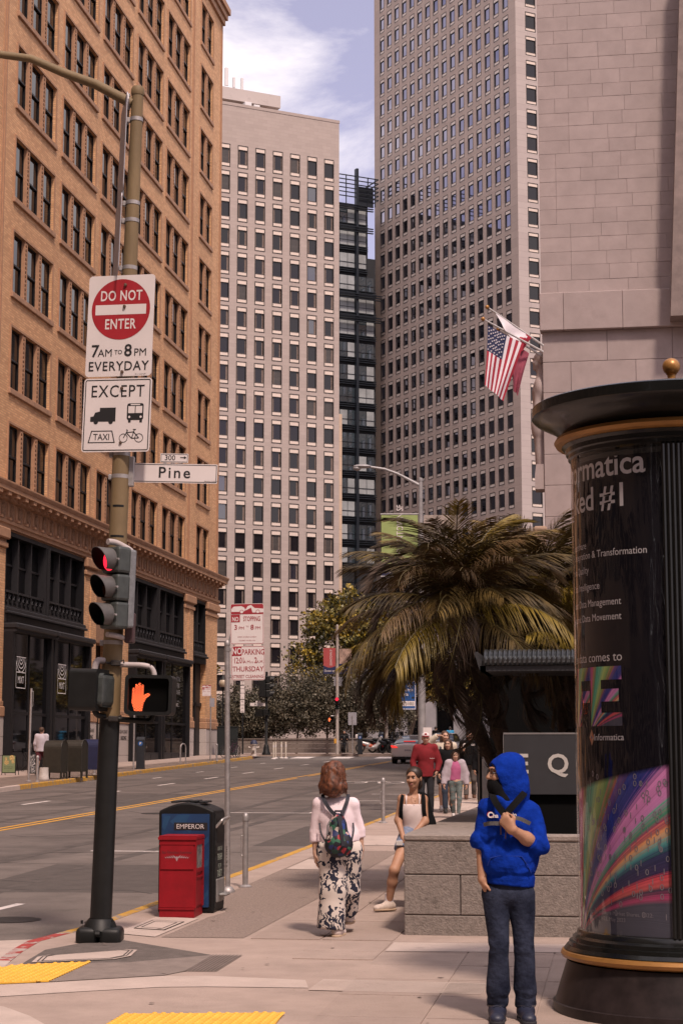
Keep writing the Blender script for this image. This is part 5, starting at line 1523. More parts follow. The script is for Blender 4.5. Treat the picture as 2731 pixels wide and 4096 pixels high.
palm('dark palm right of the largest one, above the canopy', (-.5, 22.5, 1.3), (-.93, 21.3, 3.68), 72, el=(-15, 84), sc=1.12, mix=(6, 3, 1, .6), seed=3, skirt=14)
palm('low leaning palm spreading yellow fronds over the pay sign', (-1.3, 22.6, 1.3), (-2.05, 21.3, 3.05), 18, az=(PI * .8, PI * 1.25), el=(2, 34), sc=.9, mix=(2, 2, 5, 2), seed=4)
palm('short bright palm just above the rippled canopy edge', (-.35, 21.4, 1.3), (-.55, 20.6, 3.1), 40, el=(10, 86), sc=1.0, mix=(2, 1, 6, 0), seed=5)
palm('rightmost palm, half hidden by the kiosk', (.3, 22.3, 1.3), (.1, 21.2, 3.75), 46, sc=1.0, mix=(6, 4, 1, .5), seed=6)

# ---------------------------------------------------------------- broadleaf trees
M_bark = mat('grey-brown bark', (.085, .062, .048), .95, var=.4, scale=6, bump=.5, bscale=12)
def tree(label, base, h, blobs, nleaf, lsize, mats, seed, group, trunk=.12, lean=(0, 0), clump=.42, forks=5):
    r_ = random.Random(seed); nr = np.random.default_rng(seed)
    t = thing('street_tree', label, 'tree', base, 0, group)
    mb = MB()
    top = Vector((lean[0], lean[1], h * .55))
    mid = Vector((lean[0] * .4 + .1, lean[1] * .4, h * .28))
    mb.tube([(0, 0, -.2), mid * .5, mid, (mid + top) / 2, top], [trunk * 1.15, trunk, trunk * .85, trunk * .7, trunk * .45], 8)
    for k in range(forks * 2):
        bl = blobs[k % len(blobs)]
        e = Vector(bl[:3]) + Vector((r_.uniform(-.5, .5) * bl[3], r_.uniform(-.5, .5) * bl[3], r_.uniform(-.3, .5) * bl[4])); s = mid.lerp(top, r_.uniform(.1, 1))
        m_ = s.lerp(e, .5) + Vector((r_.uniform(-.3, .3), r_.uniform(-.3, .3), r_.uniform(0, .3)))
        mb.tube([s, m_, e], [trunk * .42, trunk * .26, trunk * .08], 6)
    mb.build('trunk', M_bark, t, True)
    vol = np.array([b_[3] ** 2 * b_[4] for b_ in blobs]); vol = vol / vol.sum()
    C = []
    for b_, f in zip(blobs, vol):
        k = max(3, int(nleaf / 24 * f)); u = nr.normal(size=(k, 3)); u /= np.linalg.norm(u, axis=1)[:, None]; rad = nr.random(k) ** .45
        C.append(np.array(b_[:3]) + u * rad[:, None] * np.array([b_[3], b_[3], b_[4]]))
    C = np.concatenate(C); N_ = len(C) * 24
    P = np.repeat(C, 24, 0) + nr.normal(size=(N_, 3)) * clump * np.array([1, 1, .7]) * .5
    A = nr.normal(size=(N_, 3)); A /= np.linalg.norm(A, axis=1)[:, None]
    B = np.cross(A, nr.normal(size=(N_, 3))); B /= np.linalg.norm(B, axis=1)[:, None]
    sz = lsize * nr.uniform(.6, 1.25, (N_, 1))
    a = A * sz * .5; b2 = B * sz * .32
    V = np.stack([P - a, P + b2, P + a, P - b2], 1).reshape(-1, 3)
    me = bpy.data.meshes.new('crown'); me.vertices.add(len(V)); me.vertices.foreach_set('co', V.ravel())
    me.loops.add(len(V)); me.loops.foreach_set('vertex_index', np.arange(len(V)))
    me.polygons.add(N_); me.polygons.foreach_set('loop_start', np.arange(N_) * 4); me.polygons.foreach_set('loop_total', np.full(N_, 4))
    for m_ in mats: me.materials.append(m_)
    me.polygons.foreach_set('material_index', np.repeat(nr.choice(len(mats), len(C), p=[.5, .3, .2][:len(mats)] if len(mats) == 3 else None), 24).astype(np.int32))
    me.update(); me.validate()
    obj('crown', me, t)
    return t
ol = [mat('olive leaf', (.078, .068, .042), .6, var=.2, randv=.1), mat('olive leaf pale', (.14, .12, .082), .6, var=.2), mat('olive leaf dark', (.04, .036, .022), .6, var=.2)]
ln_ = [mat('plane leaf', (.12, .10, .016), .5, var=.2, randv=.1), mat('plane leaf yellow', (.30, .21, .022), .5, var=.2), mat('plane leaf dark', (.028, .030, .008), .5, var=.2)]
gO = 'grey-green trees behind the low granite wall'
for i, (x, y, h, w_, lab) in enumerate(((-24.6, 114.5, 4.4, 1.5, 'grey-green tree behind the bicycles, leftmost of the row'), (-22.9, 115.2, 4.7, 1.6, 'grey-green tree behind the black pole, second in the row'), (-20.8, 114.6, 5.6, 1.9, 'grey-green tree straight behind the black signal pole'), (-18.9, 115.4, 5.9, 1.9, 'grey-green tree right of the black signal pole'), (-17.2, 115.8, 5.4, 1.8, 'grey-green tree behind the red signal'), (-15.4, 116.5, 5.6, 1.7, 'dark grey-green tree right of the red signal'))):
    z = gz(112, SW)
    tree(lab, (x, y, z), h, [(0, 0, h * .62, w_, h * .38), (w_ * .5, .3, h * .5, w_ * .8, h * .3), (-w_ * .6, -.2, h * .45, w_ * .7, h * .28)], 13000, .15, ol, 30 + i, gO, .07, (rr.uniform(-.3, .3), 0))
gP = 'broad-leaved street trees beyond the crossing'
tree('tall yellow-green plane tree behind the red banner', (-19.0, 121, gz(112, SW)), 11.5, [(0, 0, 8.6, 2.6, 2.2), (1.6, 0, 7.0, 2.2, 2.0), (-1.6, 0, 6.4, 2.2, 1.6), (.6, 0, 10.2, 1.7, 1.2), (2.6, 0, 8.8, 1.7, 1.3), (-1.0, 0, 4.6, 2.2, 1.4)], 13000, .27, ln_, 51, gP, .16, (.5, 0), .5)
tree('leaning plane tree above the parked motorcycles', (-14.5, 121, gz(112, SW)), 9, [(1.5, 0, 5.4, 2.6, 1.6), (0, 0, 7.0, 2.4, 1.8), (3.2, 0, 4.2, 1.9, 1.2), (-1.2, 0, 4.4, 1.6, 1.2)], 11000, .26, ln_, 52, gP, .17, (1.6, 0), .5)
tree('plane tree beyond the white car', (-10.2, 128, gz(112, SW)), 7.5, [(0, 0, 5.2, 2.4, 1.5), (2.0, 0, 4.6, 2.2, 1.2), (-1.8, 0, 4.4, 1.8, 1.1)], 6500, .34, ln_, 53, gP, .15, (.2, 0), .5)
tree('far plane tree over the walkers at the crossing', (-6.0, 131, gz(112, SW)), 7, [(0, 0, 4.9, 2.4, 1.4), (1.8, 0, 5.4, 2.0, 1.4)], 5000, .34, ln_, 54, gP, .15, (0, 0), .5)
tree('small yellow tree at the corner of the brick building', (-27.2, 113.6, gz(112, SW)), 6.6, [(0.4, 0, 5.4, .9, 1.1), (.2, 0, 4.2, .8, .8)], 1500, .26, ln_, 55, gP, .06, (.2, 0), .35)

# ---------------------------------------------------------------- flags on the granite building
M_fpole = mat('white flag pole', (.55, .53, .52), .4, .2, var=.05)
M_fr_, M_fw, M_fb = mat('flag red', (.30, .012, .03), .8, var=.1, scale=4), mat('flag white', (.62, .57, .60), .8, var=.05, scale=4), mat('flag navy', (.012, .018, .065), .8, var=.1, scale=4)
def flag_pole(label, root, tip):
    t = thing('flag_pole', label, 'flag pole', root, 0, 'flag poles on the granite building')
    d = Vector(tip) - Vector(root)
    mb = MB(); mb.tube([(0, 0, 0), d], [.045, .03], 8); mb.build('pole', M_fpole, t, True)
    mb = MB(); mb.ell(d * 1.03, (.075, .075, .075), 14, 10); mb.build('gilt_ball', M_gold, t, True)
    return t
flag_pole('lower flag pole carrying the striped flag', (-2.45, 62.6, 16.35), (-4.40, 61, 17.20))
flag_pole('upper flag pole carrying the white flag', (-2.45, 62.9, 16.65), (-4.28, 61.4, 17.72))
flag_pole('third flag pole half hidden behind the striped flag', (-2.45, 63.2, 16.3), (-3.95, 62, 17.05))
def cloth(label, name, TL, TR, BL, BR, nu, nv, matfn, mats, fold=.06, group=None, sag=0.):
    TL, TR, BL, BR = map(Vector, (TL, TR, BL, BR))
    t = thing(name, label, 'flag', TL)
    vs = []; fs = []; mi = []
    for j in range(nv + 1):
        v = j / nv
        for i in range(nu + 1):
            u = i / nu
            p = (TL.lerp(TR, u)).lerp(BL.lerp(BR, u), v)
            p = p + Vector((.3 * fold * math.sin(u * 9 + v * 3), fold * math.sin(u * 11 + v * 4) * (.3 + v), -sag * math.sin(PI * u) * (1 - v)))
            vs.append(p - TL)
    for j in range(nv):
        for i in range(nu):
            fs.append((j * (nu + 1) + i, j * (nu + 1) + i + 1, (j + 1) * (nu + 1) + i + 1, (j + 1) * (nu + 1) + i)); mi.append(matfn((i + .5) / nu, (j + .5) / nv))
    mb = MB(); mb.v = [tuple(p) for p in vs]; mb.f = fs; mb.m = mi
    mb.build('cloth', mats, t, True)
    return t, vs, nu
def usf(u, v):
    s = min(12, int(u * 13))
    if v < .42 and u < 7 / 13: return 2
    return 0 if s % 2 == 0 else 1
TLf, TRf, BLf, BRf = (-4.30, 61, 17.0), (-3.07, 61.6, 16.42), (-4.42, 60.9, 14.85), (-3.80, 61.3, 14.35)
fl, fv, fn_ = cloth('red, white and blue striped flag hanging from the lower pole', 'national_flag', TLf, TRf, BLf, BRf, 52, 36, usf, [M_fr_, M_fw, M_fb], .05)
q = MB()
for r_ in range(9):
    for c in range(6 if r_ % 2 == 0 else 5):
        v = .42 * (.07 + .86 * (c + (.0 if r_ % 2 == 0 else .5)) / 5.0); u = 7 / 13 * (.08 + .105 * r_)
        i, j = u * 52, v * 36
        p = fv[int(j) * 53 + int(i)]
        s = .038
        pts = []
        for k in range(10):
            rad = s if k % 2 == 0 else s * .4; a = PI / 2 + k * PI / 5
            pts.append((p.x + rad * math.cos(a), p.y - .03, p.z + rad * math.sin(a)))
        q.add(pts, [tuple(range(10))])
q.build('stars', M_fw, fl)
cloth('white and red flag furled along the upper pole', 'state_flag', (-4.05, 61.5, 17.55), (-2.85, 62.5, 16.85), (-3.75, 61.5, 16.95), (-3.15, 62.3, 16.35), 40, 20, lambda u, v: 0 if u > .80 + .1 * math.sin(v * 9) else 1, [M_fr_, M_fw], .07)
cloth('faded pink flag hanging behind the striped flag', 'faded_flag', (-3.6, 62.2, 16.75), (-2.95, 62.6, 16.3), (-3.5, 62.2, 14.9), (-3.35, 62.4, 14.75), 20, 20, lambda u, v: 0, [mat('faded red cloth', (.25, .05, .08), .85, var=.2)], .07)
# ================================================================ PEOPLE: smooth-union fields meshed by surface nets
V3 = lambda *a: np.array(a, float)
def rotz(t): return np.array([[math.cos(t), -math.sin(t), 0], [math.sin(t), math.cos(t), 0], [0, 0, 1]])
def rotx(t): return np.array([[1, 0, 0], [0, math.cos(t), -math.sin(t)], [0, math.sin(t), math.cos(t)]])
def roty(t): return np.array([[math.cos(t), 0, math.sin(t)], [0, 1, 0], [-math.sin(t), 0, math.cos(t)]])
def cap(a, b, ra, rb, k=.03, flat=(0, 0), sy=1., op='add'):
    a = V3(*a); b = V3(*b); s = V3(1, 1 / sy, 1)
    ba = (b - a) * s; L2 = max(ba @ ba, 1e-9); dn = (b - a) / math.sqrt(max((b - a) @ (b - a), 1e-9))
    def fn(P):
        pa = (P - a) * s
        t = np.clip((pa @ ba) / L2, 0, 1)
        d = np.linalg.norm(pa - t[..., None] * ba, axis=-1) - (ra + (rb - ra) * t)
        if sy < 1: d = d * sy
        if flat[0]: d = np.maximum(d, (a - P) @ dn)
        if flat[1]: d = np.maximum(d, (P - b) @ dn)
        return d
    r = max(ra, rb)
    return fn, np.minimum(a, b) - r, np.maximum(a, b) + r, op, k
def ell(c, r, k=.03, rot=None, op='add'):
    c = V3(*c); r = V3(*r); m = r.min()
    def fn(P):
        q = P - c
        if rot is not None: q = q @ rot
        k0 = np.linalg.norm(q / r, axis=-1); k1 = np.linalg.norm(q / (r * r), axis=-1)
        return k0 * (k0 - 1) / np.maximum(k1, 1e-6)
    e = r.max() if rot is not None else r
    return fn, c - e, c + e, op, k
def cutp(pt, n, k=0):
    pt = V3(*pt); n = V3(*n); n = n / np.linalg.norm(n)
    return (lambda P: (P - pt) @ n), None, None, 'cut', k
def field_mesh(name, prims, h, mats, parent, disp=None, smooth=True):
    adds = [p for p in prims if p[3] == 'add']
    lo = np.min([p[1] for p in adds], 0) - h * 3; hi = np.max([p[2] for p in adds], 0) + h * 3
    n = np.ceil((hi - lo) / h).astype(int) + 1
    ax = [lo[i] + h * np.arange(n[i]) for i in range(3)]
    F = np.full(n, .25)
    def sub(l_, u_):
        i0 = np.clip(np.floor((l_ - lo) / h).astype(int), 0, n - 1); i1 = np.clip(np.ceil((u_ - lo) / h).astype(int) + 1, 1, n)
        G = np.stack(np.meshgrid(*[ax[i][i0[i]:i1[i]] for i in range(3)], indexing='ij'), -1)
        return tuple(slice(i0[i], i1[i]) for i in range(3)), G
    for fn, l_, u_, op, k in prims:
        if op == 'cut':
            G = np.stack(np.meshgrid(*ax, indexing='ij'), -1); F = np.maximum(F, fn(G)); continue
        sl, G = sub(l_ - .06, u_ + .06); d = fn(G); f = F[sl]
        if op == 'add':
            if k > 0:
                hh = np.maximum(k - np.abs(f - d), 0) / k; F[sl] = np.minimum(f, d) - hh * hh * k * .25
            else: F[sl] = np.minimum(f, d)
        else:
            F[sl] = np.maximum(f, -d)
    if disp is not None:
        band = np.abs(F) < .05
        G = np.stack(np.meshgrid(*ax, indexing='ij'), -1)[band]; F[band] += disp(G)
    S = F < 0
    cs = [(i, j, k) for i in (0, 1) for j in (0, 1) for k in (0, 1)]
    m = n - 1
    Cv = [F[c[0]:c[0] + m[0], c[1]:c[1] + m[1], c[2]:c[2] + m[2]] for c in cs]; Cs = [v < 0 for v in Cv]
    cnt = sum(s.astype(np.int8) for s in Cs); mask = (cnt > 0) & (cnt < 8)
    idx = np.full(m, -1); idx[mask] = np.arange(mask.sum())
    acc = np.zeros((mask.sum(), 3)); num = np.zeros(mask.sum())
    for a in range(8):
        for b_ in range(a + 1, 8):
            if sum(abs(cs[a][i] - cs[b_][i]) for i in range(3)) != 1: continue
            fa = Cv[a][mask]; fb = Cv[b_][mask]; x = (fa < 0) != (fb < 0)
            t = np.where(x, fa / np.where(x, fa - fb, 1), 0)
            acc += np.where(x[:, None], np.array(cs[a]) + t[:, None] * (np.array(cs[b_]) - np.array(cs[a])), 0); num += x
    cell = np.argwhere(mask)
    V = lo + h * (cell + acc / num[:, None])
    Q = []
    for axn in range(3):
        sa = [slice(0, -1) if i == axn else slice(1, -1) for i in range(3)]; sb = [slice(1, None) if i == axn else slice(1, -1) for i in range(3)]
        A_, B_ = S[tuple(sa)], S[tuple(sb)]
        ch = np.argwhere(A_ != B_); sg = A_[tuple(ch.T)]
        o1, o2 = [i for i in range(3) if i != axn]
        ch = ch + np.array([0 if i == axn else 1 for i in range(3)])
        def at(d1, d2):
            q = ch.copy(); q[:, o1] -= d1; q[:, o2] -= d2; return idx[tuple(q.T)]
        q = np.stack([at(1, 1), at(0, 1), at(0, 0), at(1, 0)], 1)
        fl = sg if axn != 1 else ~sg
        q[~fl] = q[~fl][:, ::-1]; Q.append(q)
    Q = np.concatenate(Q); Q = Q[(Q >= 0).all(1)]
    me = bpy.data.meshes.new(name); me.from_pydata(V.tolist(), [], Q.tolist())
    for mm in (mats if isinstance(mats, (list, tuple)) else [mats]): me.materials.append(mm)
    if smooth: me.polygons.foreach_set('use_smooth', [True] * len(me.polygons))
    me.update()
    return obj(name, me, parent)
def folds(seed, amp, fx, fz, n=5):
    r_ = np.random.default_rng(seed); D = r_.normal(size=(n, 3)); D /= np.linalg.norm(D, axis=1)[:, None]; ph = r_.uniform(0, 6.28, n)
    D = D * np.array([fx, fx, fz])
    def fn(P):
        o = 0
        for d, p in zip(D, ph):
            s_ = np.sin(.5 * (P @ d + p + 1.1 * np.sin(P @ d[[1, 2, 0]] * .6 + p)))
            o = o + (1.0 - 2.0 * np.abs(s_) ** .8) * (.6 + .4 * np.sin(P @ d[[2, 0, 1]] * .35 + 2 * p))
        return amp * 2.0 * o / n
    return fn
def hand(w, d, nrm, curl, side, s=1., curls=None):
    """palm, four unequal fingers and a thumb; d points to the fingers, nrm is where the palm faces, side puts the thumb on +-(d x n)"""
    w = V3(*w); d = V3(*d) / np.linalg.norm(d); nrm = V3(*nrm); nrm = nrm - d * (nrm @ d); nrm /= np.linalg.norm(nrm); l_ = np.cross(d, nrm) * side
    out = []
    for i, (off, ln, rk) in enumerate(((.030, .90, .0105), (.010, 1.0, .011), (-.011, .94, .0105), (-.030, .74, .009))):
        kn = w + d * (.088 - .006 * abs(i - 1)) * s + l_ * off * s
        out.append(cap(w + l_ * off * .5 * s, kn, .017 * s, .0135 * s, .02))
        p = kn; a = 0
        for j, seg in enumerate((.040, .026, .021)):
            a += curl * (1, 1.15, .8)[j]
            dd = d * math.cos(a) + nrm * math.sin(a); q = p + dd * seg * ln * s; out.append(cap(p, q, rk * s, rk * .9 * s, .004)); p = q
    b0 = w + d * .022 * s + l_ * .022 * s; d1 = d * .62 + l_ * .68 + nrm * .35; d1 /= np.linalg.norm(d1); m_ = b0 + d1 * .046 * s
    d2 = d * .85 + l_ * (.25 if curl < .7 else -.35) + nrm * (.3 if curl < .7 else .7); d2 /= np.linalg.norm(d2)
    out += [cap(b0, m_, .0145 * s, .0125 * s, .012), cap(m_, m_ + d2 * .032 * s, .0118 * s, .010 * s, .005)]
    return out
def head_prims(c, rot, s=1.):
    c = V3(*c); T = lambda x, y, z: c + rot @ (V3(x, y, z) * s)
    e = lambda p, r, k=.02: ell(T(*p), V3(*r) * s, k * s, rot)
    return [e((0, .012, .028), (.074, .092, .088)), e((0, -.028, -.035), (.058, .066, .074), .03), e((0, -.058, -.088), (.026, .028, .024), .03),
            cap(T(0, -.093, .014), T(0, -.112, -.026), .0085 * s, .0145 * s, .012 * s), e((.012, -.102, -.03), (.010, .012, .008), .006), e((-.012, -.102, -.03), (.010, .012, .008), .006),
            e((0, -.086, .034), (.05, .018, .012), .012), e((.034, -.078, -.024), (.022, .02, .022), .02), e((-.034, -.078, -.024), (.022, .02, .022), .02),
            e((.077, .015, -.008), (.010, .02, .032), .008), e((-.077, .015, -.008), (.010, .02, .032), .008), e((0, -.095, -.058), (.024, .01, .009), .01)]
M_eye = mat('eye', (.035, .022, .018), .2, var=0); M_lip = mat('lips', (.28, .10, .085), .5, var=0); M_brow = mat('eyebrow', (.05, .03, .022), .8, var=0)
M_eyw = mat('eye white', (.5, .46, .43), .3, var=0)
def face_bits(parent, c, rot, s=1., lips=True, brow=M_brow):
    c = V3(*c); T = lambda x, y, z: tuple(c + rot @ (V3(x, y, z) * s))
    R4 = Matrix([list(r) for r in rot]).to_4x4()
    for sx in (-1, 1):
        q = MB(); q.ell((0, 0, 0), (.0145 * s, .006 * s, .007 * s), 10, 6); q.xf(Matrix.Translation(T(.032 * sx, -.0865, .006)) @ R4); q.build('eye_white', M_eyw, parent, True)
        q = MB(); q.ell((0, 0, 0), (.0068 * s, .004 * s, .0072 * s), 10, 6); q.xf(Matrix.Translation(T(.032 * sx, -.0915, .006)) @ R4); q.build('eye', M_eye, parent, True)
        q = MB(); q.tube([T(.014 * sx, -.1005, .026), T(.034 * sx, -.0985, .033), T(.055 * sx, -.083, .028)], [.0045 * s, .005 * s, .002 * s], 6); q.build('eyebrow', brow, parent, True)
    if lips:
        q = MB(); q.ell((0, 0, 0), (.024 * s, .007 * s, .0045 * s), 10, 6); q.xf(Matrix.Translation(T(0, -.1035, -.0535)) @ R4); q.ell((0, 0, 0), (.02 * s, .007 * s, .0058 * s), 10, 6); q.xf(Matrix.Translation(T(0, -.1025, -.064)) @ R4, len(q.v) // 2); q.build('lips', M_lip, parent, True)
def skinmat(n, c): return mat(n, c, .55, var=.10, scale=9, spec=.4)
SK1, SK2, SK3 = skinmat('skin tan', (.40, .215, .135)), skinmat('skin fair', (.45, .27, .19)), skinmat('skin light brown', (.33, .18, .12))
def shoe(parent, name, an, toe_dir, m, sole, s=1., L_=.26):
    an = V3(*an); d = V3(*toe_dir); d[2] = 0; d /= np.linalg.norm(d); z0 = an[2] - .075 * s
    b0 = V3(an[0], an[1], z0)
    T = lambda f, z: b0 + d * f * s + V3(0, 0, z * s)
    pr = [cap(T(-.045, .048), T(.02, .055), .042 * s, .045 * s), cap(T(.02, .05), T(.13, .034), .045 * s, .036 * s), ell(T(.155, .032), V3(.04, .04, .028) * s), cap(T(-.01, .06), T(-.005, .12), .045 * s, .042 * s, flat=(0, 1)), cutp(T(0, .012), (0, 0, -1))]
    o = field_mesh(name, pr, .008, m, parent)
    pr = [cap(T(-.05, .012), T(.03, .012), .047 * s, .045 * s, sy=1), cap(T(.03, .012), T(.15, .012), .045 * s, .045 * s), cutp(T(0, .0), (0, 0, -1)), cutp(T(0, .024), (0, 0, 1))]
    field_mesh('sole', pr, .008, sole, o)
    return o
def strap(name, pts, w, t, m, parent, up=None, n=4):
    """flat webbing along points, width axis = up x direction"""
    mb = MB(); P = [Vector(p) for p in pts]; vs = []
    # smooth by catmull-rom
    Q = []
    for i in range(len(P) - 1):
        p0, p1, p2, p3 = P[max(i - 1, 0)], P[i], P[i + 1], P[min(i + 2, len(P) - 1)]
        for k in range(n):
            x = k / n; Q.append(.5 * ((2 * p1) + (p2 - p0) * x + (2 * p0 - 5 * p1 + 4 * p2 - p3) * x * x + (3 * p1 - p0 - 3 * p2 + p3) * x ** 3))
    Q.append(P[-1])
    for i, p in enumerate(Q):
        d = (Q[min(i + 1, len(Q) - 1)] - Q[max(i - 1, 0)]).normalized(); nn = Vector(up or (0, -1, 0)); nn = (nn - d * nn.dot(d)).normalized(); s_ = d.cross(nn) * w / 2; e = nn * t / 2
        vs += [p - s_ - e, p + s_ - e, p + s_ + e, p - s_ + e]
    fs = []
    for i in range(len(Q) - 1):
        for k in range(4): fs.append((i * 4 + k, i * 4 + (k + 1) % 4, (i + 1) * 4 + (k + 1) % 4, (i + 1) * 4 + k))
    fs += [(3, 2, 1, 0), tuple(len(vs) - 4 + k for k in range(4))]
    mb.add(vs, fs); return mb.build(name, m, parent)

# ---------------------------------------------------------------- man in the blue hooded top
M_blue = mat('royal blue fleece', (.0035, .028, .27), .95, var=.2, scale=12, spec=.1, bump=.55, bscale=24)
M_jean = mat('worn dark denim', (.008, .011, .026), .9, var=.3, scale=6, detail=8, bump=.5, bscale=28, c2=(.028, .034, .058), spec=.15)
M_blackc = mat('black cloth', (.008, .008, .009), .9, var=.2, scale=12, spec=.1)
man = thing('person', 'person in bright blue hooded top and jeans standing by the kiosk, gripping a chest strap', 'person', (-.759, 11.896, gz(11.9, SW)), YAW)
hc = V3(-.005, .0, 1.585); hr = rotz(R(-74)) @ rotx(R(-4))
shL, shR = V3(-.115, .01, 1.365), V3(.162, .02, 1.35)
elL, wrL = V3(-.155, .02, 1.125), V3(-.158, -.03, .905)
elR, wrR = V3(.205, -.05, 1.125), V3(.025, -.20, 1.235)
hipL, hipR = V3(-.068, .01, .80), V3(.10, .01, .80)
knL, knR, anL, anR = V3(-.054, -.02, .49), V3(.110, -.02, .49), V3(-.066, .02, .085), V3(.118, .02, .085)
body = head_prims(hc, hr) + [cap((.02, .02, 1.42), hc + V3(0, .01, -.03), .06, .055), ell((.025, .02, 1.26), (.15, .10, .17)), ell((.015, .02, .93), (.14, .10, .12)), cap((.02, .02, 1.0), (.02, .02, 1.2), .12, .12, sy=.75), cap(shL, shR, .05, .05),
        cap(shL, elL, .05, .042), cap(elL, wrL, .041, .030), cap(shR, elR, .05, .044), cap(elR, elR * .55 + wrR * .45, .043, .040), cap(elR * .55 + wrR * .45, wrR, .040, .029), cap(hipL, knL, .075, .05), cap(hipR, knR, .075, .05), cap(knL, anL, .05, .036), cap(knR, anR, .05, .036)]
body += hand(wrR, (-.62, .02, .78), (.35, .9, .15), 1.05, -1, 1.0)
body += hand(wrL, (.30, .2, -1), (1, .1, 0), .3, 1, .85)
field_mesh('body', body, .0072, SK1, man)
# hooded top
top = [ell((.03, .03, 1.25), (.150, .128, .19), .05), cap((.026, .02, .95), (.028, .03, 1.22), .165, .150, .05, sy=.82), cap(shL + V3(.0, 0, 0), shR + V3(-.01, 0, 0), .062, .066, .05), cap((.020, .02, .84), (.020, .02, .92), .165, .165, .02, sy=.82),
       cap(shL, shL * .1 + elL * .9 + V3(-.01, 0, 0), .060, .052, .010, flat=(0, 1)), cap(shL * .12 + elL * .88 + V3(-.01, 0, 0), elL + V3(0, 0, .0), .066, .062, .012, flat=(0, 1)),
       cap(shR + V3(.01, 0, -.01), elR + V3(.012, .0, 0), .064, .056, .010), cap(elR + V3(.008, .0, 0), elR * .72 + wrR * .28, .060, .056, .010, flat=(0, 1)),
       ell((.03, .03, 1.08), (.172, .136, .15), .06), ell((.0, -.035, 1.03), (.15, .10, .12), .05), cap((-.06, -.055, 1.42), (.03, -.09, 1.36), .035, .03, .03), cap((.09, -.05, 1.43), (.03, -.09, 1.36), .035, .03, .03), cutp((.03, 0, .868), (-.10, 0, -1))]
fd = folds(3, .009, 58, 26); fd2 = folds(5, .008, 30, 95)
def blue_f(P): 
    low = np.clip((1.2 - P[:, 2]) / .3, 0, 1)
    return (fd(P) + fd2(P) * (.4 + .9 * low)) * np.clip((P[:, 2] - .90) / .06, .12, 1) + .010 * np.exp(-((P[:, 2] - .935) / .014) ** 2)
field_mesh('hooded_top', top, .0085, M_blue, man, blue_f)
rh = rotz(R(-74))
hood = [ell(hc + rh @ V3(0, .022, .014), (.108, .124, .124), .05, rh), ell(hc + rh @ V3(0, .06, .085), (.06, .07, .05), .05, rh), ell(hc + rh @ V3(0, .07, -.10), (.105, .10, .13), .06, rh), cap((.015, .035, 1.44), hc + V3(.02, .02, -.1), .115, .10, .05),
        ell(hc + rh @ V3(0, -.10, -.035), (.083, .13, .112), 0, rh, 'sub'), cap(hc + rh @ V3(0, -.05, -.08), hc + rh @ V3(0, -.13, -.20), .062, .045, op='sub')]
fh = folds(9, .006, 36, 50)
field_mesh('hood', hood, .0075, M_blue, man, fh)
mk = [ell(hc + hr @ V3(0, -.036, -.062), (.064, .074, .062), .02, hr), cap(hc + hr @ V3(0, -.03, -.10), (-.01, -.03, 1.42), .07, .065, .04), cutp(hc + hr @ V3(0, -.06, -.028), hr @ V3(0, .25, 1))]
field_mesh('face_covering', mk, .0072, M_blackc, man)
bn_ = [ell(hc + hr @ V3(0, .012, .038), (.082, .101, .090), 0, hr), cutp(hc + hr @ V3(0, -.08, .052), hr @ V3(0, -.12, -1))]
field_mesh('beanie', bn_, .0075, mat('navy knit', (.008, .010, .035), .9, var=.2, scale=40), man)
face_bits(man, hc, hr, 1.0, False)
q = MB(); T = lambda x, y, z: tuple(hc + hr @ V3(x, y, z))
for sx in (-1, 1):
    pts = [T(sx * .032 + .026 * math.cos(t * PI / 6), -.108 + .01 * abs(math.cos(t * PI / 6)), .002 + .019 * math.sin(t * PI / 6)) for t in range(13)]; q.tube(pts, .0018, 5)
    q.tube([T(sx * .058, -.098, .008), T(sx * .079, -.02, .008)], .002, 5)
q.tube([T(-.007, -.112, .006), T(.007, -.112, .006)], .0018, 5); q.build('glasses', M_blk, man)
# jeans
je = [cap(hipL, knL, .090, .064, .008, sy=.98), cap(hipR, knR, .090, .064, .008, sy=.98), cap(knL, knL * .3 + anL * .7, .062, .073, .008), cap(knR, knR * .3 + anR * .7, .062, .069, .008), cap(knL * .3 + anL * .7, anL + V3(.008, 0, .012), .073, .060, .01, flat=(0, 1)), cap(knR * .3 + anR * .7, anR + V3(0, 0, .012), .069, .062, .01, flat=(0, 1)), ell((.012, .02, .825), (.160, .116, .115), .03)]
f1 = folds(12, .006, 36, 36); f2 = folds(14, .010, 26, 110)
def jf(P):
    low = np.clip((.28 - P[:, 2]) / .15, 0, 1); kn = np.exp(-((P[:, 2] - .47) / .07) ** 2)
    return f1(P) * .7 + f2(P) * (low * 1.1 + kn * .7)
field_mesh('jeans', je, .0085, M_jean, man, jf)
M_shn = mat('navy leather', (.018, .022, .045), .5, var=.2, scale=20); M_sol = mat('dark rubber sole', (.02, .02, .026), .8, var=.2)
for a_, dx in ((anL, (-.10, -1, 0)), (anR, (.02, -1, 0))):
    so = shoe(man, 'shoe', a_, dx, M_shn, M_sol, 1.14)
    q = MB(); d = V3(*dx) / np.linalg.norm(dx)
    for k in range(4):
        c0 = a_ + d * (.055 + .02 * k) + V3(0, 0, .02 - .011 * k); q.tube([c0 + V3(-.025, 0, 0), c0 + V3(0, 0, .006), c0 + V3(.025, 0, .0)], .003, 5)
    q.build('laces', M_blackc, so)
    q = MB(); q.lathe([(.066, 0), (.07, .012)], 18, c=(a_[0], a_[1], a_[2] + .008)); q.build('hem', mat('faded denim hem', (.12, .115, .13), .9, var=.4, scale=40), man)
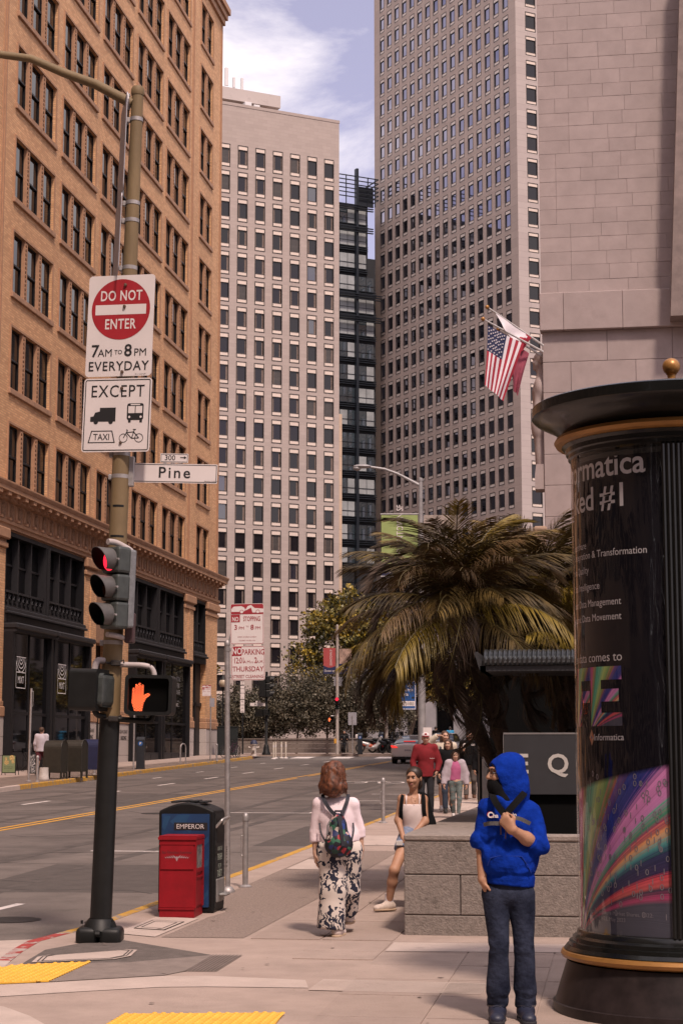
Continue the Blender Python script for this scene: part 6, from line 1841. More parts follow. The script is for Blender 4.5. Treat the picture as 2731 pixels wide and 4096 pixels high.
# straps and chest buckle
strap('strap', [(-.085, .02, 1.468), (-.088, -.09, 1.445), (-.07, -.138, 1.40), (-.025, -.158, 1.335)], .044, .008, M_blackc, man)
strap('strap', [(.13, .04, 1.475), (.118, -.08, 1.465), (.06, -.138, 1.41), (-.005, -.16, 1.34)], .044, .008, M_blackc, man)
M_web = mat('grey webbing', (.10, .095, .10), .8, var=.2, scale=60)
strap('chest_strap', [(-.15, -.09, 1.262), (-.11, -.13, 1.272), (-.05, -.15, 1.272)], .026, .006, M_web, man)
strap('chest_strap', [(.0, -.162, 1.312), (.07, -.158, 1.305), (.12, -.14, 1.285), (.15, -.115, 1.27)], .026, .006, M_web, man)
q = MB(); q.bbox(-.03, .01, -.168, -.145, 1.318, 1.345, .006); q.build('buckle', mat('black buckle plastic', (.02, .02, .022), .3, var=0), man)
q = MB(); q.tube([(-.045, -.145, 1.27), (-.045, -.155, 1.20)], .004, 5); q.tube([(-.01, -.15, 1.26), (-.016, -.16, 1.175)], .004, 5); q.build('drawstring', mat('orange-brown cord', (.12, .06, .03), .8, var=.2), man)
q = MB(); letter(q, 'C', -.112, 1.31, .05, -.148, bold=.04); letter(q, 'ha', -.078, 1.31, .038, -.156, bold=.03); letter(q, 'io', .045, 1.318, .034, -.160, bold=.03); q.build('chest_lettering', M_sgnw, man)
q = MB(); letter(q, 'C', -.116, 1.312, .05, -.1465, bold=.045); q.build('chest_lettering', M_sred, man)
q = MB(); q.tube([(-.13, -.105, 1.0), (-.11, -.125, 1.05), (-.05, -.14, 1.065), (.09, -.14, 1.06)], .003, 5); q.tube([(.09, -.14, 1.06), (.13, -.12, 1.0), (.155, -.10, .95)], .003, 5); q.build('pocket_seam', mat('blue stitching', (.004, .03, .26), .9, var=0), man)

# ---------------------------------------------------------------- woman walking away with small backpack
def leafmat():
    m = bpy.data.materials.new('white cloth with dark leaf print'); m.use_nodes = True
    t = m.node_tree; b = t.nodes['Principled BSDF']; lk = t.links.new
    tc = t.nodes.new('ShaderNodeTexCoord'); n0 = t.nodes.new('ShaderNodeTexNoise'); n0.inputs['Scale'].default_value = 9; n0.inputs['Detail'].default_value = 2
    mixv = t.nodes.new('ShaderNodeMix'); mixv.data_type = 'VECTOR'; mixv.inputs[0].default_value = .12
    lk(tc.outputs['Object'], n0.inputs['Vector']); lk(tc.outputs['Object'], mixv.inputs[4]); lk(n0.outputs['Color'], mixv.inputs[5])
    vo = t.nodes.new('ShaderNodeTexVoronoi'); vo.feature = 'F1'; vo.inputs['Scale'].default_value = 13; lk(mixv.outputs[1], vo.inputs['Vector'])
    vc = t.nodes.new('ShaderNodeTexVoronoi'); vc.feature = 'DISTANCE_TO_EDGE'; vc.inputs['Scale'].default_value = 26; lk(mixv.outputs[1], vc.inputs['Vector'])
    wv_ = t.nodes.new('ShaderNodeTexWave'); wv_.inputs['Scale'].default_value = 11; wv_.inputs['Distortion'].default_value = 6; wv_.inputs['Detail'].default_value = 2; wv_.inputs['Detail Scale'].default_value = 3; lk(mixv.outputs[1], wv_.inputs['Vector'])
    sp_ = t.nodes.new('ShaderNodeSeparateColor'); lk(vo.outputs['Color'], sp_.inputs[0])
    gt = t.nodes.new('ShaderNodeMath'); gt.operation = 'GREATER_THAN'; gt.inputs[1].default_value = .52; lk(sp_.outputs[0], gt.inputs[0])
    w2 = t.nodes.new('ShaderNodeMath'); w2.operation = 'GREATER_THAN'; w2.inputs[1].default_value = .42; lk(wv_.outputs['Fac'], w2.inputs[0])
    e2 = t.nodes.new('ShaderNodeMath'); e2.operation = 'LESS_THAN'; e2.inputs[1].default_value = .035; lk(vc.outputs[0], e2.inputs[0])
    mul = t.nodes.new('ShaderNodeMath'); mul.operation = 'MULTIPLY'; lk(gt.outputs[0], mul.inputs[0]); lk(w2.outputs[0], mul.inputs[1])
    vs_ = t.nodes.new('ShaderNodeTexVoronoi'); vs_.inputs['Scale'].default_value = 30; lk(mixv.outputs[1], vs_.inputs['Vector']); ss_ = t.nodes.new('ShaderNodeSeparateColor'); lk(vs_.outputs['Color'], ss_.inputs[0]); g2 = t.nodes.new('ShaderNodeMath'); g2.operation = 'GREATER_THAN'; g2.inputs[1].default_value = .74; lk(ss_.outputs[1], g2.inputs[0])
    mxm = t.nodes.new('ShaderNodeMath'); mxm.operation = 'MAXIMUM'; lk(mul.outputs[0], mxm.inputs[0]); lk(g2.outputs[0], mxm.inputs[1])
    mx = t.nodes.new('ShaderNodeMix'); mx.data_type = 'RGBA'; mx.inputs[6].default_value = (.56, .49, .44, 1); mx.inputs[7].default_value = (.010, .012, .030, 1); lk(mxm.outputs[0], mx.inputs[0]); lk(mx.outputs[2], b.inputs['Base Color']); b.inputs['Roughness'].default_value = .85
    return m
wo_ = thing('person', 'red-haired person walking away in white top and leaf-print trousers with a colourful backpack', 'person', (-2.574, 16.313, gz(16.3, SW)), YAW + PI)
# local frame turned round: the walker's own right is image right, so x is mirrored
mx_ = lambda x, y, z: V3(-x, -y, z)
hc = mx_(-.035, .0, 1.455); hr = rotz(0)
shL, shR, elL, elR, wrL, wrR = mx_(-.165, 0, 1.19), mx_(.135, 0, 1.18), mx_(-.21, .02, .94), mx_(.20, .03, .95), mx_(-.20, -.0, .745), mx_(.215, .02, .775)
hipA, hipB, knA, knB, anA, anB = mx_(-.06, 0, .76), mx_(.095, 0, .76), mx_(-.04, -.03, .42), mx_(.10, .08, .42), mx_(.0, -.05, .075), mx_(.10, .28, .16)
bd_ = head_prims(hc, hr, .97) + [cap(mx_(-.02, .01, 1.22), hc, .05, .048), ell(mx_(-.015, 0, 1.08), (.13, .09, .15)), ell(mx_(.015, 0, .80), (.16, .12, .12)), cap(mx_(0, 0, .85), mx_(0, 0, 1.05), .12, .12, sy=.72), cap(shL, shR, .045, .045), cap(shL, elL, .045, .038), cap(elL, wrL, .037, .026), cap(shR, elR, .045, .038), cap(elR, wrR, .037, .026), cap(hipA, knA, .08, .05), cap(hipB, knB, .08, .05), cap(knA, anA, .05, .033), cap(knB, anB, .05, .033)]
bd_ += hand(wrL, (-.02, .05, -1), mx_(1, 0, 0), .35, 1, .9) + hand(wrR, (0, .05, -1), mx_(-1, 0, 0), .35, -1, .9)
field_mesh('body', bd_, .0085, SK2, wo_)
tp_ = [ell(mx_(-.015, 0, 1.07), (.165, .115, .17), .04), cap(mx_(.018, 0, .84), mx_(-.01, 0, 1.05), .178, .155, .04, sy=.75, flat=(1, 0)), cap(shL, shR, .062, .062, .04), cap(shL, elL, .058, .049, .015), cap(elL, elL * .5 + wrL * .5, .049, .047, .01, flat=(0, 1)), cap(shR, elR, .058, .049, .015), cap(elR, elR * .62 + wrR * .38, .049, .047, .01, flat=(0, 1)), ell(mx_(.01, .0, .90), (.175, .125, .11), .03)]
field_mesh('white_top', tp_, .0095, mat('white jersey', (.72, .60, .63), .9, var=.05, scale=8, spec=.1, bump=.22, bscale=20), wo_, folds(21, .006, 18, 26))
tr_ = [ell(mx_(.018, 0, .76), (.19, .135, .15), .05), cap(hipA, knA, .125, .118, .04), cap(hipB, knB, .115, .10, .04), cap(knA, mx_(-.06, -.04, .075), .116, .122, .04, flat=(0, 1)), cap(knB, mx_(.10, .20, .20), .098, .085, .04, flat=(0, 1))]
field_mesh('leaf_print_trousers', tr_, .0095, leafmat(), wo_, folds(22, .014, 30, 5))
M_snk = mat('off-white canvas', (.55, .46, .43), .8, var=.08, scale=20); M_snks = mat('tan rubber sole', (.40, .29, .20), .8, var=.1)
shoe(wo_, 'shoe', anA, mx_(.25, 1, 0), M_snk, M_snks, 1.0); shoe(wo_, 'shoe', anB, mx_(.15, 1, 0), M_snk, M_snks, 1.0)
hrp = [ell(mx_(-.04, -.02, 1.475), (.098, .105, .098), .03), cap(mx_(-.05, -.05, 1.46), mx_(-.045, -.09, 1.36), .09, .085, .03), ell(mx_(-.05, -.07, 1.33), (.105, .065, .06), .03), ell(mx_(.035, -.05, 1.345), (.055, .055, .05), .03), ell(mx_(-.115, -.04, 1.36), (.05, .06, .055), .03), ell(mx_(-.03, -.10, 1.40), (.05, .04, .06), .02)]
fa = folds(31, .013, 60, 34, 7); fb_ = folds(32, .010, 120, 70, 7)
field_mesh('hair', hrp, .008, mat('auburn hair', (.050, .014, .006), .6, var=.6, scale=38, detail=4, c2=(.11, .034, .012), stretch=(1, 1, .45)), wo_, lambda P: fa(P) + fb_(P))
hs = MB(); r_ = random.Random(5)
for k in range(2300):      # curls all over the head of hair
    a = r_.uniform(0, 2 * PI); z0 = 1.565 - .20 * r_.random() ** 1.2; cx, cy = mx_(-.042, -.035, 0)[:2]
    def hull(z):
        if z > 1.475: return .100 * math.sqrt(max(.03, 1 - ((z - 1.475) / .098) ** 2))
        return .100 + .016 * (1.475 - z) / .15
    pts = []; ph = r_.uniform(0, 6.3); ln = r_.uniform(.05, .13); amp = r_.uniform(.003, .011); z = z0
    for j in range(7):
        rad = hull(z) + r_.uniform(-.006, .008) + .004; aa = a + amp * 9 * math.sin(ph + j * 1.5)
        pts.append((cx + rad * math.cos(aa), cy + rad * .98 * math.sin(aa), z)); z = max(z - ln / 6 * r_.uniform(.6, 1.3), 1.285 + r_.uniform(-.02, .02))
    if sum(abs(pts[i][2] - pts[i + 1][2]) for i in range(6)) > .02: hs.tube(pts, [.0024, .0026, .0026, .0024, .002, .0016, .0006], 3, cap=False)
for k in range(260):      # loose curls round the outline
    a = r_.uniform(0, 2 * PI); z = r_.uniform(1.29, 1.56); rad = .10 + .012 * math.sin(z * 40); c = mx_(-.04, -.03, 0)
    if z > 1.48: rad *= math.sqrt(max(.05, 1 - ((z - 1.48) / .1) ** 2))
    p = Vector((c[0] + rad * math.cos(a), c[1] + rad * math.sin(a), z)); d = Vector((math.cos(a) * .02, math.sin(a) * .02, -.03)); sw = Vector((r_.uniform(-.02, .02), r_.uniform(-.02, .02), r_.uniform(-.01, .01)))
    hs.tube([p - d * .4, p + d * .4 + sw * .6, p + d * .9], [.0022, .002, .0008], 3, cap=False)
tag(hs.build('loose_hair', MATS['auburn hair'], wo_), kind='stuff')
def packmat():
    m = bpy.data.materials.new('bright patchwork print'); m.use_nodes = True
    t = m.node_tree; b = t.nodes['Principled BSDF']; lk = t.links.new
    tc = t.nodes.new('ShaderNodeTexCoord'); vo = t.nodes.new('ShaderNodeTexVoronoi'); vo.inputs['Scale'].default_value = 24; lk(tc.outputs['Object'], vo.inputs['Vector'])
    sp_ = t.nodes.new('ShaderNodeSeparateColor'); lk(vo.outputs['Color'], sp_.inputs[0]); rp = t.nodes.new('ShaderNodeValToRGB'); rp.color_ramp.interpolation = 'CONSTANT'; e = rp.color_ramp.elements
    cs_ = [(0, (.006, .006, .012)), (.36, (.01, .02, .09)), (.48, (.006, .04, .03)), (.58, (.30, .02, .03)), (.68, (.45, .30, .28)), (.78, (.03, .12, .07)), (.86, (.02, .05, .22)), (.93, (.5, .42, .38))]
    e[0].position = 0; e[0].color = (*cs_[0][1], 1); e[1].position = cs_[-1][0]; e[1].color = (*cs_[-1][1], 1)
    for p, c in cs_[1:-1]: x = e.new(p); x.color = (*c, 1)
    lk(sp_.outputs[0], rp.inputs[0]); lk(rp.outputs[0], b.inputs['Base Color']); b.inputs['Roughness'].default_value = .6
    return m
bk = thing('backpack', 'small drawstring backpack with colourful print worn by the red-haired walker', 'backpack', (-2.574, 16.313, gz(16.3, SW)), YAW + PI)
field_mesh('bag', [cap(mx_(.012, -.175, .83), mx_(.006, -.17, 1.0), .115, .075, .03, sy=.75), ell(mx_(.012, -.18, .84), (.12, .085, .11), .03), cap(mx_(.005, -.165, 1.0), mx_(.005, -.16, 1.05), .07, .06, .02)], .009, packmat(), bk, folds(40, .006, 30, 14))
M_navy = mat('navy webbing', (.012, .013, .022), .7, var=.1)
strap('shoulder_strap', [mx_(.02, -.175, 1.07), mx_(-.06, -.15, 1.13), mx_(-.125, -.12, 1.23), mx_(-.135, -.03, 1.275)], .034, .006, M_navy, bk, up=(0, 1, 0)); strap('shoulder_strap', [mx_(.03, -.175, 1.07), mx_(.06, -.15, 1.15), mx_(.09, -.12, 1.23), mx_(.095, -.03, 1.275)], .034, .006, M_navy, bk, up=(0, 1, 0))
strap('shoulder_strap', [mx_(-.10, -.18, .84), mx_(-.15, -.14, .93), mx_(-.165, -.09, 1.02)], .015, .004, M_navy, bk, up=(0, 1, 0)); strap('shoulder_strap', [mx_(.12, -.18, .84), mx_(.145, -.14, .95), mx_(.14, -.09, 1.02)], .015, .004, M_navy, bk, up=(0, 1, 0))
strap('flap', [mx_(.01, -.235, 1.09), mx_(.03, -.262, .98), mx_(.05, -.28, .82)], .03, .008, M_navy, bk, up=(0, 1, 0))
q = MB(); q.tube([mx_(-.03, -.2, 1.09), mx_(-.02, -.2, 1.13), mx_(.03, -.2, 1.13), mx_(.04, -.2, 1.09)], .012, 6); q.build('loop_handle', M_navy, bk, True)
q = MB(); q.tube([mx_(-.06, -.235, 1.06), mx_(-.09, -.25, 1.0), mx_(-.095, -.25, .92), mx_(-.06, -.26, .91), mx_(-.055, -.25, .99)], .008, 6); q.build('drawstring', mat('grey cord', (.16, .15, .15), .8, var=.3, scale=60), bk, True)
# ---------------------------------------------------------------- woman perched on the planter
def simple(o, J, H, skin, top, bottom, shoes, hair, voxel=.014, sleeves='long', legs='long', hem=0., bulk=1., hairlen=0., headrot=None, seed=1, topflat=None, face=True, sole=None, hood=False, belly=0., hairback=False):
    """clothed figure from a joint table J (all local, facing -y); returns nothing, adds body, garments, hair, shoes as children"""
    hr_ = headrot if headrot is not None else np.eye(3); s = H / 1.7; c = J['head']
    B = head_prims(c, hr_, s * 1.03) + [cap(J['neck'], c, .047 * s, .046 * s), ell(J['chest'], V3(.15, .10, .17) * s), ell(J['pelvis'], V3(.15, .11, .12) * s), cap(J['pelvis'], J['chest'], .12 * s, .12 * s, sy=.75), cap(J['shL'], J['shR'], .045 * s, .045 * s)]
    for a in 'LR':
        B += [cap(J['sh' + a], J['el' + a], .046 * s, .038 * s), cap(J['el' + a], J['wr' + a], .037 * s, .026 * s), cap(J['hip' + a], J['kn' + a], .08 * s, .052 * s), cap(J['kn' + a], J['kn' + a] * .65 + J['an' + a] * .35 + V3(0, .012, 0), .052 * s, .054 * s), cap(J['kn' + a] * .65 + J['an' + a] * .35 + V3(0, .012, 0), J['an' + a], .052 * s, .034 * s)]
        d = J.get('hd' + a); d = d if d is not None else J['wr' + a] - J['el' + a]
        B += hand(J['wr' + a], d, J.get('hn' + a, V3(1 if a == 'L' else -1, .2, 0)), J.get('curl', .4), 1 if a == 'L' else -1, .92 * s)
    body_ = field_mesh('body', B, voxel * .8, skin, o)
    t = bulk
    T = [ell(J['chest'], V3(.175, .125, .18) * s * t, .05), cap(J['pelvis'] + V3(0, 0, .0 - hem), J['chest'], (.165 + belly) * s * t, .155 * s * t, .05, sy=.76, flat=(1, 0)), cap(J['shL'], J['shR'], .062 * s * t, .062 * s * t, .05)]
    if topflat is not None: T.append(cutp(topflat[0], topflat[1]))
    if sleeves != 'none':
        f = {'long': 1., 'half': .45, 'three': .75}[sleeves]
        for a in 'LR':
            if f > .5:
                e = J['el' + a] + (J['wr' + a] - J['el' + a]) * (f - .5) * 2 * .98
                T += [cap(J['sh' + a], J['el' + a], .072 * s * t, .06 * s * t, .04), cap(J['el' + a], e, .059 * s * t, .048 * s * t, .03, flat=(0, 1))]
            else:
                T += [cap(J['sh' + a], J['sh' + a] + (J['el' + a] - J['sh' + a]) * f * 2, .07 * s * t, .066 * s * t, .03, flat=(0, 1))]
    if hood: T += [ell(J['neck'] + V3(0, .05, .0), V3(.12, .08, .07) * s, .04)]
    field_mesh('top', T, voxel, top, o, folds(seed, .009 * s, 20, 24))
    if bottom is not None:
        P_ = [ell(J['pelvis'] + V3(0, .01, -.03 * s), V3(.165, .125, .12) * s, .04)]
        for a in 'LR':
            if legs == 'long': P_ += [cap(J['hip' + a], J['kn' + a], .098 * s, .068 * s, .03), cap(J['kn' + a], J['an' + a] + V3(0, 0, .02), .066 * s, .058 * s, .03, flat=(0, 1))]
            elif legs == 'tight': P_ += [cap(J['hip' + a], J['kn' + a], .09 * s, .058 * s, .03), cap(J['kn' + a], J['an' + a] + V3(0, 0, .03), .058 * s, .042 * s, .03, flat=(0, 1))]
            else:
                e = J['hip' + a] + (J['kn' + a] - J['hip' + a]) * float(legs); P_ += [cap(J['hip' + a], e, .10 * s, .09 * s, .03, flat=(0, 1))]
        field_mesh('trousers', P_, voxel, bottom, o, folds(seed + 50, .008 * s, 18, 30))
    for a in 'LR':
        if shoes is not None: shoe(o, 'shoe', J['an' + a] + V3(0, 0, 0), J.get('toe' + a, V3(0, -1, 0)), shoes, sole or shoes, s * .98)
    if hair is not None:
        T_ = lambda x, y, z: c + hr_ @ (V3(x, y, z) * s * 1.03)
        Hh = [ell(T_(0, .022, .038), V3(.084, .096, .088) * s * 1.03, .02, hr_)]
        if hairlen:
            Hh += [cap(T_(.06, .03, .0), T_(.075, .045, -hairlen), .042 * s, .04 * s, .03), cap(T_(-.06, .03, .0), T_(-.075, .045, -hairlen), .042 * s, .04 * s, .03), cap(T_(0, .06, .0), T_(0, .085, -hairlen), .06 * s, .06 * s, .03)]
        if hairback: Hh += [ell(T_(0, .105, .0), V3(.05, .045, .055) * s, .03, hr_), ell(T_(.02, .08, -.07), V3(.05, .045, .06) * s, .03, hr_)]
        Hh += [ell(T_(0, -.08, .012), V3(.064, .068, .068) * s, 0, hr_, 'sub'), ell(T_(0, -.085, -.06), V3(.070, .085, .11) * s, 0, hr_, 'sub')]
        field_mesh('hair', Hh, voxel * .8, hair, o, folds(seed + 9, .008 * s, 70, 25, 6))
    if face: face_bits(o, c, hr_, s * 1.03)
def stand(H, lean=0., **kw):
    s = H / 1.7
    J = dict(head=V3(0, 0, 1.585), neck=V3(0, .01, 1.44), chest=V3(0, .01, 1.26), pelvis=V3(0, .01, .95), shL=V3(-.175, .01, 1.395), shR=V3(.175, .01, 1.395), elL=V3(-.225, .03, 1.12), elR=V3(.225, .03, 1.12), wrL=V3(-.23, -.03, .885), wrR=V3(.23, -.03, .885), hipL=V3(-.09, .01, .88), hipR=V3(.09, .01, .88), knL=V3(-.095, -.02, .49), knR=V3(.095, -.02, .49), anL=V3(-.10, .02, .085), anR=V3(.10, .02, .085))
    for k, v in kw.items(): J[k] = V3(*v) if not isinstance(v, float) else v
    for k in list(J):
        if not isinstance(J[k], float) and k[:2] not in ('hd', 'hn', 'to'): J[k] = J[k] * s
    return J
sw_ = thing('person', 'person in white camisole and denim shorts perched on the planter edge', 'person', (-2.443, 18.55, gz(18.5, SW)), YAW)
J = dict(head=V3(.315, .06, 1.355), neck=V3(.315, .08, 1.215), chest=V3(.30, .09, 1.03), pelvis=V3(.33, .12, .79), shL=V3(.195, .07, 1.14), shR=V3(.415, .09, 1.135), elL=V3(.15, .04, .92), wrL=V3(.20, -.08, .745), elR=V3(.43, .02, .91), wrR=V3(.275, -.10, .755), hipL=V3(.26, .06, .77), hipR=V3(.40, .08, .77), knL=V3(.10, -.26, .43), knR=V3(.36, -.22, .44), anL=V3(.045, -.14, .085), anR=V3(.36, -.12, .085), toeL=V3(-.85, -.5, 0), toeR=V3(-.8, -.6, 0), curl=.5)
J.update(hdL=V3(.1, -.1, -1), hdR=V3(-.75, -.2, -.35), hnL=V3(.3, .9, 0), hnR=V3(0, .3, -1))
M_den = mat('light blue denim', (.16, .19, .27), .9, var=.25, scale=30)
simple(sw_, J, 1.6, SK1, mat('white ribbed camisole', (.66, .56, .54), .9, var=.05, scale=10, spec=.1), M_den, mat('white leather trainer', (.52, .43, .37), .7, var=.15, scale=20), mat('dark brown hair', (.03, .018, .013), .5, var=.3, scale=30), voxel=.0095, sleeves='none', legs='.45', hem=.02, bulk=.86, headrot=rotz(R(-22)) @ rotx(R(4)), seed=61, hairback=True, topflat=((.31, .0, 1.085), (-.05, .15, 1)), sole=MATS['tan rubber sole'])
strap('shoulder_strap', [(.235, .0, 1.09), (.235, .0, 1.14), (.24, .06, 1.19)], .012, .004, MATS['white ribbed camisole'], sw_); strap('shoulder_strap', [(.37, .0, 1.09), (.375, .01, 1.14), (.37, .07, 1.19)], .012, .004, MATS['white ribbed camisole'], sw_)
for a in 'LR':
    an = J['an' + a]; q = MB(); q.tube([an + V3(0, 0, .0), an + V3(.008, 0, .095)], [.043, .046], 14); q.build('sock', mat('white ribbed sock', (.58, .54, .56), .9, var=.1, scale=30), sw_, True)
q = MB(); q.tube([(.322 + .032 * math.cos(t * PI / 6 - PI), .02 + .055 * math.sin(t * PI / 6 - PI), 1.17 - .03 * math.sin(t * PI / 6)) for t in range(7)], .002, 4); q.ell((.322, -.04, 1.12), (.006, .004, .008), 6, 5); q.build('necklace', M_gold, sw_)
q = MB(); q.bbox(.12, .19, -.155, -.145, .67, .72, .004); q.build('phone', mat('white phone case', (.55, .52, .5), .4, var=0), sw_)
sb = thing('backpack', 'black backpack worn by the person perched on the planter', 'backpack', (-2.443, 18.55, gz(18.5, SW)), YAW)
field_mesh('bag', [cap((.43, .26, .86), (.40, .24, 1.12), .12, .09, .03), ell((.45, .25, .88), (.10, .12, .12), .03)], .012, M_blackc, sb, folds(70, .006, 20, 14))
strap('shoulder_strap', [(.20, .16, 1.16), (.198, .03, 1.178), (.188, -.02, 1.12), (.178, -.02, 1.02), (.18, .02, .93)], .036, .012, M_blackc, sb); strap('shoulder_strap', [(.40, .2, 1.16), (.412, .05, 1.172), (.415, -.005, 1.12), (.42, -.01, 1.0), (.445, .04, .90)], .04, .012, M_blackc, sb)

# ---------------------------------------------------------------- the group walking towards us
def place(label, x, y, rz=0.): return thing('person', label, 'person', (x, y, gz(y, SW)), YAW + rz)
M_dkj = mat('dark trousers', (.014, .014, .018), .9, var=.2, scale=8); M_grey = mat('grey-brown trousers', (.085, .072, .066), .9, var=.15, scale=8)
M_bsh = mat('black shoe', (.015, .015, .016), .6, var=.1); M_hair = [mat('dark hair', (.018, .012, .010), .5, var=.3, scale=30), mat('brown curly hair', (.06, .03, .017), .6, var=.5, scale=40), mat('long dark brown hair', (.035, .018, .012), .5, var=.4, scale=30)]
# red jacket, white cap
p = place('person in red zip jacket and white and red cap behind the perched woman', -3.95, 36.6)
J = stand(1.72, elL=(-.26, .03, 1.10), elR=(.27, .03, 1.10), wrR=(.225, -.06, .92), wrL=(-.23, -.06, .92), hdR=(-.3, -.2, -1), hdL=(.3, -.2, -1))
simple(p, J, 1.66, SK2, mat('red fleece', (.17, .006, .011), .9, var=.12, scale=14), M_dkj, M_bsh, None, bulk=1.06, hem=.13, seed=81, hood=True)
c = J['head']; s = 1.0
field_mesh('cap', [ell(c + V3(0, .012, .05), (.088, .102, .075)), cutp(c + V3(0, 0, .04), (0, 0, -1))], .01, mat('white cap', (.6, .55, .54), .8, var=.05), p)
q = MB(); q.prism([(c[0] + .075 * math.cos(t * PI / 8), c[1] - .07 - .075 * math.sin(t * PI / 8)) for t in range(9)], c[2] + .035, c[2] + .05, plane='XY'); q.ell((c[0], c[1] - .083, c[2] + .085), (.028, .012, .02), 8, 6); q.build('cap_brim', mat('red cap cloth', (.3, .01, .02), .8, var=.1), p)
q = MB(); letter(q, 'Columbia', .12, 1.19, .025, -.165, bold=.01); q.build('chest_lettering', M_sgnw, p)
# girl
def floralmat():
    m = mat('floral leggings', (.10, .125, .12), .9, var=.3, scale=16, wear=((.34, .14, .09), 26, .60, .04)); return m
p = place('young person in pink top, open lilac hoodie and flowered leggings', -3.311, 36.27)
J = stand(1.34, elL=(-.27, .02, 1.12), elR=(.27, .02, 1.12), wrL=(-.30, -.06, .87), wrR=(.28, -.05, .86), knR=(.09, -.07, .5), anR=(.06, -.12, .085), knL=(-.07, .0, .49), anL=(-.05, .10, .10))
simple(p, J, 1.34, SK2, mat('pink top', (.36, .09, .19), .9, var=.15, scale=5), floralmat(), mat('white shoe', (.55, .5, .48), .7, var=.1), M_hair[2], bulk=.88, hairlen=.30, legs='tight', sleeves='none', seed=82, hem=-.02)
s = 1.34 / 1.7
for a, sx in (('L', -1), ('R', 1)):
    field_mesh('hoodie_half', [cap(J['sh' + a], J['el' + a], .075, .065, .03), cap(J['el' + a], J['wr' + a], .065, .052, .03, flat=(0, 1)), cap(V3(.095 * sx, .02, 1.10), V3(.13 * sx, .03, .76), .075, .075, .04, sy=.9, flat=(0, 1)), cap(V3(0, .08, 1.08), V3(.09 * sx, .05, 1.10), .06, .06, .04)], .011, mat('lilac-grey hoodie', (.36, .31, .34), .9, var=.08, scale=10), p, folds(83, .01, 30, 24))
# woman in black
p = place('person in black jacket and dark jeans just behind the young person in pink', -3.66, 38.4)
J = stand(1.56, wrL=(-.22, -.05, .9), anL=(-.08, -.14, .085), knL=(-.09, -.12, .5), anR=(.10, .12, .1))
simple(p, J, 1.56, SK2, M_blackc, mat('dark blue jeans', (.02, .03, .05), .9, var=.2), M_bsh, M_hair[1], bulk=1.08, hairlen=.14, seed=84, hem=.08, headrot=rotz(R(-12)))
# woman shading her eyes
p = place('person in cream hoodie shading the eyes with one hand', -3.80, 39.2)
J = stand(1.72, shL=(-.165, .01, 1.41), elL=(-.36, -.03, 1.46), wrL=(-.17, -.12, 1.62), hdL=(.75, .0, .05), hnL=(0, .1, -1), anL=(-.10, -.18, .085), knL=(-.1, -.16, .49), head=(.0, 0, 1.60))
simple(p, J, 1.70, SK2, mat('cream hoodie', (.52, .45, .36), .9, var=.08, scale=10), M_dkj, mat('white trainer', (.55, .5, .47), .7, var=.1), M_hair[1], bulk=1.12, hairlen=.20, seed=85, hem=.06, legs='.75', headrot=rotz(R(10)))
for sx in (-1, 1): strap('rucksack_strap', [(.10 * sx, -.04, 1.44), (.115 * sx, -.15, 1.32), (.13 * sx, -.13, 1.15)], .045, .012, M_navy, p)
# man in black with phone
p = place('person in black sweatshirt holding a phone near the palm trunk', -3.77, 45.3)
J = stand(1.70, wrL=(-.17, -.22, 1.22), elL=(-.24, -.02, 1.1), hdL=(.05, -.2, 1), hnL=(0, 1, .1), anL=(-.11, -.12, .085), anR=(.11, .12, .1))
simple(p, J, 1.70, SK3, M_blackc, M_grey, mat('brown boot', (.10, .045, .025), .7, var=.2), M_hair[0], bulk=1.16, hem=.1, seed=86, belly=.02)
q = MB(); q.bbox(-.19, -.125, -.255, -.245, 1.27, 1.40, .005); q.build('phone', M_sgnw, p)
q = MB(); letter(q, 'OFF', .08, 1.34, .06, -.165, bold=.03); q.build('chest_lettering', M_sgnw, p)
# long-haired woman in black
p = place('long-haired person in black printed sweatshirt beside the pale panel', -3.23, 42.6)
J = stand(1.54)
simple(p, J, 1.54, SK3, M_blackc, M_dkj, M_bsh, M_hair[2], bulk=1.15, hairlen=.34, seed=87, hem=.12, headrot=rotz(R(30)))
q = MB(); letter(q, 'California', .02, 1.02, .07, -.155, bold=.01, sx=.8); disc2d(q, .02, 1.13, .045, -.16, 0, 12); q.build('chest_lettering', mat('faded print', (.3, .28, .26), .9, var=.3, scale=30), p)
# across the road
p = place('person in grey sweater and maroon shorts walking past the mailboxes', -21.25, 64.1, PI * .93)
J = stand(1.78, wrL=(-.24, -.1, .95), anL=(-.09, -.2, .09), knL=(-.1, -.2, .52), anR=(.08, .22, .12), knR=(.09, .05, .5))
simple(p, J, 1.78, SK2, mat('pale grey sweater', (.42, .38, .42), .9, var=.08), mat('maroon shorts', (.08, .012, .02), .9, var=.1), M_bsh, M_hair[1], bulk=1.15, hem=.1, legs='.85', seed=88, face=False, voxel=.018)
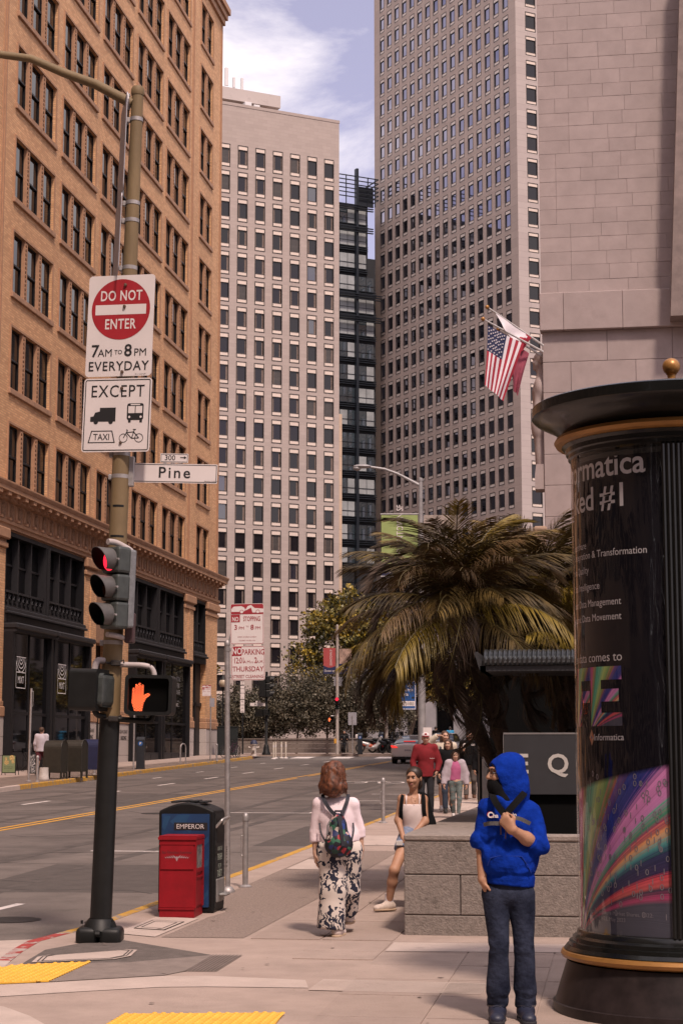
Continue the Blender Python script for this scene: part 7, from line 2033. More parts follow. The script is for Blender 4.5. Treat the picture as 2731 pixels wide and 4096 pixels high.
# far away at the crossing
for lab, x, y, topm, rz in (('distant person in bright blue top near the white car', -11.1, 118, mat('bright blue top', (.02, .22, .42), .8, var=.1), PI), ('distant dark-haired person in dark top left of the one in bright blue', -12.05, 118, M_blackc, PI * .8)):
    p = place(lab, x, y, rz); p.location.z = gz(112, SW) + .02
    simple(p, stand(1.72), 1.72, SK2, topm, M_dkj, M_bsh, M_hair[0], bulk=1.08, seed=90, face=False, voxel=.026, hem=.06)
p = place('distant person in black sitting on a scooter at the crossing', -16.97, 110.2); p.location.z = gz(112, SW) + .02
J = stand(1.62, head=(0, -.02, 1.33), neck=(0, .0, 1.2), chest=(0, .02, 1.02), pelvis=(0, .06, .72), shL=(-.18, .0, 1.15), shR=(.18, .0, 1.15), elL=(-.24, -.12, .92), elR=(.24, -.12, .92), wrL=(-.2, -.32, .88), wrR=(.2, -.32, .88), hipL=(-.1, .03, .7), hipR=(.1, .03, .7), knL=(-.2, -.35, .62), knR=(.2, -.35, .62), anL=(-.2, -.35, .12), anR=(.2, -.35, .12))
simple(p, J, 1.62, SK3, M_blackc, M_grey, M_bsh, M_hair[0], bulk=1.2, seed=91, face=False, voxel=.024)
# ================================================================ LIGHT POLE WITH GREEN BANNER
lp = thing('street_light', 'tall grey street light pole with green banner and blue pay sign behind the palm', 'street light', (-4.55, 41.4, gz(41.4, SW)), YAW)
M_gpole = mat('pale galvanised pole', (.30, .29, .295), .6, .3, var=.15, scale=6)
mb = MB(); mb.lathe([(.10, 0), (.085, 3), (.05, 7.62)], 14); mb.build('pole', M_gpole, lp, True)
mb = MB(); mb.lathe([(.055, 7.6), (.06, 7.63), (.055, 7.68), (0, 7.70)], 12); mb.build('pole_cap', M_gpole, lp, True)
mb = MB(); mb.tube([(-.04, 0, 7.52), (-.3, 0, 7.66), (-.55, 0, 7.79), (-.85, 0, 7.9), (-1.2, 0, 7.955)], [.04, .036, .033, .03, .028], 8); mb.build('lamp_arm', M_gpole, lp, True)
mb = MB(); mb.ell((-1.38, 0, 7.965), (.22, .10, .05), 14, 8); mb.ell((-1.5, 0, 7.92), (.10, .08, .06), 12, 8); mb.build('lamp_head', M_gpole, lp, True)
M_grn = mat('green banner cloth', (.27, .34, .12), .8, var=.08, scale=2); M_nav = mat('navy banner cloth', (.012, .018, .07), .8, var=.1)
mb = MB(); mb.prism([(-.93, 5.55), (-.07, 5.55), (-.07, 6.80), (-.93, 6.80)], -.006, .006); bo = mb.build('banner', M_grn, lp)
mb = MB(); poly2d(mb, [(-.93, 5.35), (-.07, 5.35), (-.07, 5.62), (-.35, 5.68), (-.65, 5.60), (-.93, 5.52)], -.009); mb.build('banner_foot', M_nav, lp)
mb = MB(); letter(mb, 'Down to', -.5, 5.42, .17, -.012, sx=.8); 
v, f = txt('DOWNTOWN SF', .22, .0, 'LEFT'); mb.add([(-.42 - b_, -.012, 5.75 + a * .75) for a, b_ in v], f)
mb.build('lettering', M_sgnw, lp)
mb = MB(); mb.tube([(-.95, 0, 6.82), (0, 0, 6.82)], .018, 6); mb.tube([(-.95, 0, 5.34), (0, 0, 5.34)], .018, 6); mb.build('banner_arm', M_gpole, lp)
mb = MB(); mb.prism([(.07, 5.9), (.93, 5.9), (.93, 6.8), (.07, 6.8)], -.006, .006); mb.build('banner', mat('photo banner cloth', (.30, .25, .22), .8, var=.5, scale=5), lp)
M_sblue = mat('sign blue', (.012, .075, .25), .5, var=.08)
def payart(pr, y):
    for i, s_ in enumerate(('Pay by', 'License', 'Plate')): letter(pr, s_, .03, .535 - i * .105, .115, y, 0, bold=.01, align='LEFT', sx=.95)
    poly2d(pr, [(.025, .085), (.385, .085), (.385, .20), (.025, .20)], y, 0); letter(pr, '65101003', .205, .105, .095, y - .001, 1, bold=.01, sx=.85)
    poly2d(pr, rrect(.31, .375, .255, .30, .01, 2), y, 1); letter(pr, 'Pay by phone or at paystation', .205, .02, .03, y, 0)
plate('pay_sign', 0, .41, 0, .67, .02, lp, [M_sblue, M_sgnw, M_blk], y=-.09, loc=(-.55, 0, 2.22), draw=payart, border=(.008, .012, 0))
plate('pay_sign', 0, .41, 0, .36, .02, lp, [M_sblue, M_sgnw, M_blk], y=-.09, loc=(-.55, 0, 2.91), draw=lambda pr, y: letter(pr, 'Pay', .1, .1, .12, y, 0, bold=.01), border=(.008, .012, 0))
plate('paper_notice', 0, .2, 0, .46, .005, lp, [M_sgnw, M_pg], y=-.10, loc=(.02, 0, 1.35))

# ================================================================ STATUE
st = thing('stone_statue', 'carved granite figure in profile at the edge of the granite building', 'statue', (-2.62, 63.5, 0), 0)
hr = rotz(R(-90)); hc = V3(.02, 0, 16.2)
pr = head_prims(hc, hr, 3.0) + [ell(hc + V3(.06, .0, .1), (.28, .26, .24)), cap(hc + V3(.06, 0, -.2), (.1, 0, 15.55), .17, .2, .08), ell((.05, 0, 15.1), (.28, .42, .5), .1), cap((.02, -.2, 15.2), (-.08, -.25, 14.5), .14, .12, .06), cap((.05, 0, 15.0), (.0, 0, 13.6), .3, .26, .1), cap((-.02, 0, 13.8), (.06, 0, 12.4), .27, .22, .1)]
field_mesh('figure', pr, .035, M_gran2, st, folds(77, .03, 5, 4))
mb = MB(); mb.prism([(-.15, 12.35), (.3, 12.35), (.3, 11.45), (-.2, 11.45), (-.2, 11.95)], -.45, .4); mb.build('pedestal', M_gran2, st)

# ================================================================ ACROSS THE CROSSING
ZF = gz(112, SW) + .02
def curved_wall():
    t = thing('low_wall', 'low curved granite block wall in front of the grey-green trees', 'wall', (0, 0, 0))
    pts = [(-27, 113.6), (-24.2, 113.0), (-22.5, 112.7), (-20.9, 112.3), (-19.2, 111.7), (-17.5, 111.3), (-15.6, 111.2), (-13.2, 111.4)]
    zs = [(0, .3), (.3, .6), (.6, .86)]
    off = 0
    for zi, (a, c) in enumerate(zs):
        for i in range(len(pts) - 1):
            P, Q = Vector(pts[i]), Vector(pts[i + 1]); n = 3
            for k in range(n):
                u0 = (k + (.5 if zi % 2 else 0)) / n; u1 = min(u0 + 1 / n, 1)
                if k == 0 and zi % 2: 
                    A, B = P, P.lerp(Q, u0)
                    bx(t, A, B, a, c)
                if u1 - u0 > .05: bx(t, P.lerp(Q, u0), P.lerp(Q, u1), a, c)
    for i in range(len(pts) - 1): bx(t, Vector(pts[i]), Vector(pts[i + 1]), .862, .93, 'cap_stone', .06)
def bx(t, A, B, z0, z1, name='stone_block', ov=0.):
    d = (B - A).normalized(); n = Vector((d.y, -d.x)); e = d * .008
    mb = MB(); q = [A + e + n * ov, B - e + n * ov, B - e - n * .3, A + e - n * .3]
    vs = [(p.x, p.y, ZF + z0 + .006) for p in q] + [(p.x, p.y, ZF + z1 - .006) for p in q]
    mb.add(vs, [(0, 1, 2, 3), (7, 6, 5, 4), (0, 4, 5, 1), (1, 5, 6, 2), (2, 6, 7, 3), (3, 7, 4, 0)]); mb.build(name, M_plg, t)
curved_wall()
# black signal pole with BUSH blade
bs = thing('signal_pole', 'black signal pole with the BUSH street sign at the far corner', 'signal pole', (-21.14, 106.3, gz(106.3, SW)), YAW)
mb = MB(); mb.lathe([(.27, 0), (.27, .08), (.2, .2), (.17, .45), (.12, .6), (.09, .65), (.075, 5.0), (0, 5.03)], 12); mb.build('pole', M_poled, bs, True)
for dx, rz, zz in ((-.24, R(178), 3.45), (.16, R(95), 3.45)): signal_head(bs, (dx, -.1, zz), rz, 1.75, 0, True)
def dB(pr, y): letter(pr, 'BUSH', 0, .05, .16, y, 0, bold=.02)
plate('street_name_sign', -.47, .47, 0, .21, .01, bs, [M_sgnw, M_blk], y=-.05, loc=(-.53, 0, 2.93), draw=dB, border=(.01, .01, 0))
plate('block_number_sign', -.15, .15, 0, .10, .01, bs, [M_sgnw, M_blk], y=-.05, loc=(-.5, 0, 3.15), draw=lambda pr, y: letter(pr, '200', 0, .02, .08, y, 0, bold=.01))
ped_head(bs, (-.38, -.1, 2.52), R(160), False, 1.15, False); ped_head(bs, (.06, -.1, 2.55), R(80), False, 1.15, False)
# signal with banners (red light)
dp = thing('banner_signal_pole', 'grey pole with red and navy banners and a lit red signal beyond the crossing', 'signal pole', (-17.1, 108.2, gz(108.2, SW)), YAW)
mb = MB(); mb.lathe([(.10, 0), (.09, 4), (.08, 7.9), (0, 7.95)], 12); mb.build('pole', mat('tan-grey pole paint', (.36, .31, .28), .7, var=.2, scale=3), dp, True)
signal_head(dp, (-.02, -.25, 2.72), 0, 1.0, 1, True); h_ = ped_head(dp, (-.39, -.12, 2.13), 0, True, .9, False)
mb = MB(); mb.prism([(-.85, 5.3), (-.11, 5.3), (-.11, 6.5), (-.85, 6.5)], -.01, .01); mb.build('banner', mat('coral banner cloth', (.36, .06, .06), .8, var=.1), dp)
mb = MB(); mb.prism([(-.86, 4.9), (-.11, 4.9), (-.11, 5.38), (-.48, 5.26), (-.86, 5.42)], -.016, .0); mb.build('banner_foot', M_nav, dp)
mb = MB(); mb.prism([(.12, 5.52), (.88, 5.52), (.88, 6.45), (.12, 6.45)], -.01, .01); mb.build('banner', mat('photo banner cloth two', (.30, .2, .16), .8, var=.7, scale=3), dp)
mb = MB(); mb.prism([(.12, 4.9), (.88, 4.9), (.88, 5.52), (.12, 5.52)], -.016, 0); mb.build('banner_foot', M_nav, dp)
mb = MB(); letter(mb, 'Down to', -.48, 5.03, .2, -.02, sx=.85); letter(mb, 'Dine', .5, 5.15, .24, -.02); v, f = txt('DOWNTOWN SF', .2, .0, 'LEFT'); mb.add([(-.32 - b_, -.014, 5.42 + a * .62) for a, b_ in v], f); mb.build('lettering', M_sgnw, dp)
mb = MB(); mb.box(-.2, .34, .1, .13, 4.17, 4.72); mb.build('sign_back', M_alum, dp)
mb = MB(); mb.bbox(-.2, -.05, -.14, -.08, .65, .95, .02); mb.build('push_button', mat('yellow plastic', (.5, .25, .03), .6, var=.1), dp)
mb = MB(); mb.tube([(-.39, -.05, 2.33), (0, 0, 2.36)], .03, 6); mb.build('bracket', M_galv, dp)
# black sign pole
bp_ = thing('sign_pole', 'thin black pole with narrow white notices left of the hydrant', 'sign post', (-23.0, 108.2, gz(108.2, SW)), YAW)
mb = MB(); mb.lathe([(.05, 0), (.045, 4.4)], 10); mb.build('pole', M_poled, bp_, True)
def narrow(z0, z1, lines, sz):
    def dr(pr, y):
        for i, s_ in enumerate(lines): letter(pr, s_, 0, (z1 - z0) * (1 - (i + .8) / len(lines)), sz, y, 0, bold=.01, sx=.8)
    plate('notice', -.135, .135, 0, z1 - z0, .01, bp_, [M_sgnw, M_blk], y=-.06, loc=(-.03, 0, z0), draw=dr, border=(.008, .008, 0))
narrow(2.55, 3.34, ('NO', 'TURN', 'ON', 'RED'), .11); narrow(3.38, 4.22, ('DO NOT', 'BLOCK', 'X'), .10); narrow(4.26, 4.5, ('7AM', '7PM'), .08)
# hydrant
hy = thing('fire_hydrant', 'white fire hydrant with dark blue cap at the far corner', 'hydrant', (-21.03, 102.06, gz(102, SW)), YAW)
mb = MB(); mb.lathe([(.19, 0), (.19, .06), (.155, .08), (.15, .3), (.165, .62), (.2, .66), (.2, .72)], 14); mb.build('barrel', mat('chipped white paint', (.50, .44, .40), .7, var=.2, scale=12, wear=((.2, .16, .14), 9, .62, .04)), hy, True)
mb = MB(); mb.lathe([(.225, .72), (.2, .80), (.14, .90), (.05, .94), (0, .95)], 14); mb.build('cap', mat('navy paint', (.02, .025, .06), .6, var=.2), hy, True)
mb = MB(); mb.lathe([(.0, -.3), (.07, -.3), (.075, -.26), (.05, -.25), (.05, 0)], 10, c=(0, 0, .5), axis='X'); mb.lathe([(.05, 0), (.05, .25), (.075, .26), (.07, .3), (0, .3)], 10, c=(0, 0, .5), axis='X'); mb.lathe([(0, -.3), (.09, -.3), (.09, -.25), (.06, -.24), (.06, 0)], 10, c=(0, 0, .42), axis='Y'); mb.build('outlet', MATS['chipped white paint'], hy, True)
for i, (x, y) in enumerate(((-19.74, 101.4), (-20.0, 103.4), (-19.75, 103.9), (-19.45, 103.7))):
    t = thing('delineator_post', ('leftmost', 'second', 'third', 'rightmost')[i] + ' pale plastic delineator post at the far kerb corner', 'bollard', (x, y, gz(y)), 0, 'plastic posts at the far corner')
    mb = MB(); mb.lathe([(.045, 0), (.045, .93), (.03, .96), (0, .96)], 10); mb.build('tube', mat('cream plastic', (.50, .43, .36), .7, var=.1), t, True)
    mb = MB(); mb.lathe([(.047, .66), (.047, .80)], 10); mb.build('reflective_band', M_sgnw, t); mb = MB(); mb.lathe([(.14, .0), (.13, .04), (.05, .06)], 10); mb.build('base', M_sgnw, t)
# cabinet, pavilion, globe lamp
mb = MB(); mb.bbox(-.62, .62, 0, .6, 0, 1.66, .03); mb.box(-.01, .01, -.006, 0, .05, 1.6); mb.box(-.66, .66, -.03, .63, 1.66, 1.72)
cb_ = thing('utility_cabinet', 'large black utility cabinet at the corner of the brick building', 'cabinet', (-23.4, 105.6, gz(105.6, SW)), YAW); mb.build('housing', mat('black-green cabinet', (.006, .010, .010), .5, var=.2), cb_)
pv = thing('pavilion', 'dark-roofed pavilion with pale striped curtains behind the bicycles', 'pavilion', (-26.4, 116.5, ZF), YAW)
mb = MB(); mb.prism([(-.6, 3.05), (3.4, 3.05), (3.45, 3.25), (1.9, 3.75), (.2, 3.45), (-.6, 3.6)], -.3, 3); mb.build('roof', mat('dark roof metal', (.03, .03, .034), .5, var=.2), pv)
mb = MB(); vs = []; fs = []; n = 60
for i in range(n + 1): x = -.4 + 3.4 * i / n; vs += [(x, .08 * math.sin(i * 1.9), 0), (x, .08 * math.sin(i * 1.9), 3.05)]
mb.add(vs, [(2 * i, 2 * i + 2, 2 * i + 3, 2 * i + 1) for i in range(n)]); mb.build('curtain', mat('pale grey curtain', (.24, .25, .24), .9, var=.15), pv, True)
for x in (-.5, .95, 3.1):
    mb = MB(); mb.box(x, x + .12, -.15, -.05, 0, 3.05); mb.build('post', M_poled, pv)
gl_ = thing('globe_lamp', 'globe street lamp with dark finial beside the brick building corner', 'street light', (-25.16, 112.2, ZF), YAW)
mb = MB(); mb.lathe([(.12, 0), (.07, .5), (.05, 4.0), (.12, 4.05), (.16, 4.2)], 10); mb.build('post', M_poled, gl_, True)
mb = MB(); mb.ell((0, 0, 4.45), (.27, .27, .3), 14, 10); mb.build('globe', mat('cream lamp globe', (.42, .34, .25), .4, var=.1), gl_, True)
mb = MB(); mb.lathe([(.2, 4.65), (.12, 4.85), (.03, 4.95), (.02, 5.15), (0, 5.2)], 10); mb.build('finial', M_poled, gl_, True)
# grey sign back and pay kiosks by the crossing
gs_ = thing('sign_post', 'blank grey sign back on a post right of the red signal', 'sign post', (-16.2, 108.3, gz(108.3, SW)), YAW)
mb = MB(); mb.prism(rrect(-.24, .28, 1.78, 2.55, .04), 0, .01); mb.build('sign_back', M_alum, gs_); mb = MB(); mb.lathe([(.03, 0), (.03, 2.35)], 8, c=(.03, -.04, 0)); mb.build('post', M_galv, gs_, True)
def pay_kiosk(label, loc, rz, h=1.35, w_=.34):
    t = thing('pay_station', label, 'pay station', loc, rz, 'parking pay stations')
    mb = MB(); mb.prism([(-.14, 0), (.14, 0), (.14, h), (.0, h), (-.14, h - .12)], -w_ / 2, w_ / 2, plane='YZ'); o = mb.build('housing', mat('black pay station', (.016, .018, .022), .4, var=.2), t)
    mb = MB(); disc2d(mb, 0, h - .28, .10, -.146, 0, 20); mb.build('blue_disc', M_sblue, t); mb = MB(); letter(mb, 'P', 0, h - .33, .15, -.15, bold=.02); mb.build('lettering', M_sgnw, t)
    mb = MB(); mb.bbox(-w_ / 2 - .02, w_ / 2 + .02, -.17, .17, -.01, .05, .01); mb.build('base', M_bin, t)
    return t
pay_kiosk('black pay station with blue P disc on the far left sidewalk', (-20.07, 73.7, gz(73.7, SW)), YAW)
pay_kiosk('black pay station right of the blank grey sign at the crossing', (-15.75, 108.6, gz(108.6, SW)), YAW, 1.3, .3)
pay_kiosk('black pay station behind the white and orange scooter', (-14.75, 110.9, ZF), YAW, 1.3, .3)
# second banner pole
b2 = thing('banner_pole', 'grey pole with a navy banner above the parked motorcycles', 'pole', (-15.08, 116, ZF), YAW)
mb = MB(); mb.lathe([(.11, 0), (.10, 5.1)], 10); mb.build('pole', MATS['tan-grey pole paint'], b2, True)
mb = MB(); mb.prism([(.12, 4.55), (.95, 4.55), (.95, 5.1), (.12, 5.1)], -.01, .01); mb.build('banner', M_nav, b2); mb = MB(); letter(mb, 'Explore', .5, 4.68, .2, -.014); mb.build('lettering', M_sgnw, b2)
mb = MB(); mb.prism([(-.75, 3.9), (.85, 3.9), (.85, 4.35), (-.75, 4.35)], -.05, -.03); mb.build('sign_back', M_alum, b2)
plate('small_notice', -.4, 0, 0, .45, .02, b2, [M_sgnw, M_sred2], y=-.06, loc=(-.08, 0, 1.95), draw=lambda pr, y: letter(pr, 'NO PARK', -.2, .25, .1, y, 0, sx=.7), border=(.02, .02, 0))

# ---------------------------------------------------------------- vehicles
M_tyre = mat('tyre rubber', (.012, .012, .012), .85, var=.2); M_rim = mat('alloy rim', (.28, .27, .27), .35, .7, var=.1)
M_cglass = mat('car glass', (.02, .022, .025), .05, var=0, spec=.8); M_tail = mat('lit tail lamp', (.4, .01, .01), .3, var=0, emit=(1, .04, .03), es=1.2)
def car(label, loc, rz, paint, lit=True, plate_txt='9DAK210', hatch=1.0):
    """length along +y (rear at y=0 facing -y)"""
    t = thing('car', label, 'car', loc, rz, 'cars driving away up the street')
    L_ = 4.6
    st_ = [(0.0, .80, .34, .86, .98), (.06, .88, .26, .93, 1.02), (.5, .92, .20, .97, 1.04), (1.2, .92, .18, .96, 1.0), (3.2, .92, .18, .94, .96), (4.1, .90, .2, .86, .86), (4.55, .78, .28, .70, .70)]
    vs = []; fs = []
    for y, w_, z0, z1, zc in st_:
        ring = [(-w_ * .92, z0), (-w_, z0 + .16), (-w_ * 1.0, z1 - .16), (-w_ * .93, z1), (-w_ * .5, zc), (w_ * .5, zc), (w_ * .93, z1), (w_, z1 - .16), (w_, z0 + .16), (w_ * .92, z0)]
        vs += [(x, y, z) for x, z in ring]
    m_ = 10
    for i in range(len(st_) - 1):
        for k in range(m_): fs.append((i * m_ + k, (i + 1) * m_ + k, (i + 1) * m_ + (k + 1) % m_, i * m_ + (k + 1) % m_))
    fs += [tuple(range(m_)), tuple(range((len(st_) - 1) * m_, len(st_) * m_))[::-1]]
    mb = MB(); mb.add(vs, fs); o = mb.build('body', paint, t, True); md = o.modifiers.new('sub', 'SUBSURF'); md.levels = md.render_levels = 2
    # cabin: rear screen, roof, windscreen
    rf = [(.42, .78, 1.0), (1.35 * hatch, .62, 1.40), (2.3, .62, 1.44), (2.9, .64, 1.38), (3.7, .76, .95)]
    vs = []; fs = []
    for y, w_, z in rf: vs += [(-w_, y, z), (-w_ * .72, y, z + .03), (w_ * .72, y, z + .03), (w_, y, z)]
    for i in range(4):
        for k in range(3): fs.append((i * 4 + k, i * 4 + k + 1, (i + 1) * 4 + k + 1, (i + 1) * 4 + k))
    base_ = len(vs)
    vs += [(-.86, .5, .95), (.86, .5, .95), (-.88, 3.7, .9), (.88, 3.7, .9), (-.88, 1.6, .95), (.88, 1.6, .95)]
    fs += [(0, 4, 8, base_ + 4, base_), (8, 12, 16, base_ + 2, base_ + 4), (3, base_ + 1, base_ + 5, 11, 7), (11, base_ + 5, base_ + 3, 19, 15)]
    mb = MB(); mb.v = [tuple(p) for p in vs]; mb.f = fs; mb.m = [0 if i // 3 in (0, 3) or i >= 12 else 1 for i in range(len(fs))]
    mb.build('cabin', [M_cglass, paint], t, True)
    for sx in (-1, 1):
        mb = MB(); mb.prism([(sx * .50, .80), (sx * .84, .83), (sx * .86, .93), (sx * .62, .90)], -.02, .10); mb.build('tail_lamp', M_tail if lit else mat('unlit tail lamp', (.18, .01, .012), .3, var=0), t)
        for y in (.85, 3.65):
            w = MB(); w.lathe([(.2, -.11), (.31, -.11), (.335, -.08), (.335, .08), (.31, .11), (.2, .11)], 22, c=(sx * .80, y, .335), axis='X'); wo2 = w.build('wheel', M_tyre, t, True)
            w = MB(); w.lathe([(0, .0), (.2, .0), (.21, .02)], 16, c=(sx * .90 - .01, y, .335), axis='X'); w.build('rim', M_rim, wo2)
    mb = MB(); mb.bbox(-.74, .74, -.02, .2, .2, .36, .03); mb.build('rear_diffuser', M_bin, t)
    mb = MB(); mb.box(-.2, .2, -.015, .03, .62, .74); po_ = mb.build('licence_plate', M_sgnw, t); mb = MB(); letter(mb, plate_txt, 0, .645, .1, -.018, bold=.02, sx=.8); mb.build('lettering', M_nav, po_)
    mb = MB(); mb.box(-.3, .3, .62, .66, 1.13, 1.15); mb.build('brake_light', M_tail, t)
    return t
car('silver car with a lit tail lamp waiting beside the light pole', (-10.6, 89.8, gz(90)), R(-2), mat('silver car paint', (.68, .64, .61), .35, .0, var=.03, coat=.5))
car('white car ahead of the silver car', (-10.7, 107, gz(107)), R(-4), mat('white car paint', (.7, .67, .65), .35, .0, var=.03, coat=.5), False, '7XKD914', .8)
def motorbike(label, loc, rz, c1, c2, box=False, screen=True):
    t = thing('motorcycle', label, 'motorcycle', loc, rz, 'motorcycles parked at the crossing')
    for x in (-.68, .68):
        w = MB(); w.lathe([(.2, -.06), (.28, -.06), (.3, 0), (.28, .06), (.2, .06)], 20, c=(x, 0, .3), axis='Y'); w.build('wheel', M_tyre, t, True)
    field_mesh('fairing', [cap((.45, 0, .55), (.62, 0, .95), .14, .10, .05, sy=.8), cap((.3, 0, .35), (-.25, 0, .35), .13, .13, .05), cap((-.2, 0, .5), (-.85, 0, .72), .16, .09, .05), cap((.5, 0, .5), (.25, 0, .4), .13, .12, .05)], .03, c1, t)
    field_mesh('side_panel', [cap((-.05, 0, .42), (-.55, 0, .55), .15, .12, .03), cap((.1, 0, .4), (-.05, 0, .42), .1, .14, .03)], .03, c2, t)
    field_mesh('seat', [cap((.08, 0, .72), (-.6, 0, .82), .09, .10, .03)], .03, M_bin, t)
    mb = MB(); mb.tube([(.68, 0, .3), (.52, 0, .95), (.48, 0, 1.05)], .04, 8); mb.tube([(.45, -.36, 1.08), (.5, -.2, 1.06), (.5, .2, 1.06), (.45, .36, 1.08)], .018, 6); mb.tube([(.5, -.3, 1.06), (.55, -.34, 1.24)], .012, 5); mb.ell((.55, -.34, 1.27), (.03, .08, .05), 8, 6); mb.build('handlebar', M_bin, t, True)
    if screen: mb = MB(); mb.prism([(-.14, .95), (.14, .95), (.10, 1.32), (-.10, 1.32)], .60, .615, plane='YZ'); mb.build('windscreen', M_cglass, t)
    if box: mb = MB(); mb.bbox(-.98, -.62, -.2, .2, .86, 1.14, .06, seg=3); mb.build('top_box', M_sgnw, t, True)
    return t
mw = mat('pale silver fairing', (.42, .40, .39), .35, .2, var=.05); mo = mat('orange fairing', (.45, .09, .04), .4, var=.08); mk_ = mat('black fairing', (.015, .015, .017), .35, var=.1); mr_ = mat('red fairing', (.30, .012, .016), .35, var=.1)
motorbike('white and orange scooter with a white top box at the crossing', (-15.25, 109.9, ZF), YAW + R(4), mw, mo, True)
motorbike('red and black motorcycle behind the orange scooter', (-14.6, 110.5, ZF), YAW + R(18), mk_, mr_)
motorbike('black motorcycle with tall screen right of the scooter', (-14.1, 110.2, ZF), YAW + R(40), mk_, mk_)
motorbike('silver-tanked motorcycle nearest the silver car', (-13.75, 110.5, ZF), YAW + R(52), mk_, mw)
motorbike('dark scooter under the person in black at the crossing', (-17.0, 110.0, ZF), YAW + R(-85), mk_, mk_, False, False)
def bicycle(label, loc, rz, mcol):
    t = thing('bicycle', label, 'bicycle', loc, rz, 'bicycles by the far corner')
    for x in (-.5, .52):
        mb = MB(); n = 28
        mb.tube([(x + .33 * math.cos(2 * PI * k / n), 0, .34 + .33 * math.sin(2 * PI * k / n)) for k in range(n + 1)], .02, 6, cap=False); w = mb.build('wheel', M_tyre, t, True)
        mb = MB()
        for k in range(8): a = PI * k / 8; mb.tube([(x + .32 * math.cos(a), 0, .34 + .32 * math.sin(a)), (x - .32 * math.cos(a), 0, .34 - .32 * math.sin(a))], .004, 3)
        mb.build('spokes', M_rim, w)
    mb = MB()
    for a, b_ in (((.52, 0, .34), (.38, 0, .88)), ((.40, 0, .80), (-.12, 0, .78)), ((.42, 0, .70), (-.03, 0, .3)), ((-.03, 0, .3), (-.16, 0, .9)), ((-.5, 0, .34), (-.03, 0, .3)), ((-.5, 0, .34), (-.13, 0, .75))): mb.tube([a, b_], .018, 6)
    mb.build('frame', mcol, t, True)
    mb = MB(); mb.ell((-.18, 0, .93), (.13, .07, .03), 10, 6); mb.build('saddle', M_bin, t, True)
    mb = MB(); mb.tube([(.38, 0, .9), (.36, 0, 1.0), (.30, -.27, 1.02)], .014, 6); mb.tube([(.36, 0, 1.0), (.30, .27, 1.02)], .014, 6); mb.build('handlebar', M_bin, t, True)
bicycle('black bicycle leaning near the utility cabinet', (-21.75, 98.8, gz(98.8, SW)), R(62), mk_)
bicycle('black bicycle with a pink wheel rim nearest the hydrant', (-21.35, 98.0, gz(98, SW)), R(75), mat('dark plum frame', (.04, .01, .025), .4, var=.1))

# ================================================================ FAR LEFT SIDEWALK
M_mol = mat('olive-drab paint', (.020, .018, .013), .5, var=.2, scale=8); M_mbl = mat('postal blue paint', (.012, .018, .055), .4, var=.15)
def mailbox(label, loc, rz, m, emblem=False):
    t = thing('mailbox', label, 'mailbox', loc, rz, 'mailboxes by the far kerb')
    arch = [(-.29, .22), (.29, .22), (.29, 1.05)] + [(.29 * math.cos(PI * k / 12), 1.05 + .29 * math.sin(PI * k / 12)) for k in range(1, 12)] + [(-.29, 1.05)]
    mb = MB(); mb.prism(arch, -.33, .33, plane='YZ'); o = mb.build('body', m, t); md = o.modifiers.new('bevel', 'BEVEL'); md.width = .015; md.segments = 2; md.limit_method = 'ANGLE'; md.angle_limit = R(50)
    for sx in (-1, 1):
        for sy in (-1, 1): mb = MB(); mb.box(sx * .33 - .03, sx * .33 + .03, sy * .25 - .03, sy * .25 + .03, 0, .24); mb.build('leg', m, t)
    mb = MB(); pts = [(.335, y, z) for y, z in [(-.30, .25), (-.30, 1.05)] + [(.30 * math.cos(PI - PI * k / 12), 1.05 + .30 * math.sin(PI * k / 12)) for k in range(1, 12)] + [(.30, 1.05), (.30, .25)]]; mb.tube(pts, .014, 6); mb.build('rim', m, t)
    if emblem: mb = MB(); mb.box(.331, .334, -.13, .13, .72, 1.02); mb.build('label_plate', M_sgnw, t)
mailbox('largest olive mailbox, nearest the white bucket', (-19.45, 60.2, gz(60.2, SW)), YAW + R(-14), M_mol); mailbox('second olive mailbox, close behind the largest', (-19.15, 61.6, gz(61.6, SW)), YAW + R(-14), M_mol); mailbox('dark blue mailbox with white label', (-19.30, 64.2, gz(64.2, SW)), YAW + R(-14), M_mbl, True)
t = thing('bucket', 'upturned white plastic bucket in front of the mailboxes', 'bucket', (-19.62, 59.5, gz(59.5, SW)), 0)
mb = MB(); mb.lathe([(.18, 0), (.182, .05), (.17, .06), (.172, .1), (.165, .11), (.15, .42), (0, .425)], 18); mb.build('shell', mat('dirty white plastic', (.42, .38, .35), .7, var=.15, wear=((.25, .22, .2), 8, .6, .08)), t, True)
mb = MB(); mb.lathe([(.188, .0), (.19, .03), (.185, .035)], 18); mb.build('rim', MATS['dirty white plastic'], t)
t = thing('pavement_board', 'green food menu board standing at the left edge of the far sidewalk', 'sign board', (-22.62, 64.5, gz(64.5, SW)), YAW + R(-8))
mb = MB(); mb.prism(rrect(-.29, .26, .08, .76, .01), -.02, .0); mb.build('panel', M_bin, t)
mb = MB(); mb.prism(rrect(-.26, .23, .11, .73, .01), -.026, -.02); pn = mb.build('poster', mat('pale green poster', (.16, .20, .10), .7, var=.05), t)
mb = MB()
for cx, cz, r_ in ((-.12, .62, .05), (.10, .65, .10), (-.1, .48, .09), (.15, .5, .06)): disc2d(mb, cx, cz, r_, -.028, 0, 18)
mb.build('food_picture', mat('salad print', (.30, .16, .06), .8, var=.7, scale=30, c2=(.4, .3, .12)), pn)
mb = MB(); letter(mb, 'The Peachy and', -.02, .30, .055, -.028); letter(mb, 'Elote are back.', -.02, .24, .055, -.028); letter(mb, 'MIXT', -.02, .15, .035, -.028); mb.build('lettering', mat('dark green print', (.03, .05, .02), .8, var=0), pn)
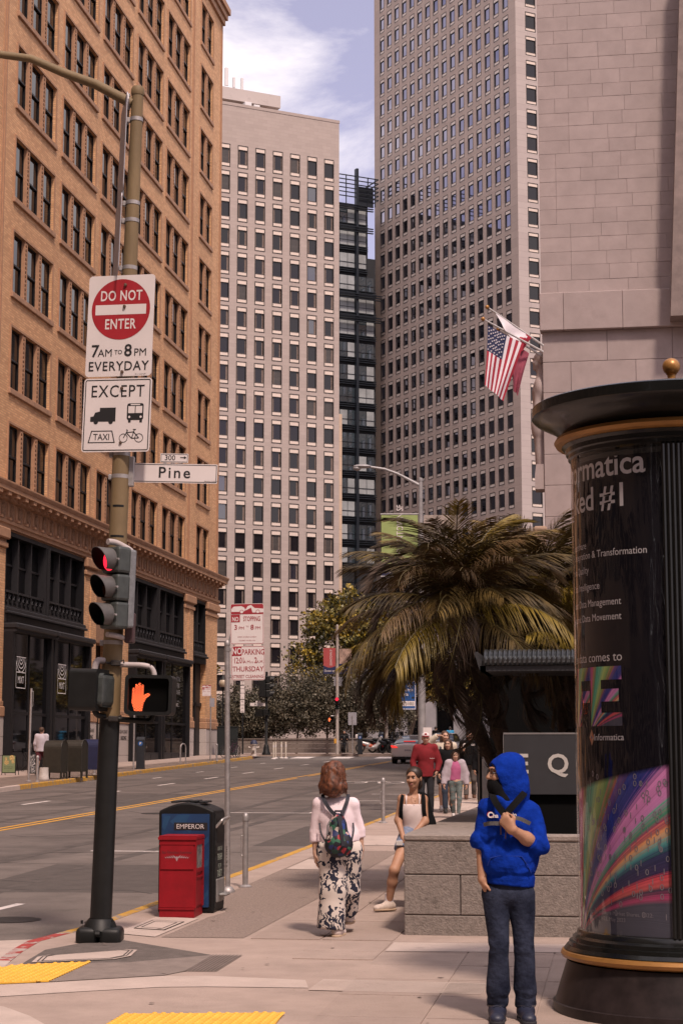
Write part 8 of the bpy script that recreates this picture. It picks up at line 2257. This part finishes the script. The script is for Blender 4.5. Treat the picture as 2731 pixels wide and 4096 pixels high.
for sx in (-.28, .25): mb = MB(); mb.tube([(sx, .02, .7), (sx + .03, .3, 0)], .015, 5); mb.tube([(sx, -.01, .1), (sx, -.02, 0)], .015, 5); mb.build('leg', M_bin, t)
t = thing('planter_screen', 'black screen with white leaf pattern beside the menu board', 'screen', (-22.3, 66.4, gz(66.4, SW)), YAW)
mb = MB(); mb.bbox(-.25, .3, 0, .3, .0, .78, .01); mb.build('panel', M_bin, t); mb = MB(); mb.box(-.22, .05, -.006, .0, .05, .74); mb.build('pattern', mat('white leaf pattern', (.012, .012, .014), .7, var=0, wear=((.5, .48, .47), 22, .52, .03)), t)
t = thing('sign_post', 'tall bare grey post by the far kerb left of the mailboxes', 'post', (-19.48, 57.47, gz(57.5, SW)), YAW)
mb = MB(); mb.tube([(0, 0, 0), (.03, 0, 3.1)], .035, 10); mb.build('post', M_galv, t, True); mb = MB(); pipe(mb, [(.05, 0, 3.0), (.1, 0, 3.0), (.09, 0, 2.5), (.045, 0, 2.5)], .008, 6); mb.lathe([(.1, 0), (.1, .03), (.04, .05)], 10); mb.build('fittings', M_galv, t)
meter_post((-19.19, 57.5, gz(57.5, SW)), 'grey meter post in front of the white bucket', 1.4); meter_post((-19.71, 65.75, gz(65.75, SW)), 'grey meter post right of the mailboxes', 1.4); meter_post((-20.46, 89.9, gz(89.9, SW)), 'grey meter post beside the far no stopping sign', 1.4)
t = thing('sign_post', 'grey post with blue pay signs behind the orange hand signal', 'sign post', (-20.15, 72.9, gz(72.9, SW)), YAW)
mb = MB(); mb.lathe([(.035, 0), (.035, 3.7)], 8); mb.build('post', M_galv, t, True)
plate('pay_sign', 0, .41, 0, .5, .02, t, [M_sblue, M_sgnw, M_blk], y=-.05, loc=(-.42, 0, 3.0), draw=lambda pr, y: letter(pr, 'Pay', .05, .3, .15, y, 0, align='LEFT', bold=.01), border=(.008, .012, 0)); plate('pay_sign', 0, .41, 0, .62, .02, t, [M_sblue, M_sgnw, M_blk], y=-.05, loc=(-.42, 0, 2.36), draw=payart, border=(.008, .012, 0))
t = thing('bike_rack', 'steel hoop bicycle rack on the far sidewalk', 'bike rack', (-20.6, 83.3, gz(83.3, SW)), YAW + R(60))
mb = MB(); mb.tube([(-.22, 0, 0), (-.22, 0, .75)] + [(-.22 * math.cos(PI * k / 8), 0, .75 + .2 * math.sin(PI * k / 8)) for k in range(1, 8)] + [(.22, 0, .75), (.22, 0, 0)], .03, 8); mb.build('hoop', M_galv, t, True)
for sx in (-.22, .22): mb = MB(); mb.lathe([(.08, 0), (.08, .015)], 12, c=(sx, 0, 0)); mb.build('flange', M_galv, t)
t = thing('parking_sign_post', 'far grey post with a small red and white no stopping sign', 'sign post', (-20.8, 89.9, gz(89.9, SW)), YAW)
mb = MB(); mb.lathe([(.035, 0), (.035, 3.35), (0, 3.38)], 8); mb.build('post', M_galv, t, True)
plate('no_stopping_sign', 0, .46, 0, .57, .03, t, [M_sgnw, M_sred2, M_sgnw], y=-.05, loc=(-.45, 0, 3.3), draw=lambda pr, y: ns_art(pr, y, 0, .46, 0, .57, ('3', '7')), border=(.008, .008, 0))
mb = MB(); mb.box(-.05, .2, -.06, -.03, 2.75, 3.2); mb.build('sign_back', M_alum, t)
# cafe furniture
def cafe_chair(label, x, y, rz):
    t = thing('cafe_chair', label, 'chair', (x, y, gz(y, SW)), rz, 'folding cafe chairs outside the shop')
    mb = MB()
    for k in range(6): mb.box(-.2, .2, -.2 + k * .07, -.15 + k * .07, .44, .455)
    mb.build('seat', M_bin, t); mb = MB(); mb.box(-.2, .2, .2, .215, .72, .86); mb.build('backrest', M_bin, t)
    for sx in (-.19, .19):
        mb = MB(); mb.tube([(sx, .22, .86), (sx, -.2, 0)], .012, 5); mb.build('leg', M_bin, t); mb = MB(); mb.tube([(sx * .9, -.18, .45), (sx * .9, .24, 0)], .012, 5); mb.build('leg', M_bin, t)
cafe_chair('folding chair left of the black cafe board', -23.2, 72.5, R(60)); cafe_chair('folding chair nearest the blue mailbox', -22.6, 70.5, R(-40)); cafe_chair('folding chair by the shop glass behind the mailboxes', -23.4, 74.6, R(200)); cafe_chair('folding chair at the shop window left of the walker', -23.6, 69.5, R(120))
for lab, x, y in (('round cafe table behind the blue mailbox', -23.3, 73.5), ('round cafe table in front of the first shop window', -23.6, 70.5)):
    t = thing('cafe_table', lab, 'table', (x, y, gz(y, SW)), 0, 'cafe tables outside the shop')
    mb = MB(); mb.lathe([(0, .72), (.32, .72), (.32, .74), (0, .745)], 18); mb.build('table_top', M_bin, t)
    mb = MB(); mb.tube([(0, 0, .72), (0, 0, .05)], .025, 6); mb.build('stem', M_bin, t); mb = MB(); mb.lathe([(.2, 0), (.2, .03), (0, .06)], 14); mb.build('base', M_bin, t)
t = thing('barrier_board', 'black cafe barrier board with white logo beside the building lettering', 'sign board', (-23.6, 78.2, gz(78.2, SW)), YAW)
mb = MB(); mb.bbox(-.4, .75, 0, .25, 0, .98, .01); mb.build('panel', M_bin, t)
q = MB()
for r_ in (.06, .12, .18):
    n = 14; ring2d(q, [(-.1 + r_ * math.cos(PI + PI * k / n), .8 + r_ * math.sin(PI + PI * k / n)) for k in range(n + 1)], [(-.1 + (r_ - .02) * math.cos(PI + PI * k / n), .8 + (r_ - .02) * math.sin(PI + PI * k / n)) for k in range(n + 1)], -.004)
letter(q, 'MIXT', -.1, .42, .16, -.004, bold=.01); q.build('logo', M_wht, t)

# ================================================================ MORE BUILDINGS: street end, right side, and behind the camera
M_gst = mat('grey stone piers', (.27, .255, .27), .8, var=.1, scale=.8)
ar = thing('arcade_building', 'low grey building with stone piers and dark shop windows at the end of the street', 'building', (-26, 165, ZF), R(0))
mb = MB(); mb.box(0, 26, .6, 6, 0, 8); mb.build('shop_glass', M_glassd, ar); mb = MB(); mb.box(-.5, 26.5, -.2, 6, 5.2, 8.2); mb.build('fascia', M_gst, ar)
for k in range(10): mb = MB(); mb.bbox(k * 2.7, k * 2.7 + 1.1, -.15, .7, 0, 5.2, .03); mb.build('pier', M_gst, ar)
def block(label, x0, x1, y0, y1, h, m, rz=0, floors=None):
    t = thing('office_block', label, 'building', (0, 0, 0))
    mb = MB(); mb.box(x0, x1, y0, y1, -2, h); mb.build('wall', m, t)
    nfl = int(h / 4)
    for f in range(nfl):
        mb = MB(); z = 1.5 + f * 4
        for x in np.arange(x0 + 1, x1 - 2, 3.0):
            for y_ in (y0 - .02, y1 + .02): mb.add([(x, y_, z), (x + 1.6, y_, z), (x + 1.6, y_, z + 2.4), (x, y_, z + 2.4)], [(0, 1, 2, 3)])
        for y in np.arange(y0 + 1, y1 - 2, 3.0):
            for x_ in (x0 - .02, x1 + .02): mb.add([(x_, y, z), (x_, y + 1.6, z), (x_, y + 1.6, z + 2.4), (x_, y, z + 2.4)], [(0, 1, 2, 3)])
        tag(mb.build('window_row', M_glassd, t), kind='stuff')
M_w1 = mat('warm grey masonry', (.26, .22, .20), .85, var=.1, scale=.5)
block('office block beyond the crossing, hidden behind the granite building', -2.5, 30, 124, 215, 38, M_w1)
block('office block behind the photographer, seen only in reflections, raised to cut sky light', -14, 45, -75, -30, 46, M_w1)  # out of view; height set to block sky light, also mirrored in glass
block('office block across the road left of the picture, seen only in reflections, raised to cut sky light', -60, -25, -60, 38, 46, mat('brown masonry', (.22, .15, .11), .85, var=.1, scale=.5))  # out of view; made tall to narrow the sky over the street
block('office block to the right of the picture behind the palms, seen only in reflections, added to cut sky light', 8, 40, 28, 60, 15, M_w1)  # added out of view as a sky blocker on the right
